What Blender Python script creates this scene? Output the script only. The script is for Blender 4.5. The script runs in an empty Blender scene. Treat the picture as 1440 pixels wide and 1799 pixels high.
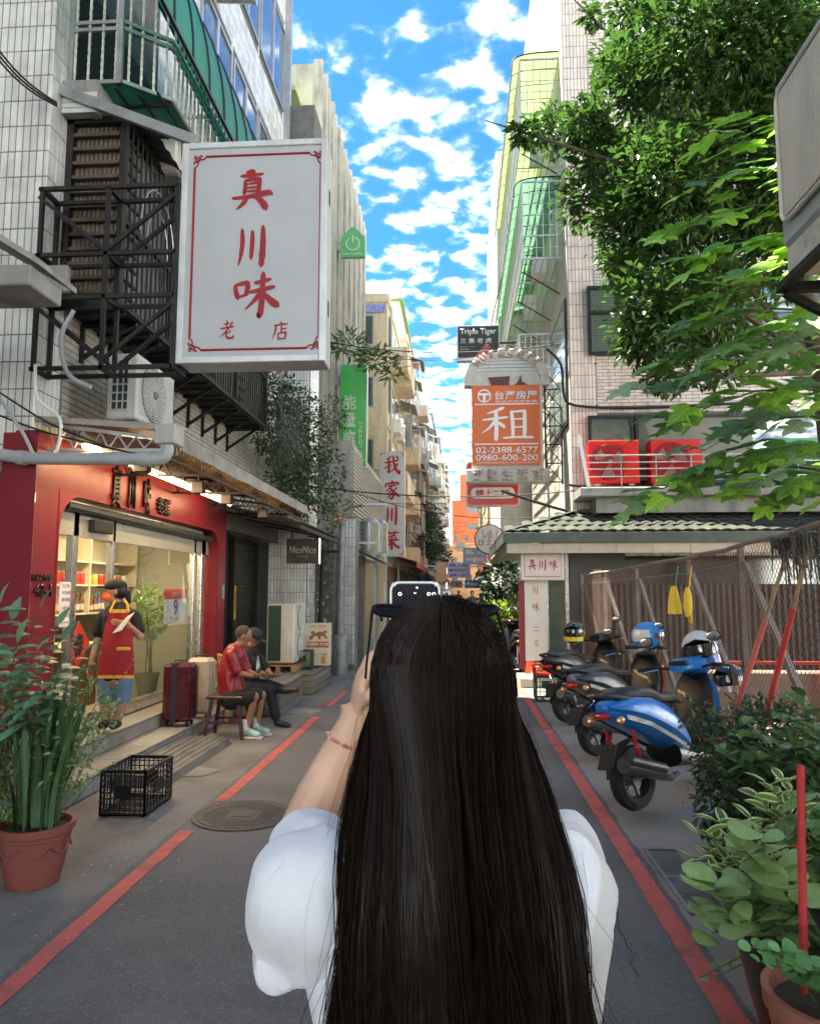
import bpy, bmesh, math, random
from mathutils import Vector, Matrix, Euler, noise
from math import radians as R, sin, cos, pi, sqrt, atan2
V = Vector
scene = bpy.context.scene
COL = scene.collection
random.seed(7)
rnd = random.random
def U(a, b): return a + (b - a) * random.random()

# ------------------------------------------------------------------ camera, world, sun, exposure
FPX, CAMH, PITCH, YAW = 1300.0, 1.65, R(6.15), R(3.74)
cam_data = bpy.data.cameras.new('camera'); cam = bpy.data.objects.new('camera', cam_data); COL.objects.link(cam)
cam.location = (0, 0, CAMH); cam.rotation_euler = (pi / 2 + PITCH, 0, YAW)
cam_data.sensor_fit = 'HORIZONTAL'; cam_data.sensor_width = 36; cam_data.lens = 36 * FPX / 1440
cam_data.clip_start = 0.05; cam_data.clip_end = 2000
scene.camera = cam
SUN_EL, SUN_AZ = R(70), R(-60)          # azimuth measured from +Y (down the street) towards +X
SUN_DIR = V((sin(SUN_AZ) * cos(SUN_EL), cos(SUN_AZ) * cos(SUN_EL), sin(SUN_EL)))
world = bpy.data.worlds.new('World'); scene.world = world; world.use_nodes = True
def _world():
    nt = world.node_tree; nt.nodes.clear(); N = nt.nodes.new; L = nt.links.new
    out = N('ShaderNodeOutputWorld'); bg = N('ShaderNodeBackground'); bg.inputs[1].default_value = 0.15
    sky = N('ShaderNodeTexSky'); sky.sky_type = 'NISHITA'; sky.sun_disc = False
    sky.sun_elevation = SUN_EL; sky.sun_rotation = SUN_AZ; sky.altitude = 200; sky.air_density = 1.0; sky.dust_density = 0.3; sky.ozone_density = 3.0
    tc = N('ShaderNodeTexCoord'); sep = N('ShaderNodeSeparateXYZ'); L(tc.outputs['Generated'], sep.inputs[0])
    mz = N('ShaderNodeMath'); mz.operation = 'MAXIMUM'; L(sep.outputs[2], mz.inputs[0]); mz.inputs[1].default_value = 0.03
    az = N('ShaderNodeMath'); az.operation = 'ADD'; L(mz.outputs[0], az.inputs[0]); az.inputs[1].default_value = 0.12
    dv = N('ShaderNodeVectorMath'); dv.operation = 'DIVIDE'; L(tc.outputs['Generated'], dv.inputs[0])
    cb = N('ShaderNodeCombineXYZ'); [L(az.outputs[0], cb.inputs[i]) for i in range(3)]; L(cb.outputs[0], dv.inputs[1])
    mp = N('ShaderNodeMapping'); mp.inputs['Scale'].default_value = (1, 1.0, 0); mp.inputs['Location'].default_value = (3.3, 1.7, 0); L(dv.outputs[0], mp.inputs[0])
    n1 = N('ShaderNodeTexNoise'); n1.inputs['Scale'].default_value = 13; n1.inputs['Detail'].default_value = 9; n1.inputs['Roughness'].default_value = 0.50; n1.inputs['Distortion'].default_value = 0.25
    n2 = N('ShaderNodeTexNoise'); n2.inputs['Scale'].default_value = 2.2; n2.inputs['Detail'].default_value = 3
    L(mp.outputs[0], n1.inputs[0]); L(mp.outputs[0], n2.inputs[0])
    ad = N('ShaderNodeMath'); ad.operation = 'MULTIPLY_ADD'; L(n2.outputs[0], ad.inputs[0]); ad.inputs[1].default_value = 0.34; L(n1.outputs[0], ad.inputs[2])
    # more cloud towards the horizon
    hz = N('ShaderNodeMapRange'); L(sep.outputs[2], hz.inputs[0]); hz.inputs[1].default_value = 0.62; hz.inputs[2].default_value = 0.10; hz.inputs[3].default_value = -0.045; hz.inputs[4].default_value = 0.16
    a2 = N('ShaderNodeMath'); a2.operation = 'ADD'; L(ad.outputs[0], a2.inputs[0]); L(hz.outputs[0], a2.inputs[1])
    rp = N('ShaderNodeMapRange'); rp.interpolation_type = 'SMOOTHSTEP'; L(a2.outputs[0], rp.inputs[0]); rp.inputs[1].default_value = 0.56; rp.inputs[2].default_value = 1.10; rp.inputs[3].default_value = 0.0; rp.inputs[4].default_value = 1.0
    pw_ = N('ShaderNodeMath'); pw_.operation = 'POWER'; L(rp.outputs[0], pw_.inputs[0]); pw_.inputs[1].default_value = 2.9
    tint = N('ShaderNodeMix'); tint.data_type = 'RGBA'; tint.blend_type = 'MULTIPLY'; tint.inputs[0].default_value = 1.0
    L(sky.outputs[0], tint.inputs[6]); tint.inputs[7].default_value = (0.040, 0.112, 0.190, 1)
    mx = N('ShaderNodeMix'); mx.data_type = 'RGBA'; L(pw_.outputs[0], mx.inputs[0]); L(tint.outputs[2], mx.inputs[6]); mx.inputs[7].default_value = (25, 24.6, 24.0, 1)
    L(mx.outputs[2], bg.inputs[0]); L(bg.outputs[0], out.inputs[0])
_world()
sd = bpy.data.lights.new('sun', 'SUN'); sd.energy = 2.0; sd.angle = R(0.5); sd.color = (1, 0.95, 0.87)
sun = bpy.data.objects.new('sun', sd); COL.objects.link(sun); sun.rotation_euler = SUN_DIR.to_track_quat('Z', 'Y').to_euler()
vs = scene.view_settings; vs.view_transform = 'Standard'; vs.look = 'None'; vs.gamma = 1; vs.use_curve_mapping = False; vs.exposure = 3.7
vs.use_white_balance = True; vs.white_balance_temperature = 7300; vs.white_balance_tint = 2
scene.cycles.max_bounces = 8; scene.cycles.transparent_max_bounces = 16; scene.cycles.use_denoising = True
scene.cycles.sample_clamp_indirect = 6

CAMR = Euler((pi / 2 + PITCH, 0, YAW)).to_matrix()
def at(px, py, **k):
    """world point seen at a spot of the photograph, on the plane X=, Y= or Z= given"""
    d = CAMR @ V(((px - 720) / FPX, -(py - 899.5) / FPX, -1)); (a, v), = k.items(); i = 'XYZ'.index(a); o = V((0, 0, CAMH))
    return o + d * ((v - o[i]) / d[i])

# ------------------------------------------------------------------ materials
MATS = {}
def mat(name, col, rough=0.6, metal=0.0, var=0.12, scale=6.0, bump=0.0, bscale=60.0, dirt=0.0, dscale=1.5, dcol=None, spec=0.5, coat=0.0, rv=0.0, emit=None, estr=0.0, trans=0.0, streak=0.0, sheen=0.0, objc=False, disp=None):
    if name in MATS: return MATS[name]
    m = bpy.data.materials.new(name); m.use_nodes = True; nt = m.node_tree; N = nt.nodes.new; L = nt.links.new
    p = nt.nodes['Principled BSDF']; p.inputs['Roughness'].default_value = rough; p.inputs['Metallic'].default_value = metal
    p.inputs['Specular IOR Level'].default_value = spec
    if coat: p.inputs['Coat Weight'].default_value = coat; p.inputs['Coat Roughness'].default_value = 0.08
    if sheen: p.inputs['Sheen Weight'].default_value = sheen
    c = tuple(col) + (1,); tc = N('ShaderNodeTexCoord'); geo = N('ShaderNodeNewGeometry')
    co = tc.outputs['Object'] if objc else geo.outputs['Position']
    last = None
    rgb = N('ShaderNodeRGB'); rgb.outputs[0].default_value = c; last = rgb.outputs[0]
    if var:
        n = N('ShaderNodeTexNoise'); n.inputs['Scale'].default_value = scale; n.inputs['Detail'].default_value = 6; L(co, n.inputs[0])
        mr = N('ShaderNodeMapRange'); mr.inputs[1].default_value = 0.3; mr.inputs[2].default_value = 0.7; mr.inputs[3].default_value = 1 - var; mr.inputs[4].default_value = 1 + var; L(n.outputs[0], mr.inputs[0])
        hs = N('ShaderNodeHueSaturation'); L(mr.outputs[0], hs.inputs['Value']); L(last, hs.inputs['Color']); last = hs.outputs[0]
        rr = N('ShaderNodeMapRange'); rr.inputs[3].default_value = max(0.02, rough - 0.12 * (rough > .1)); rr.inputs[4].default_value = min(1, rough + 0.12 * (rough > .1)); L(n.outputs[0], rr.inputs[0]); L(rr.outputs[0], p.inputs['Roughness'])
    if rv:      # per piece variation: object random + face attribute
        oi = N('ShaderNodeObjectInfo'); at_ = N('ShaderNodeAttribute'); at_.attribute_name = 'rv'
        s = N('ShaderNodeMath'); s.operation = 'ADD'; L(oi.outputs['Random'], s.inputs[0]); L(at_.outputs['Fac'], s.inputs[1])
        fr = N('ShaderNodeMath'); fr.operation = 'FRACT'; L(s.outputs[0], fr.inputs[0])
        mr = N('ShaderNodeMapRange'); mr.inputs[3].default_value = 1 - rv; mr.inputs[4].default_value = 1 + rv; L(fr.outputs[0], mr.inputs[0])
        hs = N('ShaderNodeHueSaturation'); L(mr.outputs[0], hs.inputs['Value']); L(last, hs.inputs['Color']); last = hs.outputs[0]
    if dirt:
        mp = N('ShaderNodeMapping'); mp.inputs['Scale'].default_value = (1, 1, 0.18 if streak else 1); L(geo.outputs['Position'], mp.inputs[0])
        n = N('ShaderNodeTexNoise'); n.inputs['Scale'].default_value = dscale * (3 if streak else 1); n.inputs['Detail'].default_value = 8; n.inputs['Roughness'].default_value = 0.65; L(mp.outputs[0], n.inputs[0])
        mr = N('ShaderNodeMapRange'); mr.inputs[1].default_value = 0.48; mr.inputs[2].default_value = 0.72; mr.inputs[4].default_value = dirt; L(n.outputs[0], mr.inputs[0])
        mx = N('ShaderNodeMix'); mx.data_type = 'RGBA'; L(mr.outputs[0], mx.inputs[0]); L(last, mx.inputs[6]); mx.inputs[7].default_value = tuple(dcol or (0.05, 0.045, 0.04)) + (1,); last = mx.outputs[2]
    L(last, p.inputs['Base Color'])
    if bump:
        n = N('ShaderNodeTexNoise'); n.inputs['Scale'].default_value = bscale; n.inputs['Detail'].default_value = 5; L(co, n.inputs[0])
        b = N('ShaderNodeBump'); b.inputs['Strength'].default_value = bump; b.inputs['Distance'].default_value = 0.01; L(n.outputs[0], b.inputs['Height']); L(b.outputs[0], p.inputs['Normal'])
    if emit: p.inputs['Emission Color'].default_value = tuple(emit) + (1,); p.inputs['Emission Strength'].default_value = estr
    if trans:   # thin translucent sheet: leaf, awning plastic
        t = N('ShaderNodeBsdfTranslucent'); L(last, t.inputs[0]); ms = N('ShaderNodeMixShader'); ms.inputs[0].default_value = trans
        o = nt.nodes['Material Output']; L(p.outputs[0], ms.inputs[1]); L(t.outputs[0], ms.inputs[2]); L(ms.outputs[0], o.inputs[0])
    MATS[name] = m; return m
def glass(name, tint=(0.9, 0.95, 0.94), refl=0.12, rough=0.02):
    if name in MATS: return MATS[name]
    m = bpy.data.materials.new(name); m.use_nodes = True; nt = m.node_tree; nt.nodes.clear(); N = nt.nodes.new; L = nt.links.new
    o = N('ShaderNodeOutputMaterial'); t = N('ShaderNodeBsdfTransparent'); t.inputs[0].default_value = tuple(tint) + (1,)
    g = N('ShaderNodeBsdfGlossy'); g.inputs['Roughness'].default_value = rough; ms = N('ShaderNodeMixShader')
    f = N('ShaderNodeFresnel'); f.inputs[0].default_value = 1.5; a = N('ShaderNodeMath'); a.operation = 'ADD'; L(f.outputs[0], a.inputs[0]); a.inputs[1].default_value = refl
    L(a.outputs[0], ms.inputs[0]); L(t.outputs[0], ms.inputs[1]); L(g.outputs[0], ms.inputs[2]); L(ms.outputs[0], o.inputs[0]); MATS[name] = m; return m

# ------------------------------------------------------------------ mesh builder
ORG = {}
class MB:
    def __init__(s): s.v = []; s.f = []; s.mi = []; s.rv = []; s.m = 0; s.r = 0.0
    def add(s, vs, fs):
        o = len(s.v); s.v += [tuple(q) for q in vs]; s.f += [tuple(o + i for i in f) for f in fs]; s.mi += [s.m] * len(fs); s.rv += [s.r] * len(fs); return s
    def box(s, x0, x1, y0, y1, z0, z1, bev=0.0, M=None):
        if x0 > x1: x0, x1 = x1, x0
        if y0 > y1: y0, y1 = y1, y0
        if z0 > z1: z0, z1 = z1, z0
        if bev <= 0:
            vs = [V((x, y, z)) for z in (z0, z1) for y in (y0, y1) for x in (x0, x1)]
            fs = [(0, 2, 3, 1), (4, 5, 7, 6), (0, 1, 5, 4), (2, 6, 7, 3), (0, 4, 6, 2), (1, 3, 7, 5)]
        else:
            b = min(bev, (x1 - x0) * .45, (y1 - y0) * .45, (z1 - z0) * .45); vs = []; idx = {}
            for i, (X, sx) in enumerate(((x0, 1), (x1, -1))):
                for j, (Y, sy) in enumerate(((y0, 1), (y1, -1))):
                    for k, (Z, sz) in enumerate(((z0, 1), (z1, -1))):
                        for a in range(3):
                            q = [X + sx * b, Y + sy * b, Z + sz * b]; q[a] = (X, Y, Z)[a]; idx[i, j, k, a] = len(vs); vs.append(V(q))
            fs = []
            I = idx
            for a in range(3):
                o1, o2 = (a + 1) % 3, (a + 2) % 3
                for s_ in (0, 1):
                    q = []
                    for u, w in ((0, 0), (1, 0), (1, 1), (0, 1)):
                        c = [0, 0, 0]; c[a] = s_; c[o1] = u; c[o2] = w; q.append(I[c[0], c[1], c[2], a])
                    fs.append(tuple(q) if s_ else tuple(reversed(q)))
                for u in (0, 1):
                    for w in (0, 1):
                        c = [0, 0, 0]; c[o1] = u; c[o2] = w; c2 = list(c); c2[a] = 1
                        q = (I[(*c, o1)], I[(*c2, o1)], I[(*c2, o2)], I[(*c, o2)]); fs.append(q if u == w else tuple(reversed(q)))
            for i in (0, 1):
                for j in (0, 1):
                    for k in (0, 1):
                        q = (I[i, j, k, 0], I[i, j, k, 1], I[i, j, k, 2]); fs.append(q if (i + j + k) % 2 else tuple(reversed(q)))
        if M is not None: vs = [M @ q for q in vs]
        return s.add(vs, fs)
    def quad(s, a, b, c, d): return s.add([a, b, c, d], [(0, 1, 2, 3)])
    def rings(s, rings, closed=True, cap0=True, cap1=True):
        n = len(rings[0]); vs = [q for r in rings for q in r]; fs = []
        for i in range(len(rings) - 1):
            for j in range(n if closed else n - 1):
                k = (j + 1) % n; fs.append((i * n + j, i * n + k, (i + 1) * n + k, (i + 1) * n + j))
        if cap0 and closed: fs.append(tuple(reversed(range(n))))
        if cap1 and closed: fs.append(tuple(range((len(rings) - 1) * n, len(rings) * n)))
        return s.add(vs, fs)
    def tube(s, pts, r, n=8, cap=True, sx=1.0, up=None):
        """r: number or list; sx squashes the section sideways"""
        pts = [V(p) for p in pts]; K = len(pts); rs = r if isinstance(r, (list, tuple)) else [r] * K
        t0 = (pts[1] - pts[0]).normalized(); u = V(up) if up else (V((0, 0, 1)) if abs(t0.z) < 0.9 else V((1, 0, 0)))
        u = (u - t0 * u.dot(t0)).normalized(); out = []
        for i in range(K):
            t = (pts[min(i + 1, K - 1)] - pts[max(i - 1, 0)])
            if t.length < 1e-9: t = t0
            t.normalize(); u = (u - t * u.dot(t))
            if u.length < 1e-6: u = t.orthogonal()
            u.normalize(); w = t.cross(u)
            out.append([pts[i] + (u * cos(a) + w * sin(a) * sx) * rs[i] for a in (2 * pi * j / n for j in range(n))])
        return s.rings(out, cap0=cap, cap1=cap)
    def rod(s, a, b, r, r2=None, n=8): return s.tube([a, b], [r, r if r2 is None else r2], n)
    def bar(s, a, b, w, h=None, up=(0, 0, 1)):
        """square bar from a to b"""
        a, b = V(a), V(b); h = h or w; t = (b - a).normalized(); u = V(up)
        if abs(t.dot(u)) > 0.98: u = V((0, 1, 0)) if abs(t.y) < .9 else V((1, 0, 0))
        x = t.cross(u).normalized() * w / 2; y = x.cross(t).normalized() * h / 2
        return s.rings([[p + x + y, p - x + y, p - x - y, p + x - y] for p in (a, b)])
    def lathe(s, prof, c=(0, 0, 0), n=24, M=None, cap0=True, cap1=True):
        c = V(c); rr = [[c + V((r * cos(2 * pi * j / n), r * sin(2 * pi * j / n), z)) for j in range(n)] for r, z in prof]
        if M is not None: rr = [[M @ (q - c) + c for q in k] for k in rr]
        return s.rings(rr, cap0=cap0, cap1=cap1)
    def ell(s, c, r, n=12, m=8, M=None):
        c = V(c); r = V(r) if not isinstance(r, (int, float)) else V((r, r, r)); M = M or Matrix.Identity(3); rr = []
        for i in range(m + 1):
            a = -pi / 2 + pi * i / m; q = max(cos(a), 0.02); rr.append([c + M @ V((r.x * q * cos(2 * pi * j / n), r.y * q * sin(2 * pi * j / n), r.z * sin(a))) for j in range(n)])
        return s.rings(rr)
    def prism(s, poly, o, u, w, d):
        """2-D outline in the plane o+u*x+w*y, thickness d along u x w"""
        o, u, w = V(o), V(u), V(w); nn = u.cross(w).normalized() * d; A = [o + u * x + w * y for x, y in poly]; n = len(A)
        return s.add(A + [q + nn for q in A], [tuple(reversed(range(n))), tuple(range(n, 2 * n))] + [(i, (i + 1) % n, n + (i + 1) % n, n + i) for i in range(n)])
    def build(s, name, m, parent=None, kind=None, smooth=35, label=None, recalc=False):
        o = ORG.get(parent.name, V((0, 0, 0))) if parent else V((0, 0, 0))
        me = bpy.data.meshes.new(name); me.from_pydata([(x - o.x, y - o.y, z - o.z) for x, y, z in s.v] if o.length else s.v, [], s.f)
        ms = m if isinstance(m, (list, tuple)) else [m]
        for q in ms: me.materials.append(q)
        if len(ms) > 1: me.polygons.foreach_set('material_index', s.mi)
        if any(s.rv): a = me.attributes.new('rv', 'FLOAT', 'FACE'); a.data.foreach_set('value', s.rv)
        me.update()
        if recalc:
            b = bmesh.new(); b.from_mesh(me); bmesh.ops.recalc_face_normals(b, faces=b.faces); b.to_mesh(me); b.free()
        if smooth:
            me.polygons.foreach_set('use_smooth', [True] * len(me.polygons)); me.set_sharp_from_angle(angle=R(smooth))
        return link(name, me, parent, kind, label)
def link(name, me, parent=None, kind=None, label=None):
    ob = bpy.data.objects.new(name, me); COL.objects.link(ob)
    if parent: ob.parent = parent; ORG[ob.name] = ORG.get(parent.name, V((0, 0, 0)))
    if kind: ob['kind'] = kind
    if label: ob['label'] = label
    return ob
def tag(o, label, cat, group=None):
    o['label'] = label; o['category'] = cat
    if group: o['group'] = group
    return o
def thing(name, label, cat, loc=(0, 0, 0), group=None, rz=0.0, local=False, rot=None):
    """an Empty at the base of a thing; parts are given in world coordinates unless local"""
    o = bpy.data.objects.new(name, None); COL.objects.link(o); o.location = loc; o.rotation_euler = rot or (0, 0, rz); o.empty_display_size = 0.2
    ORG[o.name] = V((0, 0, 0)) if local else V(loc); return tag(o, label, cat, group)
def copy_tree(o, parent=None):
    c = o.copy(); COL.objects.link(c)
    if parent: c.parent = parent
    for ch in list(o.children): copy_tree(ch, c)
    return c
def pieces(name, meshes, mats_, parent, label=None):
    """many alike pieces sharing mesh data; mats_: list of matrices in parent space (world minus parent origin handled here)"""
    o = ORG.get(parent.name, V((0, 0, 0)))
    for i, M in enumerate(mats_):
        ob = bpy.data.objects.new(name, meshes[i % len(meshes)]); ob.parent = parent; M = M.copy(); M.translation = M.translation - o; ob.matrix_local = M; COL.objects.link(ob)

def frame(o, u, w):
    u = V(u).normalized(); w = V(w).normalized(); n = u.cross(w); return Matrix(((u.x, w.x, n.x, o[0]), (u.y, w.y, n.y, o[1]), (u.z, w.z, n.z, o[2]), (0, 0, 0, 1)))
def text(s, parent, m, o, u, w, W=None, H=None, depth=0.002, bold=0.0, name='lettering', shear=0.0, warp=0.0, center=True, z=0.0, spacing=1.0, small=False):
    """lettering as a thin mesh, fitted into a box W x H whose centre (or lower left corner) is o, in the plane u,w"""
    cu = bpy.data.curves.new('t', 'FONT'); cu.body = s; cu.size = 1; cu.extrude = 0; cu.offset = bold; cu.resolution_u = 1 if small else 3; cu.shear = shear; cu.space_character = spacing; cu.fill_mode = 'FRONT'
    ob = bpy.data.objects.new('t', cu); COL.objects.link(ob); bpy.context.view_layer.update()
    me = bpy.data.meshes.new_from_object(ob.evaluated_get(bpy.context.evaluated_depsgraph_get())); bpy.data.objects.remove(ob); bpy.data.curves.remove(cu)
    if not me.vertices: return None
    xs = [v.co.x for v in me.vertices]; ys = [v.co.y for v in me.vertices]; x0, x1, y0, y1 = min(xs), max(xs), min(ys), max(ys)
    kx = (W / (x1 - x0)) if W else None; ky = (H / (y1 - y0)) if H and y1 > y0 else None
    kx = kx or ky; ky = ky or kx; F = frame(o, u, w); org = ORG.get(parent.name, V((0, 0, 0)))
    for v in me.vertices:
        x = (v.co.x - (x0 + x1) / 2 if center else v.co.x - x0) * kx; y = (v.co.y - (y0 + y1) / 2 if center else v.co.y - y0) * ky
        if warp: q = noise.noise_vector(V((x, y, len(s))) * 9 / max(ky, .02) * .3) * warp * ky; x += q.x; y += q.y
        v.co = F @ V((x, y, z)) - org
    if depth:
        bm = bmesh.new(); bm.from_mesh(me); r = bmesh.ops.extrude_face_region(bm, geom=bm.faces[:]); n = (F.to_3x3() @ V((0, 0, 1))) * depth
        bmesh.ops.translate(bm, vec=n, verts=[g for g in r['geom'] if isinstance(g, bmesh.types.BMVert)]); bm.to_mesh(me); bm.free()
    me.materials.clear(); me.materials.append(m); me.name = name
    return link(name, me, parent)

# brush-written characters: strokes in a 100 x 100 box (y up), each a list of x, y, half-width
GLYPH = {
'真': [[(36,97,3),(50,99,5),(54,95,4)],[(22,88,3),(45,89,4.5),(76,92,3)],[(49,96,4),(47,86,4),(45,78,3)],[(33,78,3),(33,60,4),(31,44,4)],[(33,77,3),(55,79,4),(69,80,4.5)],[(67,80,5),(66,60,5),(65,44,4)],[(38,68,2),(60,70,2.5)],[(38,59,2),(60,60,2.5)],[(37,50,2),(60,51,2.5)],[(3,34,3),(30,36,4),(60,40,5),(88,46,5.5),(98,42,4)],[(38,34,4),(28,20,4),(12,6,1)],[(58,35,3),(74,24,6),(84,8,7)]],
'川': [[(18,92,4),(20,60,6),(16,30,5),(8,2,1.5)],[(50,86,5),(50,55,6),(47,20,5)],[(82,98,5),(83,60,7.5),(81,25,8),(78,2,7)]],
'味': [[(8,72,3),(11,55,4.5),(15,42,3)],[(8,72,3),(22,75,4),(36,78,4.5)],[(36,77,4.5),(34,60,4.5),(31,50,4)],[(15,46,2.5),(30,50,3)],[(50,76,3),(66,79,4),(84,84,3)],[(36,56,2),(60,60,4),(92,67,3.5)],[(68,98,4),(67,70,5),(66,40,5.5),(62,4,5),(57,10,2)],[(64,57,4),(50,38,3.5),(30,18,1)],[(69,55,3),(84,38,6),(99,26,7)]],
'老': [[(28,80,3),(45,82,3.5),(66,86,3)],[(48,98,4),(47,80,4),(46,62,3)],[(6,58,3),(40,62,4),(92,68,3.5)],[(84,92,4),(60,60,4),(34,36,3.5),(4,14,1)],[(72,46,4),(60,38,3),(46,34,2.5)],[(46,42,4),(45,20,5),(60,10,5),(86,12,5),(90,26,2)]],
'店': [[(50,98,3),(60,90,5)],[(16,80,3),(50,84,4),(92,88,3)],[(26,82,4),(22,50,4),(4,6,1)],[(58,76,4),(57,60,4),(56,44,3)],[(58,61,3),(84,65,3.5)],[(38,40,3),(40,20,4),(42,8,4)],[(38,40,3),(60,43,3.5),(84,46,4)],[(83,45,4.5),(80,26,4),(76,10,4)],[(42,12,3),(60,13,3),(78,14,3)]],
'我': [[(42,96,4),(30,86,3),(14,80,2)],[(6,62,3),(40,66,4),(90,76,3)],[(30,84,4),(32,50,5),(32,12,5),(22,18,2)],[(4,32,2),(30,42,3.5),(46,50,2)],[(56,98,4),(62,60,5),(76,24,6),(94,6,5),(96,24,2)],[(84,58,4),(66,34,4),(40,10,1)],[(74,96,3),(86,86,5)]],
'家': [[(48,99,3),(54,90,5)],[(14,84,4),(12,72,4),(8,66,2)],[(14,82,3),(50,86,4),(90,88,4)],[(90,88,4),(84,74,2)],[(28,70,3),(50,73,3),(74,76,3)],[(50,72,3),(34,56,3.5),(10,42,1)],[(42,60,3),(58,40,5),(56,14,5),(44,4,5),(36,12,1)],[(50,50,3),(34,36,3),(12,24,1)],[(54,38,3),(38,20,3),(14,6,1)],[(80,62,4),(66,50,3),(58,46,2)],[(60,46,3),(76,28,5),(94,18,5)]],
'菜': [[(10,86,3),(50,89,3.5),(90,92,3)],[(34,99,3),(33,80,3)],[(66,99,3),(64,80,3)],[(70,78,4),(46,72,3),(26,70,2)],[(28,66,3),(34,58,4)],[(48,66,3),(52,58,4)],[(74,68,4),(66,58,2)],[(6,46,3),(50,50,4),(92,54,3)],[(50,56,4),(50,30,5),(49,4,5)],[(48,46,4),(32,26,3),(8,10,1)],[(53,44,3),(72,24,5.5),(94,12,6)]],
'租': [[(44,96,4.5),(30,87,3.2),(14,80,2)],[(5,62,2.2),(26,65,3.5),(52,69,3)],[(30,88,3.5),(31,50,4),(30,4,4)],[(29,60,3.5),(18,40,2.8),(3,24,.8)],[(33,56,2.5),(42,46,4),(46,40,3)],[(60,86,3),(62,50,3.6),(62,12,3)],[(60,84,2.8),(74,85,3.2),(86,87,3.2)],[(85,86,3.6),(85,50,3.8),(84,12,3.4)],[(62,63,2.2),(84,64,2.4)],[(62,40,2.2),(84,41,2.4)],[(44,10,2.4),(70,12,3.2),(100,11,3.6)]],
}
def brush(ch, parent, m, o, u, w, W, H, z=0.001, name='character', fat=1.0):
    """one brush-written character as a thin raised mesh, centre o"""
    b = MB(); F = frame(o, u, w); k = 0; rg = random.Random(hash(ch) % 97 if False else ord(ch))
    for st in GLYPH[ch]:
        pts = []
        S = [V((p[0], p[1], p[2])) for p in st]
        for i in range(len(S) - 1):
            p0 = S[max(i - 1, 0)]; p1 = S[i]; p2 = S[i + 1]; p3 = S[min(i + 2, len(S) - 1)]
            for t in (0, .2, .4, .6, .8): pts.append(0.5 * ((2 * p1) + (p2 - p0) * t + (2 * p0 - 5 * p1 + 4 * p2 - p3) * t * t + (3 * p1 - p0 - 3 * p2 + p3) * t ** 3))
        pts.append(S[-1]); L_, R_ = [], []
        for i, p in enumerate(pts):
            t = (pts[min(i + 1, len(pts) - 1)] - pts[max(i - 1, 0)]); t.z = 0; t.normalize(); n = V((-t.y, t.x, 0)); wd = max(p.z, .4) * fat * (1 + rg.uniform(-.08, .08))
            if i in (0, len(pts) - 1): wd *= .75
            L_.append((p.x + n.x * wd, p.y + n.y * wd)); R_.append((p.x - n.x * wd, p.y - n.y * wd))
        t = (pts[0] - pts[1]); t.z = 0; t.normalize(); c0 = (pts[0].x + t.x * pts[0].z * .8 * fat, pts[0].y + t.y * pts[0].z * .8 * fat)
        t = (pts[-1] - pts[-2]); t.z = 0; t.normalize(); c1 = (pts[-1].x + t.x * pts[-1].z * .8 * fat, pts[-1].y + t.y * pts[-1].z * .8 * fat)
        n = len(pts); zz = z + k * 0.0004; k += 1
        vs = [F @ V(((x - 50) / 100 * W, (y - 50) / 100 * H, zz)) for x, y in L_ + R_ + [c0, c1]]
        b.add(vs, [(i, n + i, n + i + 1, i + 1) for i in range(n - 1)] + [(2 * n, n, 0), (2 * n + 1, n - 1, 2 * n - 1)])
    return b.build(name, m, parent, smooth=0)
def tile_boxes(b, F, rects, d, rv=True):
    """open-backed slabs standing d proud of the plane of F; rects: x0,x1,y0,y1"""
    for x0, x1, y0, y1 in rects:
        b.r = rnd() if rv else 0; e = min(d, .003)
        vs = [F @ V(q) for q in ((x0, y0, 0), (x1, y0, 0), (x1, y1, 0), (x0, y1, 0), (x0 + e, y0 + e, d), (x1 - e, y0 + e, d), (x1 - e, y1 - e, d), (x0 + e, y1 - e, d))]
        b.add(vs, [(4, 5, 6, 7), (0, 1, 5, 4), (1, 2, 6, 5), (2, 3, 7, 6), (3, 0, 4, 7)])
    b.r = 0
def grid_rects(x0, x1, y0, y1, w, h, g, bond=0.0, holes=()):
    out = []; j = 0; y = y0
    while y < y1 - h * .3:
        off = (bond * (w + g)) if j % 2 else 0; x = x0 - off
        while x < x1 - g:
            a, b_, c, d = max(x, x0), min(x + w, x1), y, min(y + h, y1); x += w + g
            if b_ - a < w * .12: continue
            bad = False
            for hx0, hx1, hy0, hy1 in holes:
                if a < hx1 - .001 and b_ > hx0 + .001 and c < hy1 - .001 and d > hy0 + .001:
                    if c >= hy0 - h and a < hx0 and b_ > hx0 and hx0 - a > .02: b_ = hx0
                    elif b_ > hx1 and a < hx1 and b_ - hx1 > .02: a = hx1
                    else: bad = True
            if not bad: out.append((a, b_, c, d))
        y += h + g; j += 1
    return out
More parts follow.
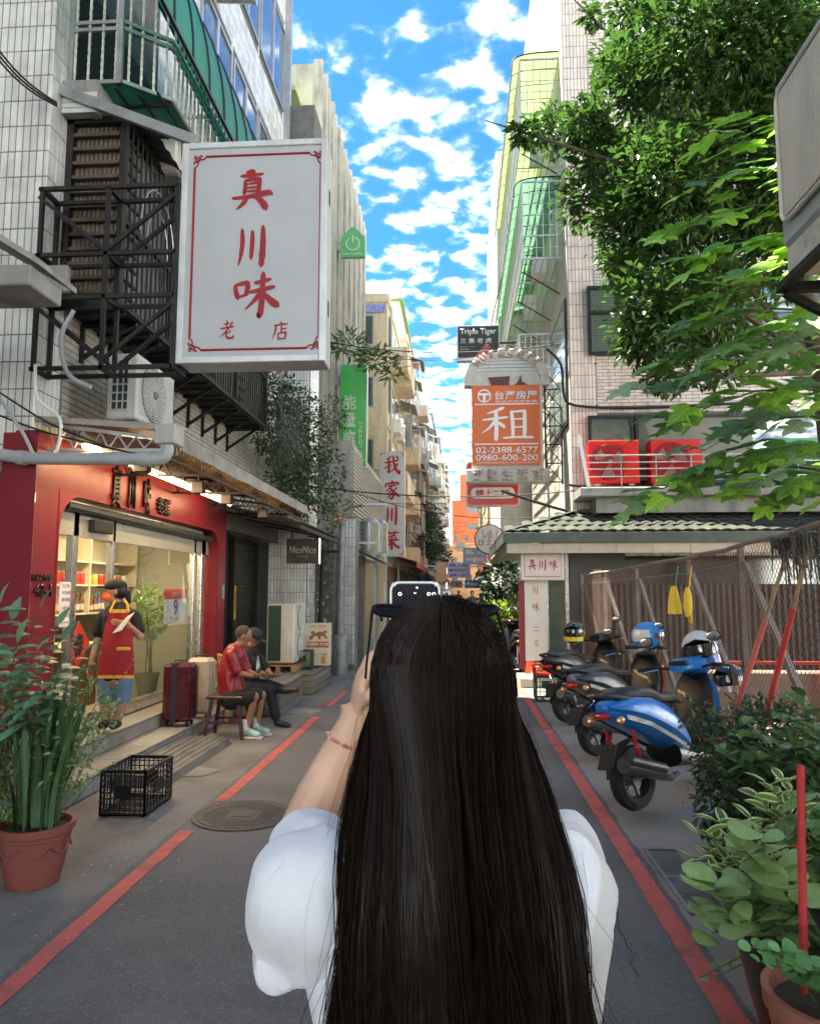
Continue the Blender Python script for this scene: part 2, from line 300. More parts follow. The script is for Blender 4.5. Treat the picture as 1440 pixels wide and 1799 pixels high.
def tiled(parent, F, rects, d, m, n_parts=0, key=None, pname='tile', sname='tiles'):
    """the n_parts rects nearest the camera as objects of their own, the rest joined"""
    key = key or (lambda r: (F @ V(((r[0] + r[1]) / 2, (r[2] + r[3]) / 2, 0)) - V((0, 0, CAMH))).length)
    rects = sorted(rects, key=key); cache = {}; org = ORG.get(parent.name, V((0, 0, 0)))
    for x0, x1, y0, y1 in rects[:n_parts]:
        k = (round(x1 - x0, 3), round(y1 - y0, 3))
        if k not in cache:
            b = MB(); tile_boxes(b, Matrix.Identity(4), [(0, k[0], 0, k[1])], d, False); ob = b.build(pname, m, smooth=0); cache[k] = ob.data; bpy.data.objects.remove(ob)
        ob = bpy.data.objects.new(pname, cache[k]); ob.parent = parent; M = F @ Matrix.Translation((x0, y0, 0)); M.translation = M.translation - org; ob.matrix_local = M; COL.objects.link(ob)
    if rects[n_parts:]:
        b = MB(); tile_boxes(b, F, rects[n_parts:], d); b.build(sname, m, parent, kind='stuff', smooth=0)

# colours
white_tile = mat('white_tile', (0.70, 0.70, 0.68), 0.28, var=.08, scale=3, rv=.10, dirt=.45, dscale=1.2, streak=1, dcol=(.22, .2, .18), bump=.15, bscale=20)
grout = mat('grout', (0.13, 0.125, 0.12), 0.9, var=.25, bump=.3)
pink_tile = mat('pink_tile', (0.70, 0.60, 0.53), 0.4, var=.08, rv=.09, dirt=.35, streak=1, dcol=(.2, .17, .15))
concrete = mat('concrete', (0.27, 0.265, 0.25), 0.9, var=.2, scale=3, bump=.5, bscale=40, dirt=.7, streak=1, dcol=(.08, .075, .07))
plaster_cream = mat('plaster_cream', (0.60, 0.54, 0.44), 0.85, var=.12, dirt=.6, streak=1, dcol=(.22, .19, .16), bump=.2)
dark_steel = mat('dark_steel', (0.010, 0.0095, 0.0095), 0.6, 0.2, var=.3, dirt=.25, dscale=8, dcol=(.12, .06, .035))
steel = mat('galvanised_steel', (0.42, 0.43, 0.44), 0.38, 0.75, var=.15, dirt=.3, dscale=5, dcol=(.2, .17, .14))
stainless = mat('stainless_steel', (0.62, 0.61, 0.58), 0.28, 0.9, var=.06)
grey_pvc = mat('grey_pvc_pipe', (0.36, 0.38, 0.40), 0.4, var=.1, dirt=.3, dscale=3)
black_plastic = mat('black_plastic', (0.009, 0.009, 0.010), 0.42, var=.1)
black_rubber = mat('black_rubber', (0.010, 0.010, 0.010), 0.8, var=.2, bump=.2)
white_paint = mat('white_paint', (0.72, 0.73, 0.74), 0.4, var=.04, dirt=.2, dscale=2, streak=1, dcol=(.4, .38, .33))
red_paint = mat('red_sign_paint', (0.32, 0.002, 0.008), 0.55, var=.06)
win_glass = glass('window_glass', (.35, .4, .42), .25)
cable_mat = mat('black_cable', (0.007, 0.007, 0.008), 0.6, var=.1)
# ------------------------------------------------------------------ ground, road, painted lines
def sheet(name, x0, x1, y0, y1, z, m, kind='structure', wav=0.0, parent=None):
    b = MB()
    if wav:
        n = max(2, int((y1 - y0) / 0.12)); rg = random.Random(int(x0 * 100)); L_ = [V((x0 + rg.uniform(-wav, wav), y0 + (y1 - y0) * i / n, z)) for i in range(n + 1)]; R_ = [V((x1 + rg.uniform(-wav, wav), y0 + (y1 - y0) * i / n, z)) for i in range(n + 1)]
        b.add(L_ + R_, [(i, n + 1 + i, n + 2 + i, i + 1) for i in range(n)])
    else: b.quad((x0, y0, z), (x1, y0, z), (x1, y1, z), (x0, y1, z))
    return b.build(name, m, parent, kind=kind, smooth=0)
def asphalt_mat(name, col, speck=0.5, pat=0.35, pc=(0.02, 0.02, 0.02)):
    m = mat(name, col, 0.85, var=.18, scale=1.3, bump=.55, bscale=170, dirt=pat, dscale=.9, dcol=pc)
    nt = m.node_tree; N = nt.nodes.new; L = nt.links.new; p = nt.nodes['Principled BSDF']; src = p.inputs['Base Color'].links[0].from_socket
    g = N('ShaderNodeNewGeometry'); v = N('ShaderNodeTexVoronoi'); v.inputs['Scale'].default_value = 140; L(g.outputs['Position'], v.inputs[0])
    sx = N('ShaderNodeSeparateColor'); L(v.outputs['Color'], sx.inputs[0]); mr = N('ShaderNodeMapRange'); mr.inputs[1].default_value = .80; mr.inputs[2].default_value = 1.0; mr.inputs[4].default_value = speck; L(sx.outputs[0], mr.inputs[0])
    mx = N('ShaderNodeMix'); mx.data_type = 'RGBA'; L(mr.outputs[0], mx.inputs[0]); L(src, mx.inputs[6]); mx.inputs[7].default_value = (.30, .30, .29, 1); L(mx.outputs[2], p.inputs['Base Color']); return m
asph = asphalt_mat('asphalt', (0.122, 0.122, 0.122), .45, .6, (.055, .055, .056)); pave = asphalt_mat('worn_concrete_paving', (0.18, 0.175, 0.165), .25, .75, (.05, .047, .042)); gut = asphalt_mat('gutter_concrete', (0.25, 0.245, 0.23), .2, .6, (.10, .095, .085)); gmat = mat('earth_ground', (0.11, 0.10, 0.09), .95, var=.3)
sheet('ground', -300, 300, -40, 900, -0.012, gmat)
sheet('road', -1.98, 1.14, -6, 230, 0.0, asph, wav=.012)
sheet('pavement', -9.0, -1.96, -6, 230, -0.004, pave)
sheet('pavement', 1.12, 2.2, -6, 230, -0.004, gut)
redline = mat('red_road_paint', (0.50, 0.105, 0.090), 0.75, var=.14, scale=9, dirt=.85, dscale=5, dcol=(.13, .07, .062), bump=.3, bscale=160)
b = MB()
def stripe(x, w, y0, y1, rg):
    n = max(2, int((y1 - y0) / .08)); L_ = [V((x - w / 2 + rg.uniform(-.004, .004), y0 + (y1 - y0) * i / n, .004)) for i in range(n + 1)]; R_ = [V((x + w / 2 + rg.uniform(-.004, .004), y0 + (y1 - y0) * i / n, .004)) for i in range(n + 1)]
    b.add(L_ + R_, [(i, n + 1 + i, n + 2 + i, i + 1) for i in range(n)])
rg = random.Random(3)
for y0, y1 in ((-5, 5.22), (5.95, 9.9), (10.85, 12.6), (13.2, 60)): stripe(-1.885, .10, y0, y1, rg)
b.build('kerb_line', redline, kind='structure', smooth=0)
b = MB(); stripe(1.05, .105, -5, 9.2, rg); stripe(1.05, .10, 9.3, 14, rg); stripe(1.05, .10, 14.6, 60, rg); b.build('kerb_line', redline, kind='structure', smooth=0)
# asphalt patches on the road, slightly darker
b = MB()
for cx, cy, rx, ry in ((-2.25, 10.4, .35, .25), (-2.5, 6.9, .3, .2)):
    b.add([(cx + rx * cos(a) * U(.8, 1.2), cy + ry * sin(a) * U(.8, 1.2), .001) for a in (2 * pi * i / 14 for i in range(14))], [tuple(range(14))])
b.build('pavement_patch', gut, kind='structure', smooth=0)
# cracks, oil spots and a damp patch
rg = random.Random(12); b = MB()
for x, y, dx, dy in ((-1.6, 7.2, .5, .9), (-.9, 3.6, .4, .25), (.35, 8.2, .25, 1.2), (.75, 3.4, .1, 1.3), (-1.3, 9.6, 1.5, .15), (-1.85, 10.4, 2.6, -.1)):
    p = V((x, y, .0045)); n = 16; w = .0028
    L_ = [p + V((dx * i / n + rg.gauss(0, .018), dy * i / n + rg.gauss(0, .018), 0)) for i in range(n + 1)]; s = V((-dy, dx, 0)).normalized() * w
    b.add([q + s * rg.uniform(.3, 1) for q in L_] + [q - s * rg.uniform(.3, 1) for q in L_], [(i, n + 1 + i, n + 2 + i, i + 1) for i in range(n)])
b.build('road_crack', mat('crack_black', (.03, .03, .03), .9), kind='stuff', smooth=0)
def stain(name, cx, cy, rx, ry, col, ro): b = MB(); b.add([(cx + rx * cos(a) * rg.uniform(.7, 1.15), cy + ry * sin(a) * rg.uniform(.7, 1.15), .0018) for a in (2 * pi * i / 26 for i in range(26))], [tuple(range(26))]); b.build('road_stain', mat(name, col, ro, var=.3, scale=4, bump=.4, bscale=150), kind='structure', smooth=0)
stain('oil_spot', -.2, 6.9, .16, .3, (.05, .05, .05), .4); stain('oil_spot', .5, 5.0, .12, .2, (.05, .05, .05), .4)
# manhole cover
t = thing('manhole_cover', 'round dark iron manhole cover set in the asphalt over the left red line', 'manhole cover', (-1.60, 5.60, 0))
iron = mat('cast_iron', (0.065, 0.063, 0.062), 0.6, .3, var=.25, bump=.3, dirt=.5, dcol=(.11, .10, .09))
b = MB(); b.lathe([(.375, .004), (.375, .010), (.345, .010), (.34, .006), (.335, .006)], (-1.60, 5.60, 0), 48, cap0=False, cap1=False); b.build('rim', iron, t)
b = MB(); b.lathe([(.33, .007), (.33, .009), (.0, .009)], (-1.60, 5.60, 0), 48, cap0=False, cap1=False)
for i in range(-9, 10):
    for j in range(-9, 10):
        x, y = i * .033, j * .033
        if x * x + y * y < .30 ** 2 and not (abs(x) < .10 and abs(y) < .10): b.box(-1.60 + x - .011, -1.60 + x + .011, 5.6 + y - .011, 5.6 + y + .011, .009, .0125)
b.box(-1.68, -1.52, 5.53, 5.67, .009, .013, .002); b.build('cover', iron, t)
# drain grate at the right gutter
t = thing('drain_grate', 'narrow steel drain grate sunk into the concrete gutter beside the dark shrub', 'drain grate', (1.27, 4.55, 0))
b = MB(); b.box(1.18, 1.38, 4.1, 5.05, -.003, .001); b.build('pit', black_rubber, t, smooth=0)
b = MB(); [b.box(x0, x1, y0, y1, .0, .010) for x0, x1, y0, y1 in ((1.17, 1.19, 4.09, 5.06), (1.37, 1.39, 4.09, 5.06), (1.19, 1.37, 4.09, 4.11), (1.19, 1.37, 5.04, 5.06), (1.19, 1.37, 4.57, 4.59))]; b.build('rim', steel, t)
b = MB(); b.box(1.19, 1.37, 0, .006, .002, .009); bar_me = b.build('bar', steel, smooth=0); me = bar_me.data; bpy.data.objects.remove(bar_me)
pieces('bar', [me], [Matrix.Translation((0, 4.125 + i * .019, 0)) for i in range(47) if abs(4.125 + i * .019 - 4.58) > .012], t)
# bits of litter and a red cap on the asphalt
b = MB()
for i in range(140):
    x, y = (U(-2.3, -1.7), U(3.5, 9)) if rnd() < .6 else (U(1.0, 1.3), U(3, 9)); r = U(.003, .010); b.add([(x + r * cos(a) * U(.6, 1), y + r * sin(a), .007) for a in (0, 1.3, 2.6, 3.9, 5.1)], [(0, 1, 2, 3, 4)])
b.build('litter', mat('paper_bits', (.45, .42, .36), .9, rv=.3), kind='stuff', smooth=0)
# ------------------------------------------------------------------ left corner building (white tiles)
XA = -3.6; YA = 5.95
A = thing('tiled_building', 'tall white-tiled corner building on the left above the red restaurant', 'building', (-6, 10, 0))
b = MB(); b.box(-12, XA, YA, 14.6, 2.62, 22); b.box(-12, -6.6, YA, 14.6, 0, 2.62); b.box(-6.6, -3.78, 10.97, 14.6, 0, 2.62); b.build('wall', grout, A, kind='structure', smooth=0)
Ff = frame((-9, YA, 0), (1, 0, 0), (0, 0, 1))      # face towards the camera
tiled(A, Ff, grid_rects(2.2, 5.4, 2.66, 8.4, .058, .232, .008), .006, white_tile, 260)
Fs = frame((XA, YA, 0), (0, 1, 0), (0, 0, 1))      # street side
tiled(A, Fs, grid_rects(0.0, .40, 2.66, 14, .058, .232, .008), .006, white_tile, 0)
# under the projecting cage: long horizontal tiles
rects = grid_rects(.42, 8.6, 2.9, 4.6, .235, .055, .007, .5)
tiled(A, Fs, rects, .006, mat('cream_tile', (.44, .42, .37), .4, var=.1, rv=.12, dirt=.5, streak=1, dcol=(.15, .13, .1)), 120)
# upper street side with window bands
wins = [(y0, y1, z0, z1) for z0, z1 in ((8.7, 10.3), (11.6, 13.4), (14.6, 16.3), (17.6, 19.3)) for y0, y1 in ((3.5, 4.9), (5.0, 6.4), (6.5, 8.3))]
tiled(A, Fs, grid_rects(2.2, 8.65, 7.6, 21.9, .058, .232, .008, holes=wins), .006, white_tile, 0)
tiled(A, Fs, grid_rects(7.2, 8.65, 4.62, 7.58, .058, .232, .008), .006, white_tile, 0)
alu = mat('aluminium_frame', (.45, .46, .47), .35, .8, var=.05)
for y0, y1, z0, z1 in wins:
    Y0, Y1 = YA + y0, YA + y1; b = MB()
    for k in range(2):
        a_, c_ = Y0 + (Y1 - Y0) * k / 2, Y0 + (Y1 - Y0) * (k + 1) / 2
        for q in ((a_, a_ + .05, z0, z1), (c_ - .05, c_, z0, z1), (a_ + .05, c_ - .05, z0, z0 + .05), (a_ + .05, c_ - .05, z1 - .05, z1)): b.box(XA - .02, XA + .035, *q)
    w_ = b.build('window', alu, A, smooth=0)
    b = MB(); b.quad((XA + .008, Y0, z0), (XA + .008, Y1, z0), (XA + .008, Y1, z1), (XA + .008, Y0, z1)); b.build('pane', mat('dark_window', (.10, .14, .2), .06, var=0, spec=1.0), w_, smooth=0)
b = MB(); b.box(XA + .01, XA + .13, 14.35, 14.47, 2.9, 20); b.build('downpipe', steel, A)
b = MB(); b.rod((XA, 6.9 + 3.2, 10.6), (XA + .55, 6.9 + 3.2, 10.55), .07, n=12); b.rod((XA + .55, 10.1, 10.55), (XA + .62, 10.1, 10.55), .085, n=12); b.build('vent_pipe', stainless, A)

# ------------------------------------------------------------------ projecting window cage (brown louvres and bars)
brown = mat('brown_painted_wood', (0.080, 0.058, 0.043), .6, var=.25, dirt=.4, dscale=4, dcol=(.03, .025, .02), rv=.1)
brown2 = mat('faded_brown_board', (0.19, 0.145, 0.105), .7, var=.2, rv=.15, dirt=.35, dscale=6)
K = thing('window_cage', 'long brown louvred window cage jutting from the tiled wall behind the big sign', 'window cage', (-3.3, 8.7, 4.2))
cx0, cx1, cy0, cy1, cz0, cz1 = -3.59, -3.05, 6.25, 11.35, 4.25, 6.0
b = MB()
for x, y in ((cx0 + .03, cy0), (cx1, cy0), (cx1, cy1), (cx0 + .03, cy1)): b.bar((x, y, cz0), (x, y, cz1), .06, up=(1, 0, 0))
for z in (cz0, cz1, 5.05): b.bar((cx1, cy0, z), (cx1, cy1, z), .05)
for z in (cz0, cz1): b.bar((cx0, cy0, z), (cx1, cy0, z), .06)
for y in (7.4, 8.6, 9.8): b.bar((cx1, y, cz0), (cx1, y, cz1), .05, up=(1, 0, 0))
b.build('frame', dark_steel, K)
b = MB(); b.box(cx0, cx1 - .03, cy0 + .05, cy0 + .06, cz0, cz1); b.build('backing_board', brown2, K)
b = MB()
for i in range(12): x = cx0 + .05 + i * .043; b.box(x, x + .012, cy0 + .035, cy0 + .05, cz0 + .03, cz1)
b.build('batten', brown, K)
b = MB(); b.box(0, cx1 - cx0 - .08, -.03, .02, 0, .035, .004); ob = b.build('louvre', brown); me = ob.data; bpy.data.objects.remove(ob)
pieces('louvre', [me], [Matrix.Translation((cx0 + .04, cy0 + .01, cz0 + .08 + i * .138)) for i in range(12)], K)
b = MB(); b.box(cx1 - .10, cx1 - .09, cy0 + .1, cy1, cz0, cz1); b.build('inner_window', mat('dark_frosted_window', (.16, .17, .17), .3, var=.3, scale=2), K)
b = MB(); b.tube([(0, 0, 0), (0, 0, cz1 - cz0)], .011, 6); ob = b.build('bar', dark_steel); me = ob.data; bpy.data.objects.remove(ob)
pieces('bar', [me], [Matrix.Translation((cx1 + .02, cy0 + .12 + i * .105, cz0)) for i in range(48)], K)
b = MB(); b.box(-.02, .02, 0, .30, 0, .028, .003); ob = b.build('slat', brown); me = ob.data; bpy.data.objects.remove(ob)
pieces('slat', [me], [Matrix.Translation((cx1 - .03, cy0 + .1 + j * 1.2, cz0 + .12 + i * .15)) for j in range(4) for i in range(11)], K)
b = MB()
for k in range(3):      # arched ornament bars
    yc = 7.0 + k * 1.25; b.tube([(cx1 + .025, yc + .42 * cos(a), 5.1 + .6 * sin(a)) for a in (pi * i / 12 for i in range(13))], .009, 6)
    b.tube([(cx1 + .025, yc + .25 * cos(a), 5.1 + .4 * sin(a)) for a in (pi * i / 12 for i in range(13))], .007, 6)
b.build('ornament', steel, K)
b = MB(); b.box(cx0, cx1, cy0, cy1, cz0 - .035, cz0 - .03)
for i in range(18): b.bar((cx0, cy0 + .15 + i * .29, cz0 - .05), (cx1, cy0 + .15 + i * .29, cz0 - .05), .03)
b.build('floor', dark_steel, K)
for i in range(9):
    y = cy0 + .4 + i * .56; b = MB(); b.bar((XA + .02, y, 3.82), (XA + .02, y, 4.2), .04, up=(1, 0, 0)); b.bar((XA + .02, y, 3.86), (cx1 - .05, y, 4.18), .035); b.bar((XA + .02, y, 4.18), (cx1, y, 4.18), .035); b.build('bracket', dark_steel, K)
b = MB(); n = 60       # corrugated dark roof
vs = []
for i in range(n + 1):
    y = cy0 - .12 + (cy1 - cy0 + .2) * i / n; d = .012 * (1 if i % 2 else -1); vs += [V((cx0, y, 6.28 + d)), V((cx1 + .22, y, 5.98 + d))]
b.add(vs, [(2 * i, 2 * i + 1, 2 * i + 3, 2 * i + 2) for i in range(n)]); b.build('roof', mat('black_corrugated_sheet', (.03, .028, .026), .6, var=.3, dirt=.5, dscale=5, dcol=(.12, .08, .05)), K, smooth=0)
b = MB(); b.bar((cx0 - .05, 6.08, 6.22), (cx1 + .75, 6.02, 5.62), .05, .09); b.build('roof_edge', steel, K)

# second condenser half hidden under the balcony
def fan_grille(b, c, u, w, n, r, rings=9, spokes=24, rr=.004):
    c, u, w, n = V(c), V(u), V(w), V(n)
    for k in range(1, rings + 1):
        q = r * k / rings; b.tube([c + (u * cos(a) + w * sin(a)) * q for a in (2 * pi * i / 28 for i in range(29))], rr, 4, cap=False)
    for k in range(spokes): a = 2 * pi * k / spokes; e = u * cos(a) + w * sin(a); e2 = u * cos(a + .5) + w * sin(a + .5); b.tube([c + e * r * .18, c + (e * .6 + e2 * .02) * r, c + e * r], rr, 4, cap=False)
def condenser(name, label, x0, x1, y0, y1, z0, z1, face, m, grp=None, rings=9, wires=False, feet=True, fan=True):
    """face: '-y' or '+x' carries the fan grille"""
    t = thing(name, label, 'air conditioner', ((x0 + x1) / 2, (y0 + y1) / 2, z0), grp)
    b = MB(); b.box(x0, x1, y0, y1, z0, z1, .018); b.build('casing', m, t)
    dk = mat('dark_recess', (.02, .02, .022), .7, var=.1)
    if face == '-y': c = V((x0 + (x1 - x0) * .40, y0, (z0 + z1) / 2)); u, w, n = V((1, 0, 0)), V((0, 0, 1)), V((0, -1, 0)); r = min((z1 - z0) * .42, (x1 - x0) * .36)
    else: c = V((x1, y0 + (y1 - y0) * .42, (z0 + z1) / 2)); u, w, n = V((0, 1, 0)), V((0, 0, 1)), V((1, 0, 0)); r = min((z1 - z0) * .42, (y1 - y0) * .36)
    if fan:
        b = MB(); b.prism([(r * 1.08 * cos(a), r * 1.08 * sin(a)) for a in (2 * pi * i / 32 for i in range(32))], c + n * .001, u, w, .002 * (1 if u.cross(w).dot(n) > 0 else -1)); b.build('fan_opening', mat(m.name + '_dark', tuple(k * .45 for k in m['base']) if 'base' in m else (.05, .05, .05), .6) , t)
        b = MB(); fan_grille(b, c + n * .014, u, w, n, r, rings); g = b.build('fan_grille', m, t)
        b = MB()
        for k in range(3):
            a = 2 * pi * k / 3; e = u * cos(a) + w * sin(a); f = u * cos(a + .9) + w * sin(a + .9); b.add([c + n * .006 + e * r * .15, c + n * .008 + e * r * .9, c + n * .005 + f * r * .85, c + n * .005 + f * r * .15], [(0, 1, 2, 3)])
        b.ell(c + n * .01, r * .16, 12, 6); b.build('fan', mat('grey_fan', (.2, .2, .2), .5), t)
    if wires:
        b = MB(); nn = int((z1 - z0) / .03)
        for k in range(nn): z = z0 + .06 + k * (z1 - z0 - .12) / (nn - 1); b.rod((x1 + .012, y0 + .05, z), (x1 + .012, y1 - .05, z), .003, n=4)
        for k in range(4): y = y0 + .05 + k * (y1 - y0 - .1) / 3; b.rod((x1 + .010, y, z0 + .05), (x1 + .010, y, z1 - .05), .004, n=4)
        b.build('wire_guard', m, t)
    if feet:
        b = MB(); [b.box(x - .05, x + .05, y0 + .02, y1 - .02, z0 - .03, z0 - .001) for x in (x0 + .15, x1 - .15)] if face == '-y' else [b.box(x0 + .02, x1 - .02, y - .05, y + .05, z0 - .03, z0 - .001) for y in (y0 + .15, y1 - .15)]; b.build('foot', steel, t)
    return t
ac_white = mat('condenser_white', (.58, .58, .55), .4, var=.06, dirt=.4, dscale=3, streak=1, dcol=(.3, .27, .22)); ac_white['base'] = (.3, .3, .3)
T = condenser('air_conditioner', 'white condenser on a steel bracket above the restaurant awning', -3.24, -2.95, 6.5, 7.38, 3.24, 3.86, '+x', ac_white, 'condensers', wires=True)
b = MB(); b.box(-3.19, -3.03, 6.494, 6.497, 3.32, 3.79); b.build('side_coil', mat('coil_green', (.02, .035, .03), .6), T, smooth=0)
b = MB(); [b.bar((x, 6.488, 3.31), (x, 6.488, 3.80), .012) for x in (-3.19, -3.135, -3.08, -3.03)]; [b.bar((-3.19, 6.488, z), (-3.03, 6.488, z), .012) for z in (3.32, 3.40, 3.48, 3.56, 3.64, 3.72, 3.79)]; b.build('side_grille', ac_white, T)
T = thing('condenser_bracket', 'rusty angle bracket carrying the white condenser above the awning', 'bracket', (-3.3, 6.9, 3.1))
b = MB()
for y in (6.6, 7.25): b.bar((-3.6, y, 3.185), (-2.95, y, 3.185), .045); b.bar((-3.6, y, 2.95), (-3.0, y, 3.17), .035); b.bar((-3.58, y, 2.92), (-3.58, y, 3.2), .045, up=(1, 0, 0))
b.build('frame', steel, T)
condenser('air_conditioner', 'small white condenser tucked under the green balcony floor', -3.15, -2.86, 7.0, 7.85, 5.98, 6.55 - .02, '+x', ac_white, 'condensers', rings=8)

# ------------------------------------------------------------------ upper balcony with twisted white bars, green awning
Bc = thing('caged_balcony', 'balcony caged in twisted white bars with a green soffit at upper left', 'balcony', (-3.2, 8, 6.1))
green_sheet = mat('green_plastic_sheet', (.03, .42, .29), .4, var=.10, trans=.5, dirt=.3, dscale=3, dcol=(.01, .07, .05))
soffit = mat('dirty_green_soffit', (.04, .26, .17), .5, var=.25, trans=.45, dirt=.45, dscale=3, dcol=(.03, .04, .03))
bx, by0, by1, bz0, bz1 = -2.72, 6.2, 9.0, 6.33, 7.6
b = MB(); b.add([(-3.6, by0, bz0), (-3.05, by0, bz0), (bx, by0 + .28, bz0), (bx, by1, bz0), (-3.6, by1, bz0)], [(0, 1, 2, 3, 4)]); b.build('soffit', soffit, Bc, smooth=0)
b = MB()
for i in range(6): y = by0 + .3 + i * .48; b.bar((-3.6, y, bz0 - .02), (bx, y, bz0 - .02), .025)
for i in range(5): x = -3.5 + i * .18; b.bar((x, by0 + (.1 if x > -3 else 0), bz0 - .03), (x, by1, bz0 - .03), .02)
b.build('soffit_grid', dark_steel, Bc)
path = [V((-3.6, by0, 0)), V((-3.08, by0, 0)), V((bx, by0 + .28, 0)), V((bx, by1, 0))]
b = MB()
for z in (bz0 + .02, bz0 + .55, bz0 + .62, bz1):
    for p, q in zip(path, path[1:]): b.bar(p + V((0, 0, z)), q + V((0, 0, z)), .035)
b.box(-3.59, -3.55, by0 - .02, by0 + .02, bz0, bz1); b.box(-3.13, -3.08, by0 - .02, by0 + .02, bz0, bz1 + .3); b.build('rail', steel, Bc)
tw = mat('twisted_bar_paint', (.62, .60, .55), .5, var=.15, dirt=.6, dscale=30, dcol=(.12, .10, .08))
b = MB(); nn = 34; b.rings([[V(((.011 + .004 * (k % 2)) * cos(2 * pi * j / 5 + k * .5), (.011 + .004 * (k % 2)) * sin(2 * pi * j / 5 + k * .5), 1.25 * k / nn)) for j in range(5)] for k in range(nn + 1)]); ob = b.build('bar', tw, smooth=0); me = ob.data; bpy.data.objects.remove(ob)
Ms = []
for p, q in zip(path, path[1:]):
    n = max(1, int((q - p).length / .105)); Ms += [Matrix.Translation(p.lerp(q, (i + .5) / n) + V((0, 0, bz0 + .02))) for i in range(n)]
pieces('bar', [me], Ms, Bc)
b = MB(); b.box(-3.6, -3.34, by0 + .0, by0 + 2.6, 6.0, 6.30); b.build('concrete_lip', concrete, Bc)
# chamfered tile box below the balcony
T = A; Fq = frame((-3.6, 6.10, 0), (1, 0, 0), (0, 0, 1))
b = MB(); b.box(-3.6, -3.26, 6.10, 9, 6.02 - .02, 6.34 - .03); b.build('ledge', concrete, T, kind='structure')
tiled(T, Fq, grid_rects(0.02, .34, 5.99, 6.2, .32, .045, .006), .006, mat('white_ledge_tile', (.55, .56, .56), .3, rv=.05), 4)
# dark interior behind the bars
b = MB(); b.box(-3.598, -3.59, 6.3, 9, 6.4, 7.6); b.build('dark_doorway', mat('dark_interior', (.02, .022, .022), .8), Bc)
# plants on the balcony
AW = thing('green_awning', 'long curved green plastic awning with dark ribs above the left balconies', 'awning', (-3.1, 8, 7.5))
def awning_section(t, y0, y1, x_in, z_in, x_out, z_out, m, ribm, sag=.25, nr=6):
    K_ = 10; prof = [(x_in + (x_out - x_in) * sin(pi / 2 * k / K_), z_out + (z_in - z_out) * cos(pi / 2 * k / K_) ** 1.0) for k in range(K_ + 1)]
    for i in range(nr):
        a_, c_ = y0 + (y1 - y0) * i / nr, y0 + (y1 - y0) * (i + 1) / nr; b = MB(); b.rings([[V((x, y, z)) for x, z in prof] for y in (a_ + .01, c_ - .01)], closed=False); b.build('sheet', m, t)
        b = MB(); b.tube([V((x, a_, z + .012)) for x, z in prof], .016, 6); b.build('rib', ribm, t)
    b = MB(); b.tube([V((x, y1, z + .012)) for x, z in prof], .016, 6); b.build('rib', ribm, t)
    b = MB(); b.bar((x_out, y0, z_out), (x_out, y1, z_out), .03); b.bar((x_in, y0, z_in), (x_in, y1, z_in), .03)
    b.bar(((x_in + x_out) / 2, y0, z_in - .12), ((x_in + x_out) / 2, y1, z_in - .12), .02); b.build('edge_rail', ribm, t)
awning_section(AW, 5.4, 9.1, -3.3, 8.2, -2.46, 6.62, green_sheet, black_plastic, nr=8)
# second caged stretch beyond
B2 = thing('caged_balcony', 'further stretch of barred balcony directly behind the big sign top', 'balcony', (-3.2, 10.4, 6.6))
b = MB()
for z in (6.75, 7.3, 7.95): b.bar((-2.9, 9.05, z), (-2.9, 11.0, z), .03)
for x in (-3.58, -2.9): b.bar((x, 9.05, 6.7), (x, 9.05, 8), .04, up=(1, 0, 0))
for z in (6.75, 7.3, 7.95): b.bar((-3.58, 9.05, z), (-2.9, 9.05, z), .03)
b.build('rail', steel, B2)
Ms = [Matrix.Translation((-2.9, 9.1 + i * .11, 6.75)) for i in range(17)] + [Matrix.Translation((-3.5 + i * .1, 9.05, 6.75)) for i in range(6)]
pieces('bar', [me], Ms, B2)
b = MB(); b.box(-3.6, -2.95, 9.0, 11, 6.66, 6.74); b.build('floor', soffit, B2)

# ------------------------------------------------------------------ the big sign and its truss
T = thing('sign_truss', 'black welded truss bracket holding the big white sign out from the wall', 'bracket', (-3.0, 5.95, 3.5))
yt = (5.86, 6.10)
for y in yt:
    b = MB(); x0, x1 = -3.60, -2.37
    for z in (5.12, 4.52, 4.14, 3.52): b.bar((x0, y, z), (x1, y, z), .034)
    for x in (x0 + .03, -2.98, x1): b.bar((x, y, 3.5), (x, y, 5.12), .034, up=(1, 0, 0))
    b.bar((x0, y, 5.05), (-2.98, y, 4.55), .03); b.bar((-2.98, y, 4.55), (x1, y, 5.05), .03)
    b.bar((x0, y, 4.08), (-2.98, y, 3.58), .03); b.bar((-2.98, y, 3.58), (x1, y, 4.08), .03); b.build('truss_side', dark_steel, T)
for z in (5.12, 4.52, 4.14, 3.52):
    for x in (-3.57, -2.98, -2.37): b = MB(); b.bar((x, yt[0], z), (x, yt[1], z), .035); b.build('crosspiece', dark_steel, T)
S = thing('sign', 'big white lightbox sign with red brush characters and a red ornamental border', 'sign', (-1.74, 5.95, 3.55))
sx0, sx1, sz0, sz1, sy = -2.345, -1.10, 3.56, 5.50, 5.90
b = MB(); b.box(sx0, sx1, sy + .012, sy + .30, sz0, sz1, .01); b.build('box', mat('sign_box_metal', (.56, .57, .57), .4, .3, var=.08, dirt=.45, streak=1, dcol=(.25, .24, .22)), S)
b = MB(); w = .045
for q in ((sx0 - .01, sx0 + w, sz0 - .01, sz1 + .01), (sx1 - w, sx1 + .01, sz0 - .01, sz1 + .01), (sx0 + w, sx1 - w, sz0 - .01, sz0 + w), (sx0 + w, sx1 - w, sz1 - w, sz1 + .01)): b.box(q[0], q[1], sy - .02, sy + .03, q[2], q[3], .006)
b.build('rim', mat('sign_rim', (.62, .63, .64), .4, .2, dirt=.35, streak=1, dcol=(.3, .3, .28)), S)
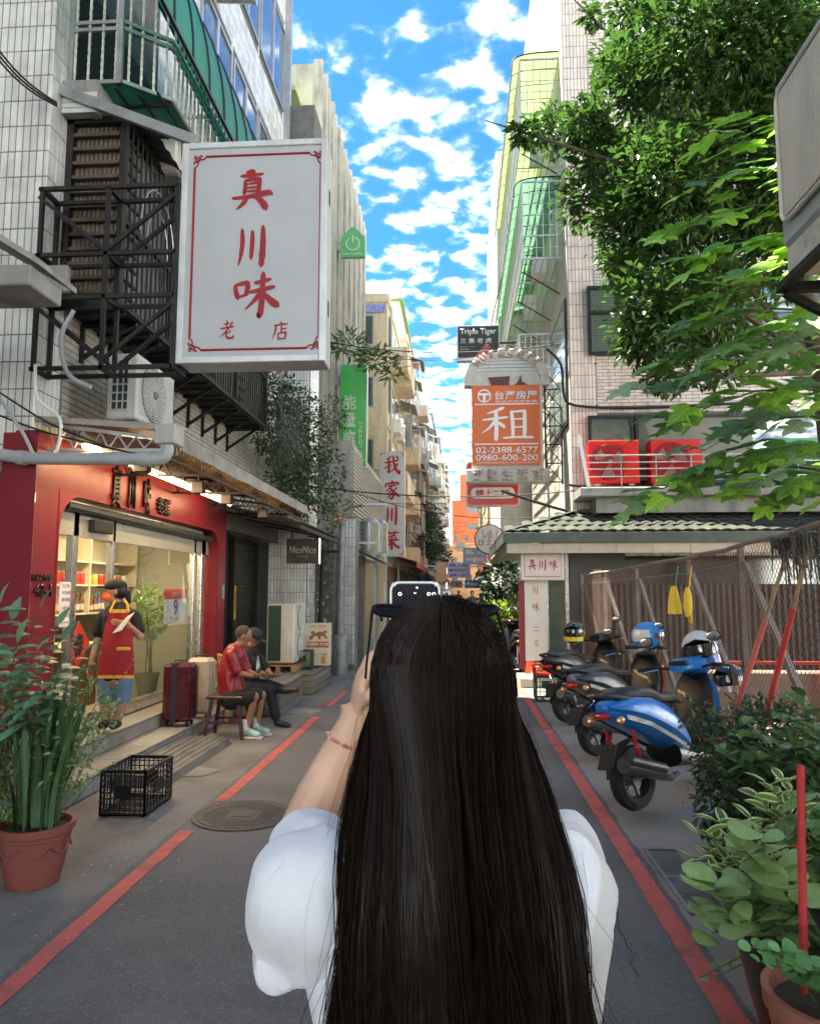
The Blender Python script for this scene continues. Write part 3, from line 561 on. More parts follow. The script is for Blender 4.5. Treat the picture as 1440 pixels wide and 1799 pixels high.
b = MB(); b.box(sx0 + w, sx1 - w, sy - .004, sy + .008, sz0 + w, sz1 - w); b.build('panel', mat('sign_panel', (.46, .47, .50), .35, var=.04, scale=2, dirt=.5, dscale=1.0, streak=1, dcol=(.5, .5, .5)), S)
fy = sy - .005; ux, uz = (1, 0, 0), (0, 0, 1)
cxs = (sx0 + sx1) / 2
for ch, px, py, W, H in (('真', 443, 336, .36, .37), ('川', 443, 432, .28, .36), ('味', 447, 518, .40, .40), ('老', 399, 580, .135, .17), ('店', 492, 582, .15, .17)):
    c = at(px, py, Y=fy); brush(ch, S, red_paint, (c.x, fy, c.z), ux, uz, W, H, name='character', fat=1.22)
b = MB(); rx0, rx1, rz0, rz1 = at(338, 430, Y=fy).x, at(562, 430, Y=fy).x, at(440, 613, Y=fy).z, at(440, 272, Y=fy).z; g = .012; k = .10
y_ = fy - .0006
def line(b, pts, r): b.tube([V((x, y_, z)) for x, z in pts], r, 6, sx=1)
[line(b, q, .0105) for q in ([(rx0 + k, rz1), (rx1 - k, rz1)], [(rx0 + k, rz0), (rx1 - k, rz0)], [(rx0, rz0 + k), (rx0, rz1 - k)], [(rx1, rz0 + k), (rx1, rz1 - k)])]
for X_, Z_, sx_, sz_ in ((rx0, rz0, 1, 1), (rx1, rz0, -1, 1), (rx0, rz1, 1, -1), (rx1, rz1, -1, -1)):
    for swap in (0, 1):
        pts = [(k, 0), (k * .82, .022), (k * .62, .028), (k * .45, .016), (k * .42, -.004), (k * .55, -.012), (k * .66, 0)]
        pts2 = [(k * .45, .016), (k * .30, .045), (k * .12, .05), (k * .04, .035), (k * .10, .022)]
        for P_ in (pts, pts2): line(b, [(X_ + sx_ * (q if swap else p), Z_ + sz_ * (p if swap else q)) for p, q in P_], .007)
    line(b, [(X_ + sx_ * p, Z_ + sz_ * q) for p, q in ((-.006, -.006), (.012, -.01), (.016, .012), (-.01, .016), (-.006, -.006), (.02, .02), (.045, .045))], .0055)
b.build('border', red_paint, S)
b = MB(); [b.box(sx1 + .001, sx1 + .004, sy + .14, sy + .2, z, z + .01) for z in [4.0 + i * .02 for i in range(7)] + [5.0 + i * .02 for i in range(7)]]; b.build('vent', black_plastic, S, smooth=0)
NL = thing('neighbour_building', 'unseen neighbouring block added for its shade beyond the left edge behind the grey eave', 'building', (-8, 0, 0)); b = MB(); b.box(-12, -4.5, -9, 5.85, 0, 23); b.build('wall', concrete, NL, kind='structure', smooth=0)  # out of view; added and raised to keep the sun off the woman
# ------------------------------------------------------------------ red restaurant front
SH = thing('restaurant', 'red-fronted ground floor restaurant with rounded glass shopfront and tiled steps', 'restaurant', (-3.6, 8.4, 0))
red_wall = mat('red_facade', (0.19, 0.006, 0.016), .42, var=.06, dirt=.18, dscale=1.5, streak=1, dcol=(.18, .02, .02))
XF = -3.50
def holed(b, x, y0, y1, z0, z1, hy0, hy1, hz0, hz1, r, ret, K_=8):
    inn, out = [], []
    for cy, cz, a0, oy, oz in ((hy1 - r, hz1 - r, 0, y1, z1), (hy0 + r, hz1 - r, pi / 2, y0, z1), (hy0 + .01, hz0 + .01, pi, y0, z0), (hy1 - .01, hz0 + .01, 1.5 * pi, y1, z0)):
        rr = r if cz > hz0 + .1 else .01
        for k in range(K_ + 1): a = a0 + pi / 2 * k / K_; inn.append(V((x, cy + rr * cos(a), cz + rr * sin(a)))); out.append(V((x, oy, oz)))
    n = len(inn); dx = V((-ret, 0, 0)); b.add(out + inn + [q + dx for q in inn], [(i, (i + 1) % n, n + (i + 1) % n, n + i) for i in range(n)] + [(n + i, n + (i + 1) % n, 2 * n + (i + 1) % n, 2 * n + i) for i in range(n)])
b = MB(); holed(b, XF, 5.88, 10.95, .0, 2.98, 6.27, 10.62, .30, 2.52, .34, .20)
b.box(-3.80, XF, 5.870, 5.878, 0, 2.98); b.box(-3.7, XF, 5.88, 10.95, 2.981, 3.0); b.box(-3.8, XF, 10.952, 10.96, 0, 2.98); b.build('facade', red_wall, SH, smooth=25)
lip = mat('dark_red_edge', (.22, .012, .02), .4)
b = MB(); holed(b, XF + .004, 6.245, 10.645, .27, 2.545, 6.27, 10.62, .30, 2.52, .34, .012)
b.build('opening_trim', lip, SH, smooth=25)
# room
warm_wall = mat('warm_interior_wall', (.50, .44, .33), .8, var=.05)
b = MB(); b.box(-6.4, -6.38, 6.0, 10.9, .3, 2.75); b.box(-6.4, -3.75, 5.96, 5.98, .3, 2.75); b.box(-6.4, -3.75, 10.9, 10.94, .3, 2.75); b.build('interior_wall', warm_wall, SH)
b = MB(); b.box(-6.4, -3.70, 5.98, 10.9, .29, .325); b.build('interior_floor', mat('interior_floor', (.30, .24, .18), .35, var=.1), SH)
b = MB(); b.box(-6.4, -3.70, 5.98, 10.9, 2.592, 2.615); b.build('interior_ceiling', mat('interior_ceiling', (.7, .65, .55), .8), SH)
for y in (7.2, 9.2):
    l = bpy.data.lights.new('ceiling_light', 'AREA'); l.energy = 2.4; l.color = (1, .86, .66); l.shape = 'RECTANGLE'; l.size = .3; l.size_y = 1.2
    lo = bpy.data.objects.new('ceiling_light', l); lo.location = (-4.2, y, 2.55); COL.objects.link(lo)
    b = MB(); b.box(-4.35, -4.05, y - .6, y + .6, 2.57, 2.59); b.build('light_panel', mat('light_panel', (.8, .8, .75), .5, emit=(1, .85, .62), estr=1.0), SH)
# stainless door and window frames
xg = -3.66
def vbar(y, z0=.33, z1=2.5, w=.06, x=xg, d=.05): b = MB(); b.box(x - d, x + .02, y - w / 2, y + w / 2, z0, z1, .004); b.build('mullion', stainless, SH)
for y, w in ((6.30, .05), (6.83, .10), (7.62, .06), (10.05, .07), (10.40, .16)): vbar(y, w=w)
b = MB(); b.box(xg - .05, xg + .02, 6.27, 10.6, 2.18, 2.50); b.build('transom_panel', mat('brushed_transom', (.55, .52, .46), .3, .6, var=.15, scale=2), SH)
b = MB(); b.box(xg - .06, xg + .03, 6.27, 10.6, .32, .44, .004); b.build('sill', stainless, SH)
b = MB(); b.rod((xg + .08, 6.5, 2.44), (xg + .08, 10.5, 2.40), .045, n=10); b.build('shutter_roll', mat('dark_tube', (.05, .06, .06), .4, .5), SH)
b = MB(); b.box(xg + .02, xg + .09, 7.05, 7.45, 2.24, 2.36, .008); b.build('door_sensor', black_plastic, SH)
gl = glass('shop_glass', (.93, .97, .95), .10)
for y0, y1 in ((6.33, 6.78), (7.65, 10.02), (10.09, 10.32)):
    b = MB(); b.quad((xg - .01, y0, .44), (xg - .01, y1, .44), (xg - .01, y1, 2.18), (xg - .01, y0, 2.18)); b.build('pane', gl, SH, smooth=0)
b = MB(); b.quad((xg - .005, 7.65, .44), (xg - .005, 10.02, .44), (xg - .005, 10.02, 1.22), (xg - .005, 7.65, 1.22)); b.quad((xg - .005, 6.33, .44), (xg - .005, 6.78, .44), (xg - .005, 6.78, 1.12), (xg - .005, 6.33, 1.12)); b.build('frosted_film', glass('frosted_film', (.72, .75, .66), .08, .25), SH, smooth=0)
# raised lettering on the facade
letm = mat('bronze_letters', (.02, .010, .008), .35, .5)
def facade_txt(s, px, py, W, H, m=letm, x=XF + .002, bold=.01, depth=.02, **kw):
    c = at(px, py, X=x); text(s, SH, m, (x, c.y, c.z), (0, 1, 0), (0, 0, 1), W, H, depth, bold, **kw)
facade_txt('真', 203, 855, .20, .44, bold=.02); facade_txt('川', 230, 860, .17, .42, bold=.02); facade_txt('味', 257, 872, .18, .40, bold=.02); facade_txt('老舖', 286, 890, .40, .20, bold=.03)
facade_txt('42-1', 74, 1037, .26, .105, bold=.03, depth=.012); facade_txt('康定路七巷', 72, 1015, .30, .06, small=True, depth=.010)
# steps
tile_step = mat('step_granite', (.26, .25, .235), .5, var=.12, scale=20, dirt=.4, dscale=2)
step_side = mat('step_tile', (.30, .29, .27), .5, rv=.1, dirt=.5, dscale=2)
ST = thing('steps', 'two low granite steps with tiled risers along the red restaurant front', 'steps', (-3.2, 8.4, 0))
b = MB(); b.box(-3.65, -3.34, 5.7, 10.96, .0, .285); b.box(-3.34, -3.02, 5.5, 10.96, 0, .13); b.build('core', grout, ST)
def slabs(x0, x1, z, y0, y1, L_=.58):
    b = MB(); b.box(0, x1 - x0, 0, L_ - .006, -.02, .0, .004); ob = b.build('slab', tile_step); me = ob.data; bpy.data.objects.remove(ob)
    pieces('slab', [me], [Matrix.Translation((x0, y0 + i * L_, z)) for i in range(int((y1 - y0) / L_))], ST)
slabs(-3.66, -3.325, .305, 5.7, 10.96); slabs(-3.335, -3.005, .15, 5.5, 10.96)
Fr = frame((-3.34, 5.7, 0), (0, 1, 0), (0, 0, 1)); tiled(ST, Fr, grid_rects(0, 5.2, .155, .28, .058, .12, .006), .006, step_side, 90)
Fr = frame((-3.02, 5.5, 0), (0, 1, 0), (0, 0, 1)); tiled(ST, Fr, grid_rects(0, 5.4, .0, .125, .2, .12, .006), .006, step_side, 27)
t = thing('metal_ramp', 'grooved grey metal ramp lying at the foot of the restaurant steps', 'ramp', (-2.7, 7.5, 0))
b = MB(); b.add([(-2.98, 6.4, .09), (-2.52, 6.4, .06), (-2.52, 8.15, .06), (-2.98, 8.15, .09), (-2.98, 6.4, 0), (-2.48, 6.4, 0), (-2.48, 8.15, 0), (-2.98, 8.15, 0)], [(0, 1, 2, 3), (1, 5, 6, 2), (0, 4, 5, 1), (3, 2, 6, 7)]); b.build('deck', mat('ramp_metal', (.20, .20, .195), .45, .6, dirt=.4, dscale=5), t, smooth=0)
b = MB(); [b.bar((-2.95 + i * .075, 6.4, .094 - i * .005), (-2.95 + i * .075, 8.15, .094 - i * .005), .012) for i in range(6)]; b.build('ridge', steel, t)
# shelves along the back wall with goods
sx = -4.75
SC = thing('shelf_unit', 'cream wall shelving inside the restaurant stocked with cans and bottles', 'shelf', (sx, 8.5, 1.3))
cream = mat('cream_laminate', (.62, .53, .36), .5)
ys = [at(px, 980, X=sx).y for px in (92, 165, 200, 246, 328)]
b = MB(); b.box(sx - .30, sx - .28, 7.0, 10.7, 1.38, 2.5); b.build('back_board', warm_wall, SC)
for z in (1.36, 1.72, 2.02, 2.42): b = MB(); b.box(sx - .28, sx, 7.0, 10.7, z, z + .022); b.build('shelf_board', cream, SC)
for y in (7.0, 7.75, 8.35, 9.3, 10.68): b = MB(); b.box(sx - .28, sx + .002, y, y + .025, 1.36, 2.44); b.build('divider', cream, SC)
cols = [(.45, .03, .02), (.5, .35, .06), (.12, .05, .02), (.55, .5, .4), (.08, .06, .2), (.3, .08, .03)]
gm = [mat('goods_%s' % n, c, .35, var=.05) for n, c in zip(('red', 'yellow', 'brown', 'cream', 'violet', 'rust'), cols)]; lidm = mat('goods_lid', (.5, .42, .15), .4, .4)
def bottle(x, y, z, h, r, m, lab):
    o = thing('bottle', lab, 'bottle', (x, y, z), 'bottles on the restaurant shelves'); b = MB(); b.lathe([(r, 0), (r, h * .6), (r * .4, h * .75), (r * .35, h)], (x, y, z), 10); b.build('glass_body', m, o); b = MB(); b.lathe([(r * 1.02, h * .15), (r * 1.02, h * .45)], (x, y, z), 10, cap0=False, cap1=False); b.build('paper_label', gm[3], o)
    b = MB(); b.lathe([(r * .42, h * .96), (r * .42, h * 1.03)], (x, y, z), 8); b.build('cap', lidm, o); return o
def can(x, y, z, h, r, m, lab):
    o = thing('can', lab, 'can', (x, y, z), 'cans and jars on the restaurant shelves'); b = MB(); b.lathe([(r * .95, 0), (r, .005), (r, h - .005), (r * .95, h)], (x, y, z), 12); b.build('body', m, o); b = MB(); b.lathe([(r * .9, h), (r * .9, h + .008)], (x, y, z), 12); b.build('lid', lidm, o); return o
rg = random.Random(5); y = 7.1
while y < 10.6:
    if abs((y - 7.75)) > .05 and abs(y - 8.35) > .05 and abs(y - 9.3) > .05:
        if y > 8.4: bottle(sx - .07, y, 1.383, rg.uniform(.20, .27), .035, gm[rg.choice([2, 5, 4, 2])], 'dark bottle with a cream label on the lowest restaurant shelf')
        else: can(sx - .08, y, 1.383, rg.uniform(.1, .16), .04, gm[rg.choice([3, 1, 5])], 'squat jar on the lowest restaurant shelf')
    y += rg.uniform(.095, .13)
y = 8.42
while y < 9.25: can(sx - .08, y, 1.743, .15, .045, gm[0], 'red can on the middle restaurant shelf'); y += .115
y = 9.4
while y < 10.5: can(sx - .08, y, 1.743, .13, .05, gm[rg.choice([0, 1, 3])], 'assorted tin on the upper middle restaurant shelf'); y += .17
# counter below, red poster, hanging calendar, notices on the glass
t = thing('counter', 'pale service counter inside the restaurant behind the worker', 'counter', (-4.6, 8.0, .33)); b = MB(); b.box(-4.75, -4.35, 6.9, 8.8, .33, 1.02, .01); b.build('body', gm[2], t); b = MB(); b.box(-4.78, -4.30, 6.88, 8.85, 1.021, 1.05, .005); b.build('top', cream, t)
for i, (yy, cc) in enumerate(((7.3, 1), (7.55, 3), (7.85, 1))): can(-4.42, yy, 1.052, .13, .045, gm[cc], 'small condiment jar on the restaurant counter')
c = at(516 * 400 / 1384, 780 + 1220 * 400 / 1384, X=-4.2)
t = thing('poster', 'red diamond spring couplet with one black character hanging below the counter', 'poster', (-4.28, c.y, c.z)); b = MB(); s_ = .26; b.prism([(0, -s_), (s_, 0), (0, s_), (-s_, 0)], (-4.28, c.y, c.z), (0, 1, 0), (0, 0, 1), .004); b.build('sheet', mat('poster_red', (.6, .03, .02), .6), t); text('春', t, black_plastic, (-4.274, c.y, c.z), (0, 1, 0), (0, 0, 1), .24, .26, .001, .03)
x_ = xg - .03; c0, c1 = at(290, 1035, X=x_), at(326, 1092, X=x_)
t = thing('calendar', 'wall calendar with red header showing a large 9 behind the glass', 'calendar', (x_, c0.y, c1.z)); papm = mat('paper_white', (.62, .60, .56), .8)
b = MB(); b.box(x_ - .006, x_, c0.y, c1.y, c1.z, c0.z - .13); b.build('sheet', papm, t); b = MB(); b.box(x_ - .006, x_ + .002, c0.y, c1.y, c0.z - .128, c0.z); b.build('header', mat('calendar_red', (.55, .03, .03), .6), t)
text('9', t, mat('calendar_blue', (.06, .05, .22), .6), (x_ + .001, (c0.y + c1.y) / 2, c1.z + .20), (0, 1, 0), (0, 0, 1), .15, .21, .001, .02); text('正宗四川菜', t, papm, (x_ + .003, (c0.y + c1.y) / 2, c0.z - .06), (0, 1, 0), (0, 0, 1), .26, .05, .001, small=True)
text('十一月 星期五', t, MATS['calendar_red'], (x_ + .001, (c0.y + c1.y) / 2, c1.z + .05), (0, 1, 0), (0, 0, 1), .24, .04, .001, small=True)
for k, (py0, py1, lab, lines) in enumerate(((1022, 1060, 'upper white notice sheet taped to the left shop pane', ('公休日', '本店用餐時間', '最後點餐')), (1061, 1100, 'lower white notice sheet with a black arrow on the left shop pane', ('2樓 座位區', '請往前走', '←━━━')))):
    x_ = xg + .012; c0, c1 = at(105, py0, X=x_), at(131, py1, X=x_); t = thing('notice', lab, 'notice', (x_, c0.y, c1.z)); b = MB(); b.box(x_, x_ + .002, c0.y, c1.y, c1.z, c0.z); b.build('sheet', mat('notice_paper', (.72, .66, .66), .8), t)
    for i, s_ in enumerate(lines): text(s_, t, black_plastic, (x_ + .0024, (c0.y + c1.y) / 2, c0.z - (c0.z - c1.z) * (i + .6) / 3.2), (0, 1, 0), (0, 0, 1), (c1.y - c0.y) * .7, .035, .0006, small=True)
# potted bush inside the window
def leafmesh(name, L_, W_, m, fold=.15, curl=.15, n=4, notch=False):
    b = MB(); vs = []; fs = []
    for i in range(n + 1):
        t = i / n; w = W_ / 2 * sin(pi * min(1, t * .92 + .06)) ** .8 if 0 < i < n else W_ * .02; z = -curl * L_ * t * t; vs += [(-w, L_ * t, z + fold * w), (0, L_ * t, z), (w, L_ * t, z + fold * w)]
    for i in range(n):
        o = i * 3; fs += [(o, o + 1, o + 4, o + 3), (o + 1, o + 2, o + 5, o + 4)]
    b.add(vs, fs); ob = b.build(name, m, smooth=80); me = ob.data; bpy.data.objects.remove(ob); return me
def leaf_mat(name, col, rough=.4, trans=.25, rv=.35, spec=.5, back=None): return mat(name, col, rough, var=.18, scale=8, rv=rv, trans=trans, spec=spec)
def scatter_leaves(b, pts, L_, W_, up=.3, rg=random, out=None, quads=1, droop=0.0):
    """leaf blades into one builder: each blade two quads folded on the midrib"""
    for p in pts:
        d = V((rg.gauss(0, 1), rg.gauss(0, 1), rg.gauss(0, .6) + up - droop))
        if out is not None: d += (p - out).normalized() * 1.2
        d.normalize(); s = d.cross(V((rg.gauss(0, .4), rg.gauss(0, .4), 1))).normalized(); n = s.cross(d); l = L_ * rg.uniform(.6, 1.25); w = W_ * rg.uniform(.7, 1.2) / 2
        b.r = rg.random(); m_ = p + d * l * .5 - n * l * .02; e = p + d * l - n * l * .14
        b.add([p, m_ + s * w + n * w * .3, e, m_ - s * w + n * w * .3], [(0, 1, 2), (0, 2, 3)])
    b.r = 0
def leaf_cloud(name, label, cat, blobs, N_, L_, W_, m, stem_m, base, group=None, rg=None, stems=6, pot=None, shell=.5, droop=0.0, up=.3):
    rg = rg or random.Random(len(label)); o = thing(name, label, cat, base, group); b = MB(); tot = sum(r[0] * r[1] * r[2] for _, r in blobs)
    for c, r in blobs:
        c = V(c); n = max(8, int(N_ * r[0] * r[1] * r[2] / tot)); pts = []
        while len(pts) < n:
            q = V((rg.uniform(-1, 1), rg.uniform(-1, 1), rg.uniform(-1, 1)))
            if q.length > 1 or q.length < shell * rg.random(): continue
            if noise.noise(V((q.x * 2.3 + c.x * 3, q.y * 2.3 + c.y, q.z * 2.3)) * 1.2) < -.22: continue
            pts.append(c + V((q.x * r[0], q.y * r[1], q.z * r[2])))
        scatter_leaves(b, pts, L_, W_, up, rg, c, droop=droop)
    b.build('foliage', m, o, kind='stuff', smooth=0)
    for i in range(stems):
        c, r = blobs[i % len(blobs)]; e = V(c) + V((rg.uniform(-.5, .5) * r[0], rg.uniform(-.5, .5) * r[1], rg.uniform(-.2, .5) * r[2])); s = V(base) + V((rg.uniform(-.05, .05), rg.uniform(-.05, .05), 0)); mid = s.lerp(e, .5) + V((rg.uniform(-.05, .05), rg.uniform(-.05, .05), .05)); b = MB(); b.tube([s, mid, e], [.009, .007, .003], 5); b.build('stem', stem_m, o)
    return o
stem_brown = mat('brown_stem', (.10, .07, .045), .8, var=.2); stem_green = mat('green_stem', (.07, .13, .035), .6, var=.15)
lime = leaf_mat('lime_leaf', (.22, .34, .09), .4, .3)
c = at(262, 1090, X=-3.95); leaf_cloud('potted_bush', 'pale leafy potted bush standing behind the restaurant glass', 'plant', [((c.x, c.y, c.z + .1), (.22, .30, .32))], 420, .09, .045, lime, stem_green, (c.x, c.y, .62), stems=5)
t = thing('plant_pot', 'small grey pot holding the bush behind the glass', 'pot', (c.x, c.y, .33)); b = MB(); b.lathe([(.10, 0), (.15, .26), (.16, .28), (.145, .28), (.13, .2)], (c.x, c.y, .34), 20); b.build('body', concrete, t)

# ------------------------------------------------------------------ awning over the restaurant, LED tube, gutter pipe
CN = thing('shop_awning', 'weathered metal awning on truss arms above the red restaurant', 'awning', (-3.0, 8.5, 2.8))
tarp = mat('weathered_awning_sheet', (.30, .27, .235), .7, var=.25, scale=4, dirt=.75, dscale=3, dcol=(.08, .07, .06), bump=.4, bscale=15)
b = MB(); n = 44; vs = []
for i in range(n + 1):
    y = 6.0 + 5.3 * i / n; d = .010 * (1 if i % 2 else -1); q = noise.noise(V((y * 1.3, 0, 0))) * .03; vs += [V((-3.6, y, 3.16 + d)), V((-2.42, y, 2.99 + d + q))]
b.add(vs, [(2 * i, 2 * i + 1, 2 * i + 3, 2 * i + 2) for i in range(n)]); b.build('sheet', tarp, CN, smooth=0)
b = MB(); n = 26; vs = []
for i in range(n + 1): y = 5.98 + 5.35 * i / n; q = noise.noise(V((y * 2.3, 4, 0))) * .012; vs += [V((-2.42 + q, y, 3.0)), V((-2.34 + q, y, 2.97)), V((-2.33 + q, y, 2.84 + q))]
b.add(vs, [(3 * i + j, 3 * i + j + 1, 3 * i + j + 4, 3 * i + j + 3) for i in range(n) for j in (0, 1)]); b.build('valance', tarp, CN, smooth=60)
for y in (6.02, 7.4, 8.8, 10.2, 11.25):
    b = MB(); b.bar((-3.55, y, 3.08), (-2.42, y, 2.93), .03); b.bar((-3.55, y, 2.86), (-2.42, y, 2.84), .025)
    for k in range(7): x0 = -3.5 + k * .155; b.bar((x0, y, 3.06 - k * .02), (x0 + .075, y, 2.86), .012); b.bar((x0 + .075, y, 2.86), (x0 + .155, y, 3.04 - k * .02), .012)
    b.build('truss_arm', dark_steel if y > 6.5 else steel, CN)
b = MB(); b.bar((-2.5, 6, 2.97), (-2.5, 11.3, 2.97), .02); b.bar((-2.5, 6, 2.80), (-2.5, 11.3, 2.80), .02)
for k in range(60): y = 6 + k * .088; b.bar((-2.5, y, 2.80), (-2.5, y + .044, 2.97), .009); b.bar((-2.5, y + .044, 2.97), (-2.5, y + .088, 2.80), .009)
b.build('edge_truss', mat('rusty_steel', (.13, .08, .055), .7, .2, var=.3), CN)
b = MB(); b.bar((-3.62, 5.97, 3.12), (-2.34, 5.97, 3.02), .03, .05); b.bar((-3.62, 5.96, 2.80), (-2.34, 5.96, 2.80), .025, .04); b.build('front_frame', mat('weathered_wood_bar', (.32, .29, .25), .7, dirt=.5, dscale=6), CN)
LT = thing('tube_light', 'long warm glowing tube light along the top of the red facade', 'light', (-3.1, 8, 2.85))
b = MB(); b.rod((-3.12, 5.9, 2.865), (-3.12, 9.9, 2.835), .016, n=8); b.build('tube', mat('warm_tube', (1, .9, .75), .4, emit=(1, .72, .42), estr=4.0), LT)
b = MB(); b.box(-3.17, -3.07, 5.9, 9.95, 2.885, 2.90); b.build('batten', steel, LT)
l = bpy.data.lights.new('tube_glow', 'AREA'); l.energy = 6; l.color = (1, .66, .40); l.shape = 'RECTANGLE'; l.size = .05; l.size_y = 4.0
lo = bpy.data.objects.new('tube_glow', l); lo.location = (-3.12, 7.9, 2.82); lo.rotation_euler = (0, R(-35), 0); COL.objects.link(lo)
for px, py, yy in ((315, 885, 6.45), (575, 935, 8.9), (262, 878, 7.9), (120, 790, 10.6)):
    t = thing('spotlight', {6.45: 'black spotlight under the awning nearest the gutter pipe', 8.9: 'black spotlight under the middle of the awning', 7.9: 'black spotlight above the raised facade letters', 10.6: 'black spotlight at the far end of the awning'}[yy], 'lamp', (-2.85, yy, 2.85), 'spotlights under the awning')
    b = MB(); b.box(-2.92, -2.78, yy - .05, yy + .05, 2.72, 2.86, .01, Matrix.Translation((0, 0, 0))); b.build('head', black_plastic, t); b = MB(); b.bar((-2.85, yy, 2.86), (-2.85, yy, 2.96), .02, up=(1, 0, 0)); b.build('arm', black_plastic, t)
GP = thing('gutter_pipe', 'thick grey plastic gutter pipe running across above the shopfront', 'pipe', (-3, 5.82, 2.7))
def bend(pts, r, n=5):
    pts = [V(p) for p in pts]; out = [pts[0]]
    for a, p, c in zip(pts, pts[1:], pts[2:]):
        u, w = (a - p).normalized(), (c - p).normalized()
        for i in range(n + 1): t = i / n; q = (p + u * r).lerp(p, t).lerp(p.lerp(p + w * r, t), t); out.append(q)
    return out + [pts[-1]]
b = MB(); b.tube(bend([(-3.86, 5.80, 0), (-3.86, 5.80, 2.79), (-3.55, 5.80, 2.745), (-2.36, 5.80, 2.72), (-2.36, 5.80, 2.86)], .09), .052, 14); b.build('pipe', grey_pvc, GP)
b = MB(); [b.rod(p, q, .062, n=14) for p, q in (((-3.55, 5.8, 2.745), (-3.62, 5.8, 2.752)), ((-2.50, 5.8, 2.722), (-2.58, 5.8, 2.724)), ((-3.86, 5.8, 1.9), (-3.86, 5.8, 2.0)))]; b.build('collar', grey_pvc, GP)
b = MB(); b.box(-2.44, -2.27, 5.72, 5.93, 2.84, 3.0, .01); b.build('catch_box', mat('bleached_box', (.42, .40, .37), .7, dirt=.5), GP)
# hoses and cables hanging on the wall
for pts, r, m, lab in ((((62, 640), (66, 700), (105, 735), (100, 790), (72, 812)), .014, white_paint, 'white corrugated drain hose looping down from the condenser'), (((130, 545), (108, 590), (118, 655), (160, 680)), .020, grey_pvc, 'white hose curling behind the sign truss'), (((0, 700), (40, 760), (60, 800), (75, 808)), .016, grey_pvc, 'grey hose dropping beside the red column'), (((0, 690), (90, 745), (200, 790)), .008, cable_mat, 'black cable sagging along the top of the shop wall'), (((0, 730), (90, 762), (250, 800)), .008, cable_mat, 'second black cable drooping to the awning edge')):
    P_ = [at(x, y, Y=5.78) for x, y in pts]; Q = []
    for i in range(len(P_) - 1):
        p0, p1, p2, p3 = P_[max(i - 1, 0)], P_[i], P_[i + 1], P_[min(i + 2, len(P_) - 1)]
        for t in (0, .25, .5, .75): Q.append(.5 * ((2 * p1) + (p2 - p0) * t + (2 * p0 - 5 * p1 + 4 * p2 - p3) * t * t + (3 * p1 - p0 - 3 * p2 + p3) * t ** 3))
    b = MB(); b.tube(Q + [P_[-1]], r, 8); tag(b.build('hose' if r > .01 else 'cable', m), lab, 'hose' if r > .01 else 'cable')
for k, (dz, dx) in enumerate(((0, 0), (.05, .02), (.09, .05))):
    b = MB(); a_, c_ = at(-60, 0 + k * 12, Y=5.2), at(100, 180 + k * 3, Y=5.9); b.tube([a_.lerp(c_, t / 10) - V((0, 0, .12 * sin(pi * t / 10))) for t in range(11)], .009, 6); tag(b.build('cable', cable_mat), ('topmost', 'middle', 'lowest')[k] + ' of the black cables slanting down to the tile corner', 'cable', 'cables slanting to the tiled corner')
# concrete blocks and eave at the far left edge
t = thing('neighbour_eave', 'grey metal eave and beam end poking in at the far left', 'eave', (-3.1, 4.5, 3.6)); b = MB()
b.add([(-4.2, 4.2, 4.75), (-2.75, 4.5, 3.84), (-2.75, 5.0, 3.84), (-4.2, 5.0, 4.75), (-4.2, 4.2, 4.68), (-2.75, 4.5, 3.80), (-2.75, 5.0, 3.80), (-4.2, 5.0, 4.68)], [(0, 1, 2, 3), (4, 7, 6, 5), (0, 4, 5, 1), (1, 5, 6, 2)]); b.build('roof_sheet', tarp, t, smooth=0)
b = MB(); b.box(-4.4, -2.80, 4.5, 4.9, 3.66, 3.80, .01); b.build('beam', concrete, t); b = MB(); b.tube(bend([(-4.4, 4.45, 3.58), (-3.05, 4.45, 3.58), (-3.05, 4.45, 3.4)], .08), .05, 12); b.build('gutter', grey_pvc, t)
t = thing('concrete_bracket', 'rough concrete bracket block on the tiled corner under the black truss', 'bracket', (-3.6, 5.9, 4.2)); b = MB(); b.box(-3.56, -3.27, 5.78, 5.85, 4.16, 4.40, .015); b.box(-3.7, -3.45, 5.85, 5.94, 4.10, 4.36, .015); b.build('block', concrete, t)
# pillar left of the red column
t = thing('mosaic_pillar', 'dull purple mosaic pillar left of the red restaurant column', 'pillar', (-4.5, 5.9, 0)); b = MB(); b.box(-6, -3.805, 5.9, 6.1, 0, 2.62); b.build('core', grout, t)
tiled(t, frame((-6, 5.895, 0), (1, 0, 0), (0, 0, 1)), grid_rects(1.2, 2.19, .3, 2.6, .045, .045, .004), .005, mat('purple_mosaic', (.12, .09, .105), .4, rv=.15), 150)
b = MB(); b.box(-4.2, -3.83, 5.75, 5.88, 0, 1.72, .01); tag(b.build('board', mat('mossy_board', (.085, .085, .075), .85, var=.3, dirt=.6, dcol=(.03, .035, .03), bump=.5)), 'mossy dark upright board leaning beside the red column', 'board')
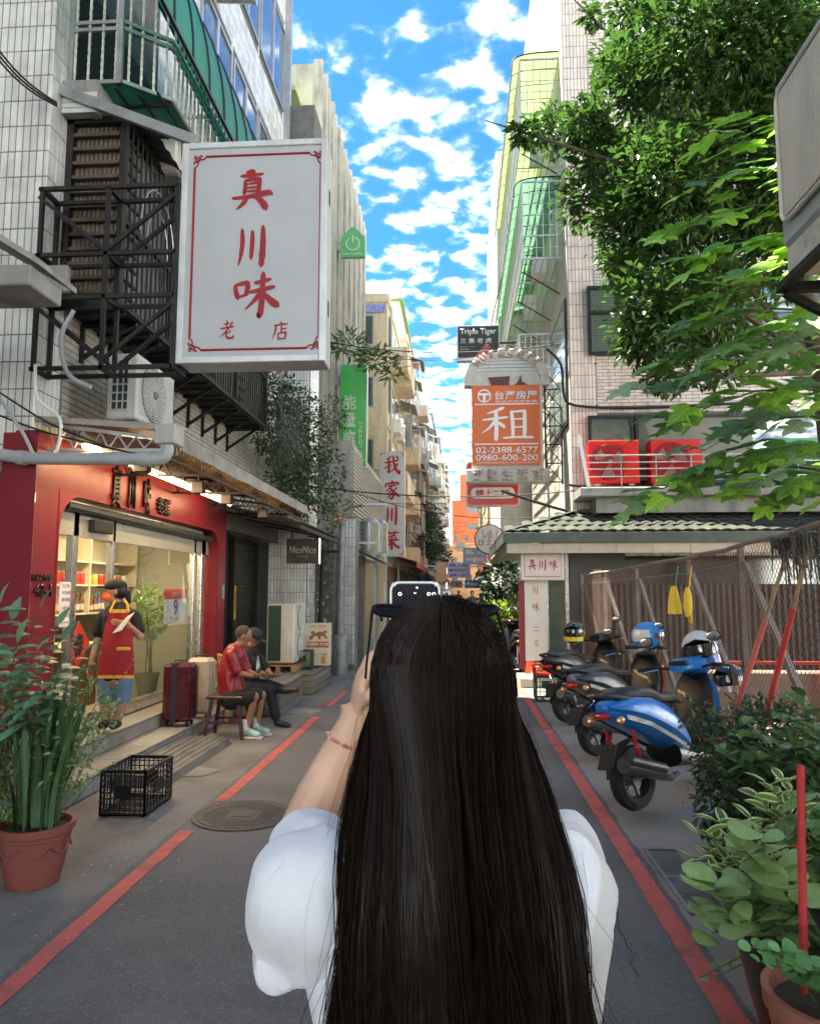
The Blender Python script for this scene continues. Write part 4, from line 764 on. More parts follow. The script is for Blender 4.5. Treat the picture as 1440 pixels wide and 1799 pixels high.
# ------------------------------------------------------------------ dark shop beyond the restaurant
DS = thing('dark_shop', 'unlit black shopfront with rolling shutter past the red restaurant', 'shop', (-3.6, 12.5, 0))
blk = mat('black_shutter', (.006, .006, .008), .45, .3, var=.2, rv=.2)
b = MB(); b.box(-3.80, -3.775, 10.98, 14.5, 0, 2.6); b.build('wall', mat('black_shop_wall', (.007, .007, .008), .7), DS)
b = MB(); b.box(0, .02, 0, 1.3, 0, .05, .006); ob = b.build('slat', blk); me = ob.data; bpy.data.objects.remove(ob)
pieces('slat', [me], [Matrix.Translation((-3.76, 12.1, .5 + i * .058)) for i in range(34)], DS)
b = MB(); b.box(-3.76, -3.68, 11.0, 11.06, .2, 2.55); b.box(-3.76, -3.68, 12.0, 12.06, .2, 2.55); b.box(-3.76, -3.68, 13.45, 13.52, .2, 2.55); b.build('post', dark_steel, DS)
b = MB(); b.box(-3.70, -3.67, 12.02, 12.10, 1.2, 1.75); b.build('yellow_strip', mat('yellow_strip', (.5, .28, .03), .5), DS); text('注意安全', DS, black_plastic, (-3.669, 12.06, 1.5), (0, 1, 0), (0, 0, 1), .05, .3, .001, small=True)
c = at(387, 1045, X=-3.4); b = MB(); b.box(XF + .001, XF + .006, 10.84, 10.93, 1.55, 1.75); tag(b.build('sticker', mat('green_sticker', (.2, .35, .28), .6)), 'small pale green notice stuck on the red column end', 'sticker')
b = MB(); b.box(-3.9, -2.6, 11.05, 14.4, 2.50, 2.53); n = 34; vs = []
for i in range(n + 1): y = 11.1 + 3.7 * i / n; d = .012 * (1 if i % 2 else -1); vs += [V((-3.7, y, 3.0 + d)), V((-2.38, y, 2.72 + d))]
CN2 = thing('rusty_awning', 'rusty corrugated awning edge beyond the restaurant under the vines', 'awning', (-3, 13, 2.7)); b2 = MB(); b2.add(vs, [(2 * i, 2 * i + 1, 2 * i + 3, 2 * i + 2) for i in range(n)]); b2.build('sheet', tarp, CN2, smooth=0)
b = MB(); b.bar((-2.42, 11.1, 2.64), (-2.42, 14.8, 2.64), .05, .06); [b.bar((-3.7, y, 2.9), (-2.4, y, 2.64), .035) for y in (11.2, 12.4, 13.6, 14.7)]; b.bar((-3.7, 14.75, 2.45), (-2.4, 14.75, 2.45), .05); b.build('frame', dark_steel, CN2)
# white tile strip column and grey rendered column behind
TC = thing('tiled_column', 'white-tiled wall end beyond the dark shop by the street lamp', 'wall', (-3.2, 15, 0)); b = MB(); b.box(-4.2, -3.0, 14.62, 15.5, 0, 12); b.build('core', grout, TC, kind='structure', smooth=0)
tiled(TC, frame((-4.2, 14.62, 0), (1, 0, 0), (0, 0, 1)), grid_rects(0, 1.19, .2, 8, .058, .232, .008), .006, white_tile, 200); tiled(TC, frame((-3.0, 14.62, 0), (0, 1, 0), (0, 0, 1)), grid_rects(0, .88, .2, 8, .058, .232, .008), .006, white_tile, 0)
b = MB(); b.box(-3.0, -2.62, 15.4, 15.9, 0, 2.9); TC2 = b.build('pillar', mat('stickered_pillar', (.09, .085, .08), .8, var=.3, dirt=.7, dscale=9, dcol=(.35, .34, .33))); tag(TC2, 'dark pillar spotted with old sticker scraps behind the lamp post', 'pillar')
rg = random.Random(9)
for i in range(16):
    b = MB(); x, z = rg.uniform(-2.97, -2.68), rg.uniform(.7, 2.5); w, h = rg.uniform(.03, .07), rg.uniform(.03, .09); b.box(x, x + w, 15.393, 15.399, z, z + h); b.build('sticker', mat('old_sticker', (.45, .44, .42), .7, rv=.5), TC2)
b = MB(); b.box(-2.46, -2.22, 16.0, 16.4, 0, 3.3); TC3 = b.build('column', concrete, smooth=0); tag(TC3, 'slim pale tile column rising right of the lamp post', 'column'); tiled(TC3, frame((-2.46, 15.995, 0), (1, 0, 0), (0, 0, 1)), grid_rects(0, .23, .1, 3.25, .068, .2, .01), .006, white_tile, 60)
# name board
t = thing('hanging_sign', 'dark brown hanging signboard with grey hand-painted lettering by the awning', 'sign', (-2.75, 12.5, 2.1)); b = MB(); b.box(-2.93, -2.37, 12.47, 12.56, 2.13, 2.55, .006); b.build('board', mat('dark_brown_board', (.006, .004, .004), .5), t); b = MB(); b.box(-2.368, -2.36, 12.46, 12.57, 2.12, 2.56); b.build('edge', mat('glowing_edge', (.5, .45, .35), .5, emit=(1, .9, .7), estr=.15), t)  # edge strip has a faint glow of its own, though it is no lamp
text('NicoNico', t, mat('grey_chalk_paint', (.28, .28, .28), .7), (-2.65, 12.468, 2.36), (1, 0, 0), (0, 0, 1), .46, .12, .001, .02, shear=.1); text('HAIR SALON', t, MATS['grey_chalk_paint'], (-2.65, 12.468, 2.25), (1, 0, 0), (0, 0, 1), .2, .02, .001, small=True)
b = MB(); b.bar((-2.85, 12.5, 2.55), (-2.85, 12.5, 2.7), .02, up=(1, 0, 0)); b.bar((-2.45, 12.5, 2.55), (-2.45, 12.5, 2.66), .02, up=(1, 0, 0)); b.build('hanger', dark_steel, t)
b = MB(); b.rod((-2.50, 13.3, .9), (-2.40, 13.0, 2.4), .035, n=8); tag(b.build('pole', dark_steel), 'dark slanting pole between the hanging sign and the beer board', 'pole')
# wooden decks
wood_grey = mat('weathered_deck_board', (.17, .155, .135), .75, var=.2, scale=12, rv=.18, dirt=.4, dscale=6, bump=.3)
def deck(label, x0, x1, y0, y1, h):
    t = thing('wooden_deck', label, 'deck', ((x0 + x1) / 2, (y0 + y1) / 2, 0), 'wooden decks by the dark shop'); n = int((x1 - x0) / .14)
    for i in range(n): b = MB(); w = (x1 - x0) / n; b.box(x0 + i * w + .004, x0 + (i + 1) * w - .004, y0, y1, h - .03, h, .004); b.build('plank', wood_grey, t)
    for k in range(3):
        for q in ((x0, x1, y0 + .002, y0 + .022), (x1 - .022, x1 - .002, y0 + .024, y1)): b = MB(); b.box(*q, .01 + k * (h - .05) / 3, (k + 1) * (h - .05) / 3 + .002, .003); b.build('plank', wood_grey, t)
deck('lower front deck of grey planks beside the seated men', -3.7, -2.37, 9.9, 11.3, .40); deck('rear deck of grey planks under the beer board', -3.7, -2.35, 12.05, 13.7, .34)
# tall twin-fan outdoor unit on a pallet
t = thing('air_conditioner', 'tall twin-fan outdoor unit on a pallet before the dark shop', 'air conditioner', (-2.9, 12.4, .43)); b = MB(); b.box(-3.16, -2.70, 12.15, 13.0, .48, 1.46, .02); b.build('casing', mat('unit_cream', (.50, .49, .44), .45, dirt=.3, streak=1, dcol=(.25, .23, .2)), t)
b = MB(); b.box(-3.13, -2.92, 12.143, 12.148, .52, 1.42); b.build('side_coil', mat('coil_dark_green', (.018, .045, .032), .6), t, smooth=0)
b = MB(); [b.bar((-3.13 + i * .021, 12.14, .52), (-3.13 + i * .021, 12.14, 1.42), .003, up=(1, 0, 0)) for i in range(11)]; b.build('coil_guard', MATS['coil_dark_green'], t)
for zc in (.73, 1.21):
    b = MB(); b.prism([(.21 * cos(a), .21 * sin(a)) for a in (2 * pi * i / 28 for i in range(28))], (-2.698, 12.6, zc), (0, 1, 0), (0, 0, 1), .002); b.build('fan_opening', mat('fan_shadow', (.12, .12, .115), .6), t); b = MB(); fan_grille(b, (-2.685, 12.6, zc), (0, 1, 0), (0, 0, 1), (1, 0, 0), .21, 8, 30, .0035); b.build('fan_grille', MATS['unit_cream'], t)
t = thing('pallet', 'short wooden pallet under the tall outdoor unit', 'pallet', (-2.9, 12.5, .35)); pw = mat('raw_pallet_wood', (.30, .17, .08), .7, rv=.2)
for i in range(5): b = MB(); b.box(-3.2, -2.66, 12.1 + i * .2, 12.22 + i * .2, .435, .455); b.build('slat', pw, t)
for x in (-3.15, -2.95, -2.70): b = MB(); b.box(x - .035, x + .035, 12.1, 13.02, .345, .433); b.build('block', pw, t)
t = thing('beer_signboard', 'cream standing beer signboard with a brown creature emblem and red banner', 'sign', (-2.5, 13, .35)); b = MB(); b.box(-2.83, -2.26, 13.0, 13.22, .36, 1.10, .01); b.build('box', mat('beer_board_cream', (.52, .47, .36), .5, dirt=.3), t)
b = MB(); b.box(-2.825, -2.74, 12.992, 12.998, .40, 1.08); b.build('side_stripe', mat('mustard', (.35, .22, .06), .5), t)
brm = mat('brown_print', (.22, .09, .035), .6); rdm = mat('beer_red', (.36, .04, .03), .6)
b = MB(); b.box(-2.66, -2.27, 12.992, 12.998, .68, .78); b.build('banner', rdm, t); text('KIRIN ICHI', t, mat('cream_print', (.6, .55, .42), .6), (-2.465, 12.991, .73), (1, 0, 0), (0, 0, 1), .36, .065, .001, .02); text('FIRST BREW', t, brm, (-2.46, 12.997, 1.045), (1, 0, 0), (0, 0, 1), .3, .035, .001, small=True)
b = MB(); o = V((-2.46, 12.995, .89)); b.prism([(x * .15, z * .11) for x, z in ((-1.1, -.3), (-.7, .1), (-.9, .5), (-.5, .7), (-.3, .35), (.1, .6), (.5, .5), (.8, .8), (1.1, .5), (.8, .3), (.9, -.1), (1.2, -.5), (.8, -.5), (.6, -.1), (.3, -.2), (.3, -.7), (0, -.6), (-.1, -.1), (-.5, -.2), (-.7, -.7), (-1.0, -.7))], o, (1, 0, 0), (0, 0, 1), .004); b.build('emblem', brm, t)
text('一番搾', t, brm, (-2.36, 12.996, .56), (1, 0, 0), (0, 0, 1), .12, .05, .001, small=True); b = MB(); b.box(-2.40, -2.33, 12.99, 12.998, .40, .52); b.build('mark', mat('orange_print', (.5, .2, .03), .6), t)
# crates
def crate(label, x0, x1, y0, y1, z0, z1, m, nu=8, nv=6, group=None, name='plastic_crate', M=None, open_side=None, bottom=True, wide=.012, plates=True):
    t = thing(name, label, 'crate', ((x0 + x1) / 2, (y0 + y1) / 2, z0), group); T_ = M or Matrix.Identity(4); w = wide
    def bx_(b, *q): b.box(*q, .002, T_)
    for nm, (a, c, d) in (('side', (x0, x0 + w, 'x')), ('side', (x1 - w, x1, 'x')), ('end', (y0, y0 + w, 'y')), ('end', (y1 - w, y1, 'y')), ('base', (z0, z0 + w, 'z'))):
        if open_side == (nm, a > (x0 + x1) / 2 if d == 'x' else a > (y0 + y1) / 2): continue
        b = MB(); rng = {'x': (y0, y1, z0, z1), 'y': (x0, x1, z0, z1), 'z': (x0, x1, y0, y1)}[d]; p0, p1, q0, q1 = rng; n1 = nu; n2 = nv if d != 'z' else nu
        def put(u0, u1, v0, v1):
            if d == 'x': bx_(b, a, c, u0, u1, v0, v1)
            elif d == 'y': bx_(b, u0, u1, a, c, v0, v1)
            else: bx_(b, u0, u1, v0, v1, a, c)
        e = w * 1.3
        put(p0, p1, q0, q0 + e * 1.5); put(p0, p1, q1 - e * 1.5, q1); put(p0, p0 + e, q0, q1); put(p1 - e, p1, q0, q1); a += w * .15; c -= w * .15
        for i in range(1, n1): u = p0 + (p1 - p0) * i / n1; put(u - w * .3, u + w * .3, q0, q1)
        a += w * .1; c -= w * .1
        for i in range(1, n2): v_ = q0 + (q1 - q0) * i / n2; put(p0, p1, v_ - w * .3, v_ + w * .3)
        if plates and d != 'z': put((p0 * .65 + p1 * .35), (p0 * .35 + p1 * .65), q0 + (q1 - q0) * .38, q0 + (q1 - q0) * .66)
        b.build(nm, m, t, smooth=0)
    return t
crate('black plastic mesh crate lying on its side on the pavement before the steps', -2.66, -2.31, 5.50, 6.02, .004, .335, mat('black_crate', (.008, .0085, .011), .4), 9, 8, wide=.013, open_side=None)
crate('dark green plastic crate in front of the beer signboard', -2.92, -2.50, 12.55, 12.85, .345, .66, mat('green_crate', (.012, .05, .035), .45), 10, 7, wide=.010)
# bamboo chairs folded behind the men
bamb = mat('bamboo', (.42, .23, .07), .5, var=.15)
def bamboo_chair(label, x, y, rz):
    t = thing('bamboo_chair', label, 'chair', (x, y, 0), 'bamboo chairs by the dark shop', rz, True); 
    for sx_ in (-.19, .19):
        b = MB(); b.tube([(sx_, .18, 0), (sx_, .16, .45), (sx_, .22, .86)], .017, 8); b.build('leg', bamb, t); b = MB(); b.tube([(sx_, -.2, 0), (sx_, -.18, .44)], .017, 8); b.build('leg', bamb, t)
        b = MB(); b.tube([(sx_, -.2, .62), (sx_, .18, .64)], .014, 8); b.build('armrest', bamb, t)
    b = MB(); b.box(-.19, .19, -.2, .18, .43, .455, .008); b.build('seat', bamb, t)
    for i in range(6): b = MB(); b.tube([(-.15 + i * .06, .165, .46), (-.15 + i * .06, .215, .84)], .009, 6); b.build('slat', bamb, t)
    b = MB(); b.tube([(-.2, .215, .85), (.2, .215, .85)], .016, 8); b.build('rail', bamb, t)
bamboo_chair('bamboo chair the man in the dark cap sits on', -2.78, 9.35, R(120)); bamboo_chair('empty bamboo chair just beyond the man in the dark cap', -2.82, 9.72, R(95))
# street lamp
ST_ = thing('street_lamp', 'grey street lamp post wrapped with sticker bands and a flat lamp head', 'street lamp', (-2.38, 15.0, 0)); lampg = mat('lamp_grey', (.30, .31, .32), .5, .4, dirt=.6, dscale=10, dcol=(.12, .12, .12))
b = MB(); b.lathe([(.16, 0), (.16, .72), (.12, .78), (.075, .80), (.065, 3.15)], (-2.38, 15.0, 0), 20); b.build('post', lampg, ST_)
b = MB(); b.tube(bend([(-2.38, 15, 3.1), (-2.36, 15, 3.34), (-1.9, 14.95, 3.42)], .2), .03, 8); b.build('arm', lampg, ST_)
b = MB(); b.box(-1.95, -1.45, 14.88, 15.04, 3.385, 3.44, .02, Matrix.Translation((0, 0, 0))); b.build('lamp_head', mat('lamp_head_white', (.6, .6, .58), .4), ST_)
b = MB(); b.lathe([(.070, 1.62), (.070, 1.78)], (-2.38, 15, 0), 20, cap0=False, cap1=False); b.build('warning_band', mat('orange_band', (.6, .22, .03), .5), ST_); b = MB(); b.lathe([(.071, 1.42), (.071, 1.5)], (-2.38, 15, 0), 20, cap0=False, cap1=False); b.build('warning_band', black_plastic, ST_)
# bicycle behind the lamp
BI = thing('bicycle', 'dark bicycle leaning behind the lamp post', 'bicycle', (-2.7, 15.2, 0), rz=R(100), local=True)
BI.location = (-2.5, 15.9, 0)
for x in (-.5, .5): b = MB(); b.tube([V((x + .32 * cos(a), 0, .33 + .32 * sin(a))) for a in (2 * pi * i / 24 for i in range(25))], .014, 6, cap=False); [b.rod((x, 0, .33), (x + .31 * cos(a), 0, .33 + .31 * sin(a)), .0015, n=3) for a in (2 * pi * i / 14 for i in range(14))]; b.build('wheel', black_rubber, BI)
b = MB(); [b.rod(p, q, .015, n=6) for p, q in (((-.5, 0, .33), (-.1, 0, .33)), ((-.1, 0, .33), (-.2, 0, .8)), ((-.2, 0, .7), (.35, 0, .75)), ((-.1, 0, .33), (.35, 0, .7)), ((-.5, 0, .33), (-.2, 0, .7)), ((.35, 0, .78), (.5, 0, .33)))]; b.build('frame', dark_steel, BI)
b = MB(); b.rod((.35, 0, .78), (.33, 0, .98), .014, n=6); b.rod((.33, -.28, .98), (.33, .28, .98), .014, n=6); b.build('handlebar', dark_steel, BI); b = MB(); b.ell((-.22, 0, .86), (.13, .07, .04)); b.build('saddle', black_plastic, BI)
# hanging vines from the upper wall
vinem = leaf_mat('vine_leaf', (.055, .095, .035), .5, .25); vineg = leaf_mat('grey_green_spikes', (.13, .17, .12), .5, .2)
o = leaf_cloud('hanging_vine', 'thick dark green vine mass hanging off the wall beyond the cage', 'plant', [((-3.15, 11.6, 4.9), (.45, .7, .55)), ((-3.05, 12.4, 4.6), (.5, .9, .9)), ((-2.95, 13.5, 4.4), (.55, .9, 1.1)), ((-3.0, 13.2, 3.5), (.45, .9, .65)), ((-2.7, 14.3, 4.0), (.5, .7, .8)), ((-2.6, 14.9, 5.3), (.35, .6, .4)), ((-2.55, 14.4, 3.1), (.25, .5, .3))], 5200, .105, .05, vinem, stem_brown, (-3.4, 13, 3.9), droop=.5)
b = MB(); rg = random.Random(4)
for i in range(420):
    c = V((-2.85 + rg.gauss(0, .15), 11.75 + rg.gauss(0, .3), 4.25 + rg.gauss(0, .3))); d = V((rg.uniform(-.3, 1), rg.gauss(0, .7), rg.uniform(-1, .6))).normalized(); l = rg.uniform(.15, .32); s = d.cross(V((0, 0, 1))).normalized() * .006; b.r = rg.random(); m_ = c + d * l * .6; e = c + d * l - V((0, 0, l * .35)); b.add([c - s, c + s, m_ + s, m_ - s, e], [(0, 1, 2, 3), (3, 2, 4)])
b.r = 0; b.build('spiky_leaves', vineg, o, kind='stuff', smooth=0)
leaf_cloud('branch_tuft', 'sprig of narrow leaves sticking out over the green hotel sign', 'plant', [((-2.75, 18.2, 7.95), (.45, .4, .28)), ((-2.1, 18.3, 7.55), (.5, .4, .28)), ((-1.65, 18.3, 7.25), (.3, .3, .25))], 380, .26, .07, leaf_mat('sprig_leaf', (.09, .17, .05), .45, .3), stem_brown, (-3.3, 18.2, 7.9), stems=6)
leaf_cloud('flowering_plant', 'sparse sprigs with a few orange blooms above the rusty awning end', 'plant', [((-2.35, 14.6, 3.25), (.3, .45, .3))], 260, .08, .03, leaf_mat('pale_sprig', (.16, .22, .06), .5, .35), stem_green, (-2.5, 14.6, 2.8), stems=6)
b = MB(); [b.ell((-2.28 + rg.uniform(-.12, .1), 14.3 + rg.uniform(-.1, .1), 3.1 + rg.uniform(-.12, .15)), (.04, .04, .03), 6, 4) for _ in range(7)]; bo = b.build('blossom', mat('orange_blossom', (.65, .30, .18), .6)); tag(bo, 'salmon orange blooms on the awning sprigs by the lamp', 'flowers')
# ------------------------------------------------------------------ right pink-tiled building
YR, XR = 14.5, 2.25
RB = thing('tiled_building', 'pinkish-tiled building on the right behind the dark tree', 'building', (6, 17, 0))
b = MB(); b.box(XR, 16, YR, 22.6, 3.0, 19); b.box(XR + .6, 16, YR + 1.2, 22.6, 0, 3.0); b.build('wall', grout, RB, kind='structure', smooth=0)
Fr = frame((XR, YR, 0), (1, 0, 0), (0, 0, 1))
tiled(RB, Fr, grid_rects(0.0, .50, 3.25, 18.9, .062, .235, .008), .006, pink_tile, 120)
W1 = [(.33 + .02, 2.5, 6.31, 7.72), (2.55, 4.9, 6.31, 7.72), (.28 + .02, 1.25, 3.7, 5.1), (1.25, 5.5, 3.7, 5.1), (.3, 2.6, 10.9, 12.4)]
holes = [(a - .0, c, d, e) for a, c, d, e in W1[:4]] + [(1.6, 2.6, 10.9, 12.6)]
tiled(RB, Fr, grid_rects(.508, 9, 3.25, 18.9, .235, .058, .010, .5, holes), .006, pink_tile, 170)
dkf = mat('dark_window_frame', (.02, .024, .028), .4, .3); blind = mat('pale_blind', (.78, .84, .78), .6, var=.05); paleboard = mat('pale_window_board', (.62, .62, .58), .5, var=.04)
def window(parent, x0, x1, z0, z1, y, cols=2, split=None, pane=None, fm=None, out=-1):
    b = MB(); fm = fm or dkf
    b.box(x0, x1, y - .03, y + .03, z0, z0 + .06); b.box(x0, x1, y - .03, y + .03, z1 - .06, z1)
    for i in range(cols + 1): x = x0 + (x1 - x0) * i / cols; x = min(max(x, x0 + .03), x1 - .03); b.box(x - .03, x + .03, y - .028, y + .028, z0 + .06, z1 - .06)
    if split: b.box(x0 + .06, x1 - .06, y - .026, y + .026, split - .03, split + .03)
    w_ = b.build('window', fm, parent, smooth=0)
    for i in range(cols):
        a, c = x0 + (x1 - x0) * i / cols + .03, x0 + (x1 - x0) * (i + 1) / cols - .03; b = MB(); b.quad((a, y + .0, z0 + .06), (c, y + .0, z0 + .06), (c, y + .0, z1 - .06), (a, y + .0, z1 - .06)); b.build('pane', glass('pane_glass', (.75, .8, .78), .15), w_, smooth=0)
        b = MB(); n = 22
        if pane is blind:
            for k in range(n): z = z0 + .06 + (z1 - z0 - .12) * k / n; b.add([(a, y + .03, z), (c, y + .03, z + U(-.008, .008)), (c, y + .045, z + (z1 - z0) / n * .9), (a, y + .045, z + (z1 - z0) / n * .9)], [(0, 1, 2, 3)])
        else: b.quad((a, y + .035, z0), (c, y + .035, z0), (c, y + .035, z1), (a, y + .035, z1))
        b.build('blind', pane or blind, w_, smooth=0)
    return w_
yw = YR - .075
window(RB, 2.60, 3.36 + .70, 6.31, 7.72, yw, 2, 7.17, blind); window(RB, 4.75, 7.1, 6.31, 7.72, yw, 2, None, paleboard)
window(RB, 2.55, 3.42, 3.72, 5.08, yw, 1, None, mat('mint_pane', (.48, .60, .56), .4)); window(RB, 3.45, 7.6, 3.72, 5.08, yw, 1, None, paleboard)
# plain side wall facing the lane, with a wide window
sidew = mat('side_wall_render', (.50, .47, .42), .85, var=.1, dirt=.5, streak=1, dcol=(.2, .18, .16))
b = MB(); b.box(XR - .02, XR - .002, YR + .01, 22.6, 3.0, 19); b.build('side_wall', sidew, RB, kind='structure', smooth=0)
b = MB(); b.box(XR - .06, XR - .021, YR + .2, YR + 2.8, 5.0, 7.6); w_ = b.build('window', dkf, RB); b = MB(); b.quad((XR - .065, YR + .28, 5.1), (XR - .065, YR + 2.7, 5.1), (XR - .065, YR + 2.7, 7.5), (XR - .065, YR + .28, 7.5)); b.build('pane', mat('reflecting_pane', (.25, .30, .30), .08, spec=1), w_, smooth=0)
# stacked barred balconies under green sheets along the lane side
lime_sheet = mat('lime_plastic_sheet', (.36, .50, .20), .4, var=.15, trans=.4, dirt=.25, dscale=4, dcol=(.2, .28, .08)); mint_sheet = mat('mint_plastic_sheet', (.16, .38, .22), .4, var=.15, trans=.4, dirt=.3, dscale=4, dcol=(.08, .2, .1))
def cage_balcony(label, y0, y1, xo, z0, z1, m, barm, brackets=True):
    t = thing('caged_balcony', label, 'balcony', (XR - .5, (y0 + y1) / 2, z0), 'barred balconies over the lane'); b = MB()
    for z in (z0, z0 + .5, z1): b.bar((xo, y0, z), (xo, y1, z), .035); b.bar((XR, y0, z), (xo, y0, z), .035)
    for k in range(7): y = y0 + (y1 - y0) * k / 6; b.bar((xo, y, z0), (xo, y, z1), .03, up=(1, 0, 0)); b.bar((xo, y, z0), (XR, y, z0), .025)
    for k in range(7): b.bar((xo, y0, z0 + (z1 - z0) * k / 7), (XR, y0, z0 + (z1 - z0) * k / 7), .014)
    for k in range(5): x = xo + (XR - xo) * (k + 1) / 6; b.bar((x, y0, z0), (x, y1, z0), .02); b.bar((x, y0, z0), (x, y0, z1), .02, up=(1, 0, 0))
    b.build('frame', steel, t)
    b = MB(); b.rod((0, 0, 0), (0, 0, z1 - z0), .010, n=5); ob = b.build('bar', barm); me = ob.data; bpy.data.objects.remove(ob); n = int((y1 - y0) / .13)
    pieces('bar', [me], [Matrix.Translation((xo, y0 + (i + .5) * (y1 - y0) / n, z0)) for i in range(n)], t)
    if brackets:
        for k in range(5): y = y0 + .6 + (y1 - y0 - 1) * k / 4; b = MB(); b.bar((xo + .05, y, z0 - .03), (XR, y, z0 - .55), .022); b.build('strut', dark_steel, t)
    b = MB(); [b.box(XR - .55, XR - .25, y0 + .8 + k * 2.3, y0 + 1.3 + k * 2.3, z0 + .02, z0 + .4 + .1 * k, .02) for k in range(2)]; b.build('stored_box', paleboard, t)
    return t
whitebar = mat('white_bar_paint', (.60, .60, .56), .5, dirt=.4, dscale=10)
# lower edge of the sheets hangs over the lane, upper edge meets the wall
def lean_sheet(label, y0, y1, xo, zo, xi, zi, m, nr):
    t = thing('plastic_awning', label, 'awning', ((xo + xi) / 2, (y0 + y1) / 2, zo), 'green awnings over the lane'); K_ = 8; prof = [(xi + (xo - xi) * sin(pi / 2 * k / K_) ** .6, zo + (zi - zo) * cos(pi / 2 * k / K_) ** .4) for k in range(K_ + 1)]
    for i in range(nr):
        a, c = y0 + (y1 - y0) * i / nr, y0 + (y1 - y0) * (i + 1) / nr; b = MB(); b.rings([[V((x, y, z)) for x, z in prof] for y in (a + .01, c - .01)], closed=False); b.build('sheet', m, t)
    for i in range(nr + 1): y = y0 + (y1 - y0) * i / nr; b = MB(); b.tube([V((x, y, z + .012)) for x, z in prof], .018, 5); b.build('rib', dark_steel, t)
    b = MB(); b.bar((xo, y0, zo), (xo, y1, zo), .03); b.build('edge_rail', steel, t)
lean_sheet('topmost lime green awning running along the right building', 15.0, 22.6, 1.22, 12.8, XR, 13.25, lime_sheet, 15)
lean_sheet('mint green awning below the lime one on the right building', 15.0, 22.9, 1.22, 9.95, XR, 10.4, mint_sheet, 15)
cage_balcony('upper barred balcony beneath the lime awning', 15.0, 22.4, 1.40, 11.35, 13.1, lime_sheet, whitebar); cage_balcony('middle barred balcony beneath the mint awning', 15.0, 22.4, 1.40, 8.6, 10.3, mint_sheet, whitebar)
cage_balcony('lowest barred platform above the round sign', 16.8, 22.4, 1.45, 6.3, 7.6, mint_sheet, whitebar)
# clutter stored on the balconies and pale neighbour behind
NB = thing('white_building', 'narrow pale building showing beyond the green awnings', 'building', (2, 24.5, 0)); b = MB(); b.box(1.30, 8, 22.8, 30, 0, 15.9); b.build('wall', mat('pale_render', (.62, .60, .56), .8, dirt=.4, streak=1, dcol=(.3, .28, .25)), NB, smooth=0)
# ledge with red condensers and railing
b = MB(); b.box(XR - .02, 12, 13.55, YR - .001, 3.38, 3.55, .02); b.box(XR + .3, 12, 13.8, YR, 3.1, 3.38); b.build('ledge', concrete, RB)
redc = mat('bright_red_casing', (.60, .006, .006), .4, var=.04, dirt=.12, dscale=3); redc['base'] = (.5, .01, .01)
grnc = mat('green_casing', (.02, .28, .10), .4, var=.05); grnc['base'] = (.02, .2, .08)
T = condenser('air_conditioner', 'bright red condenser at the left end of the railing ledge', 2.44, 3.36, 13.78, 14.12, 3.64, 4.46, '-y', redc, 'red condensers on the ledge', rings=6)
condenser('air_conditioner', 'bright red condenser half behind the big lobed leaves', 3.56, 4.50, 13.78, 14.12, 3.64, 4.46, '-y', redc, 'red condensers on the ledge', rings=6)
condenser('air_conditioner', 'green condenser glimpsed through leaves at the right of the ledge', 5.9, 6.85, 13.78, 14.12, 3.64, 4.46, '-y', grnc, 'condensers', rings=6)
for x in (3.16,): b = MB(); b.box(x - .10, x + .15, 13.770, 13.778, 3.80, 4.34, .01); b.build('side_panel', redc, T)
RL = thing('railing', 'steel railing in front of the red condensers', 'railing', (4, 13.45, 3.5)); b = MB()
for z in (3.72, 3.86, 3.98, 4.11): b.rod((2.35, 13.45, z), (9.5, 13.45, z), .010 if z < 4.1 else .016, n=6)
b.build('rail', steel, RL)
for i in range(12): b = MB(); b.rod((2.95 + i * .62, 13.45, 3.5), (2.95 + i * .62, 13.45, 4.12), .012, n=6); b.build('baluster', steel, RL)
b = MB(); b.bar((2.20, 13.4, 4.50), (2.36, 13.4, 3.50), .06, .02); b.build('end_strap', white_paint, RL)
# tiled canopy roof of the corner shop
CP = thing('shop_canopy', 'corner shop canopy with wavy grey roof tiles and dull green fascia', 'canopy', (4, 13.5, 2.5))
rooft = mat('weathered_roof_tile', (.055, .06, .052), .95, spec=.15, var=.25, dirt=.6, dscale=4, dcol=(.09, .10, .08), rv=.2); fasc = mat('dull_green_fascia', (.055, .075, .065), .5, dirt=.4, dscale=3, dcol=(.14, .15, .13)); soff = mat('canopy_panel', (.42, .385, .32), .6, dirt=.35, dscale=3, dcol=(.2, .18, .15))
def tile_course(o, u, up, n, w, h):
    o, u, up = V(o), V(u), V(up); nn = u.cross(up)
    if nn.z < 0: nn = -nn
    for i in range(n):
        b = MB(); K_ = 4; rr = []
        for s_ in (0, 1):
            r = []
            for k in range(K_ + 1): a = k / K_; r.append(o + u * (w * (i + a)) + nn * (.028 * sin(pi * a) + (.022 if s_ == 0 else .0)) + up * (h * s_ - (.02 * sin(pi * a) if s_ == 0 else 0)))
            rr.append(r)
        fr = [q - nn * .02 for q in rr[0]]; b.rings([fr] + rr, closed=False); b.r = 0; yield b
XC, YC = .80, 12.62
for j in range(4):      # front slope rising to the wall
    f = j / 4; y = YC + 1.86 * f; z = 2.66 + .50 * f; x0 = XC + .0 + 1.4 * f
    for b in tile_course((x0, y, z), (1, 0, 0), (0, .965, .26), int((8.4 - x0) / .21), .21, .52): b.build('roof_tile', rooft, CP)
for j in range(4):      # left slope along the lane
    f = j / 4; x = XC + 1.4 * f; z = 2.66 + .50 * f; y0 = YC + 1.86 * f
    for b in tile_course((x, y0 + 5.6 - 1.86 * f, z), (0, -1, 0), (.94, 0, .34), int((5.6 - 1.86 * f) / .21), .21, .42): b.build('roof_tile', rooft, CP)
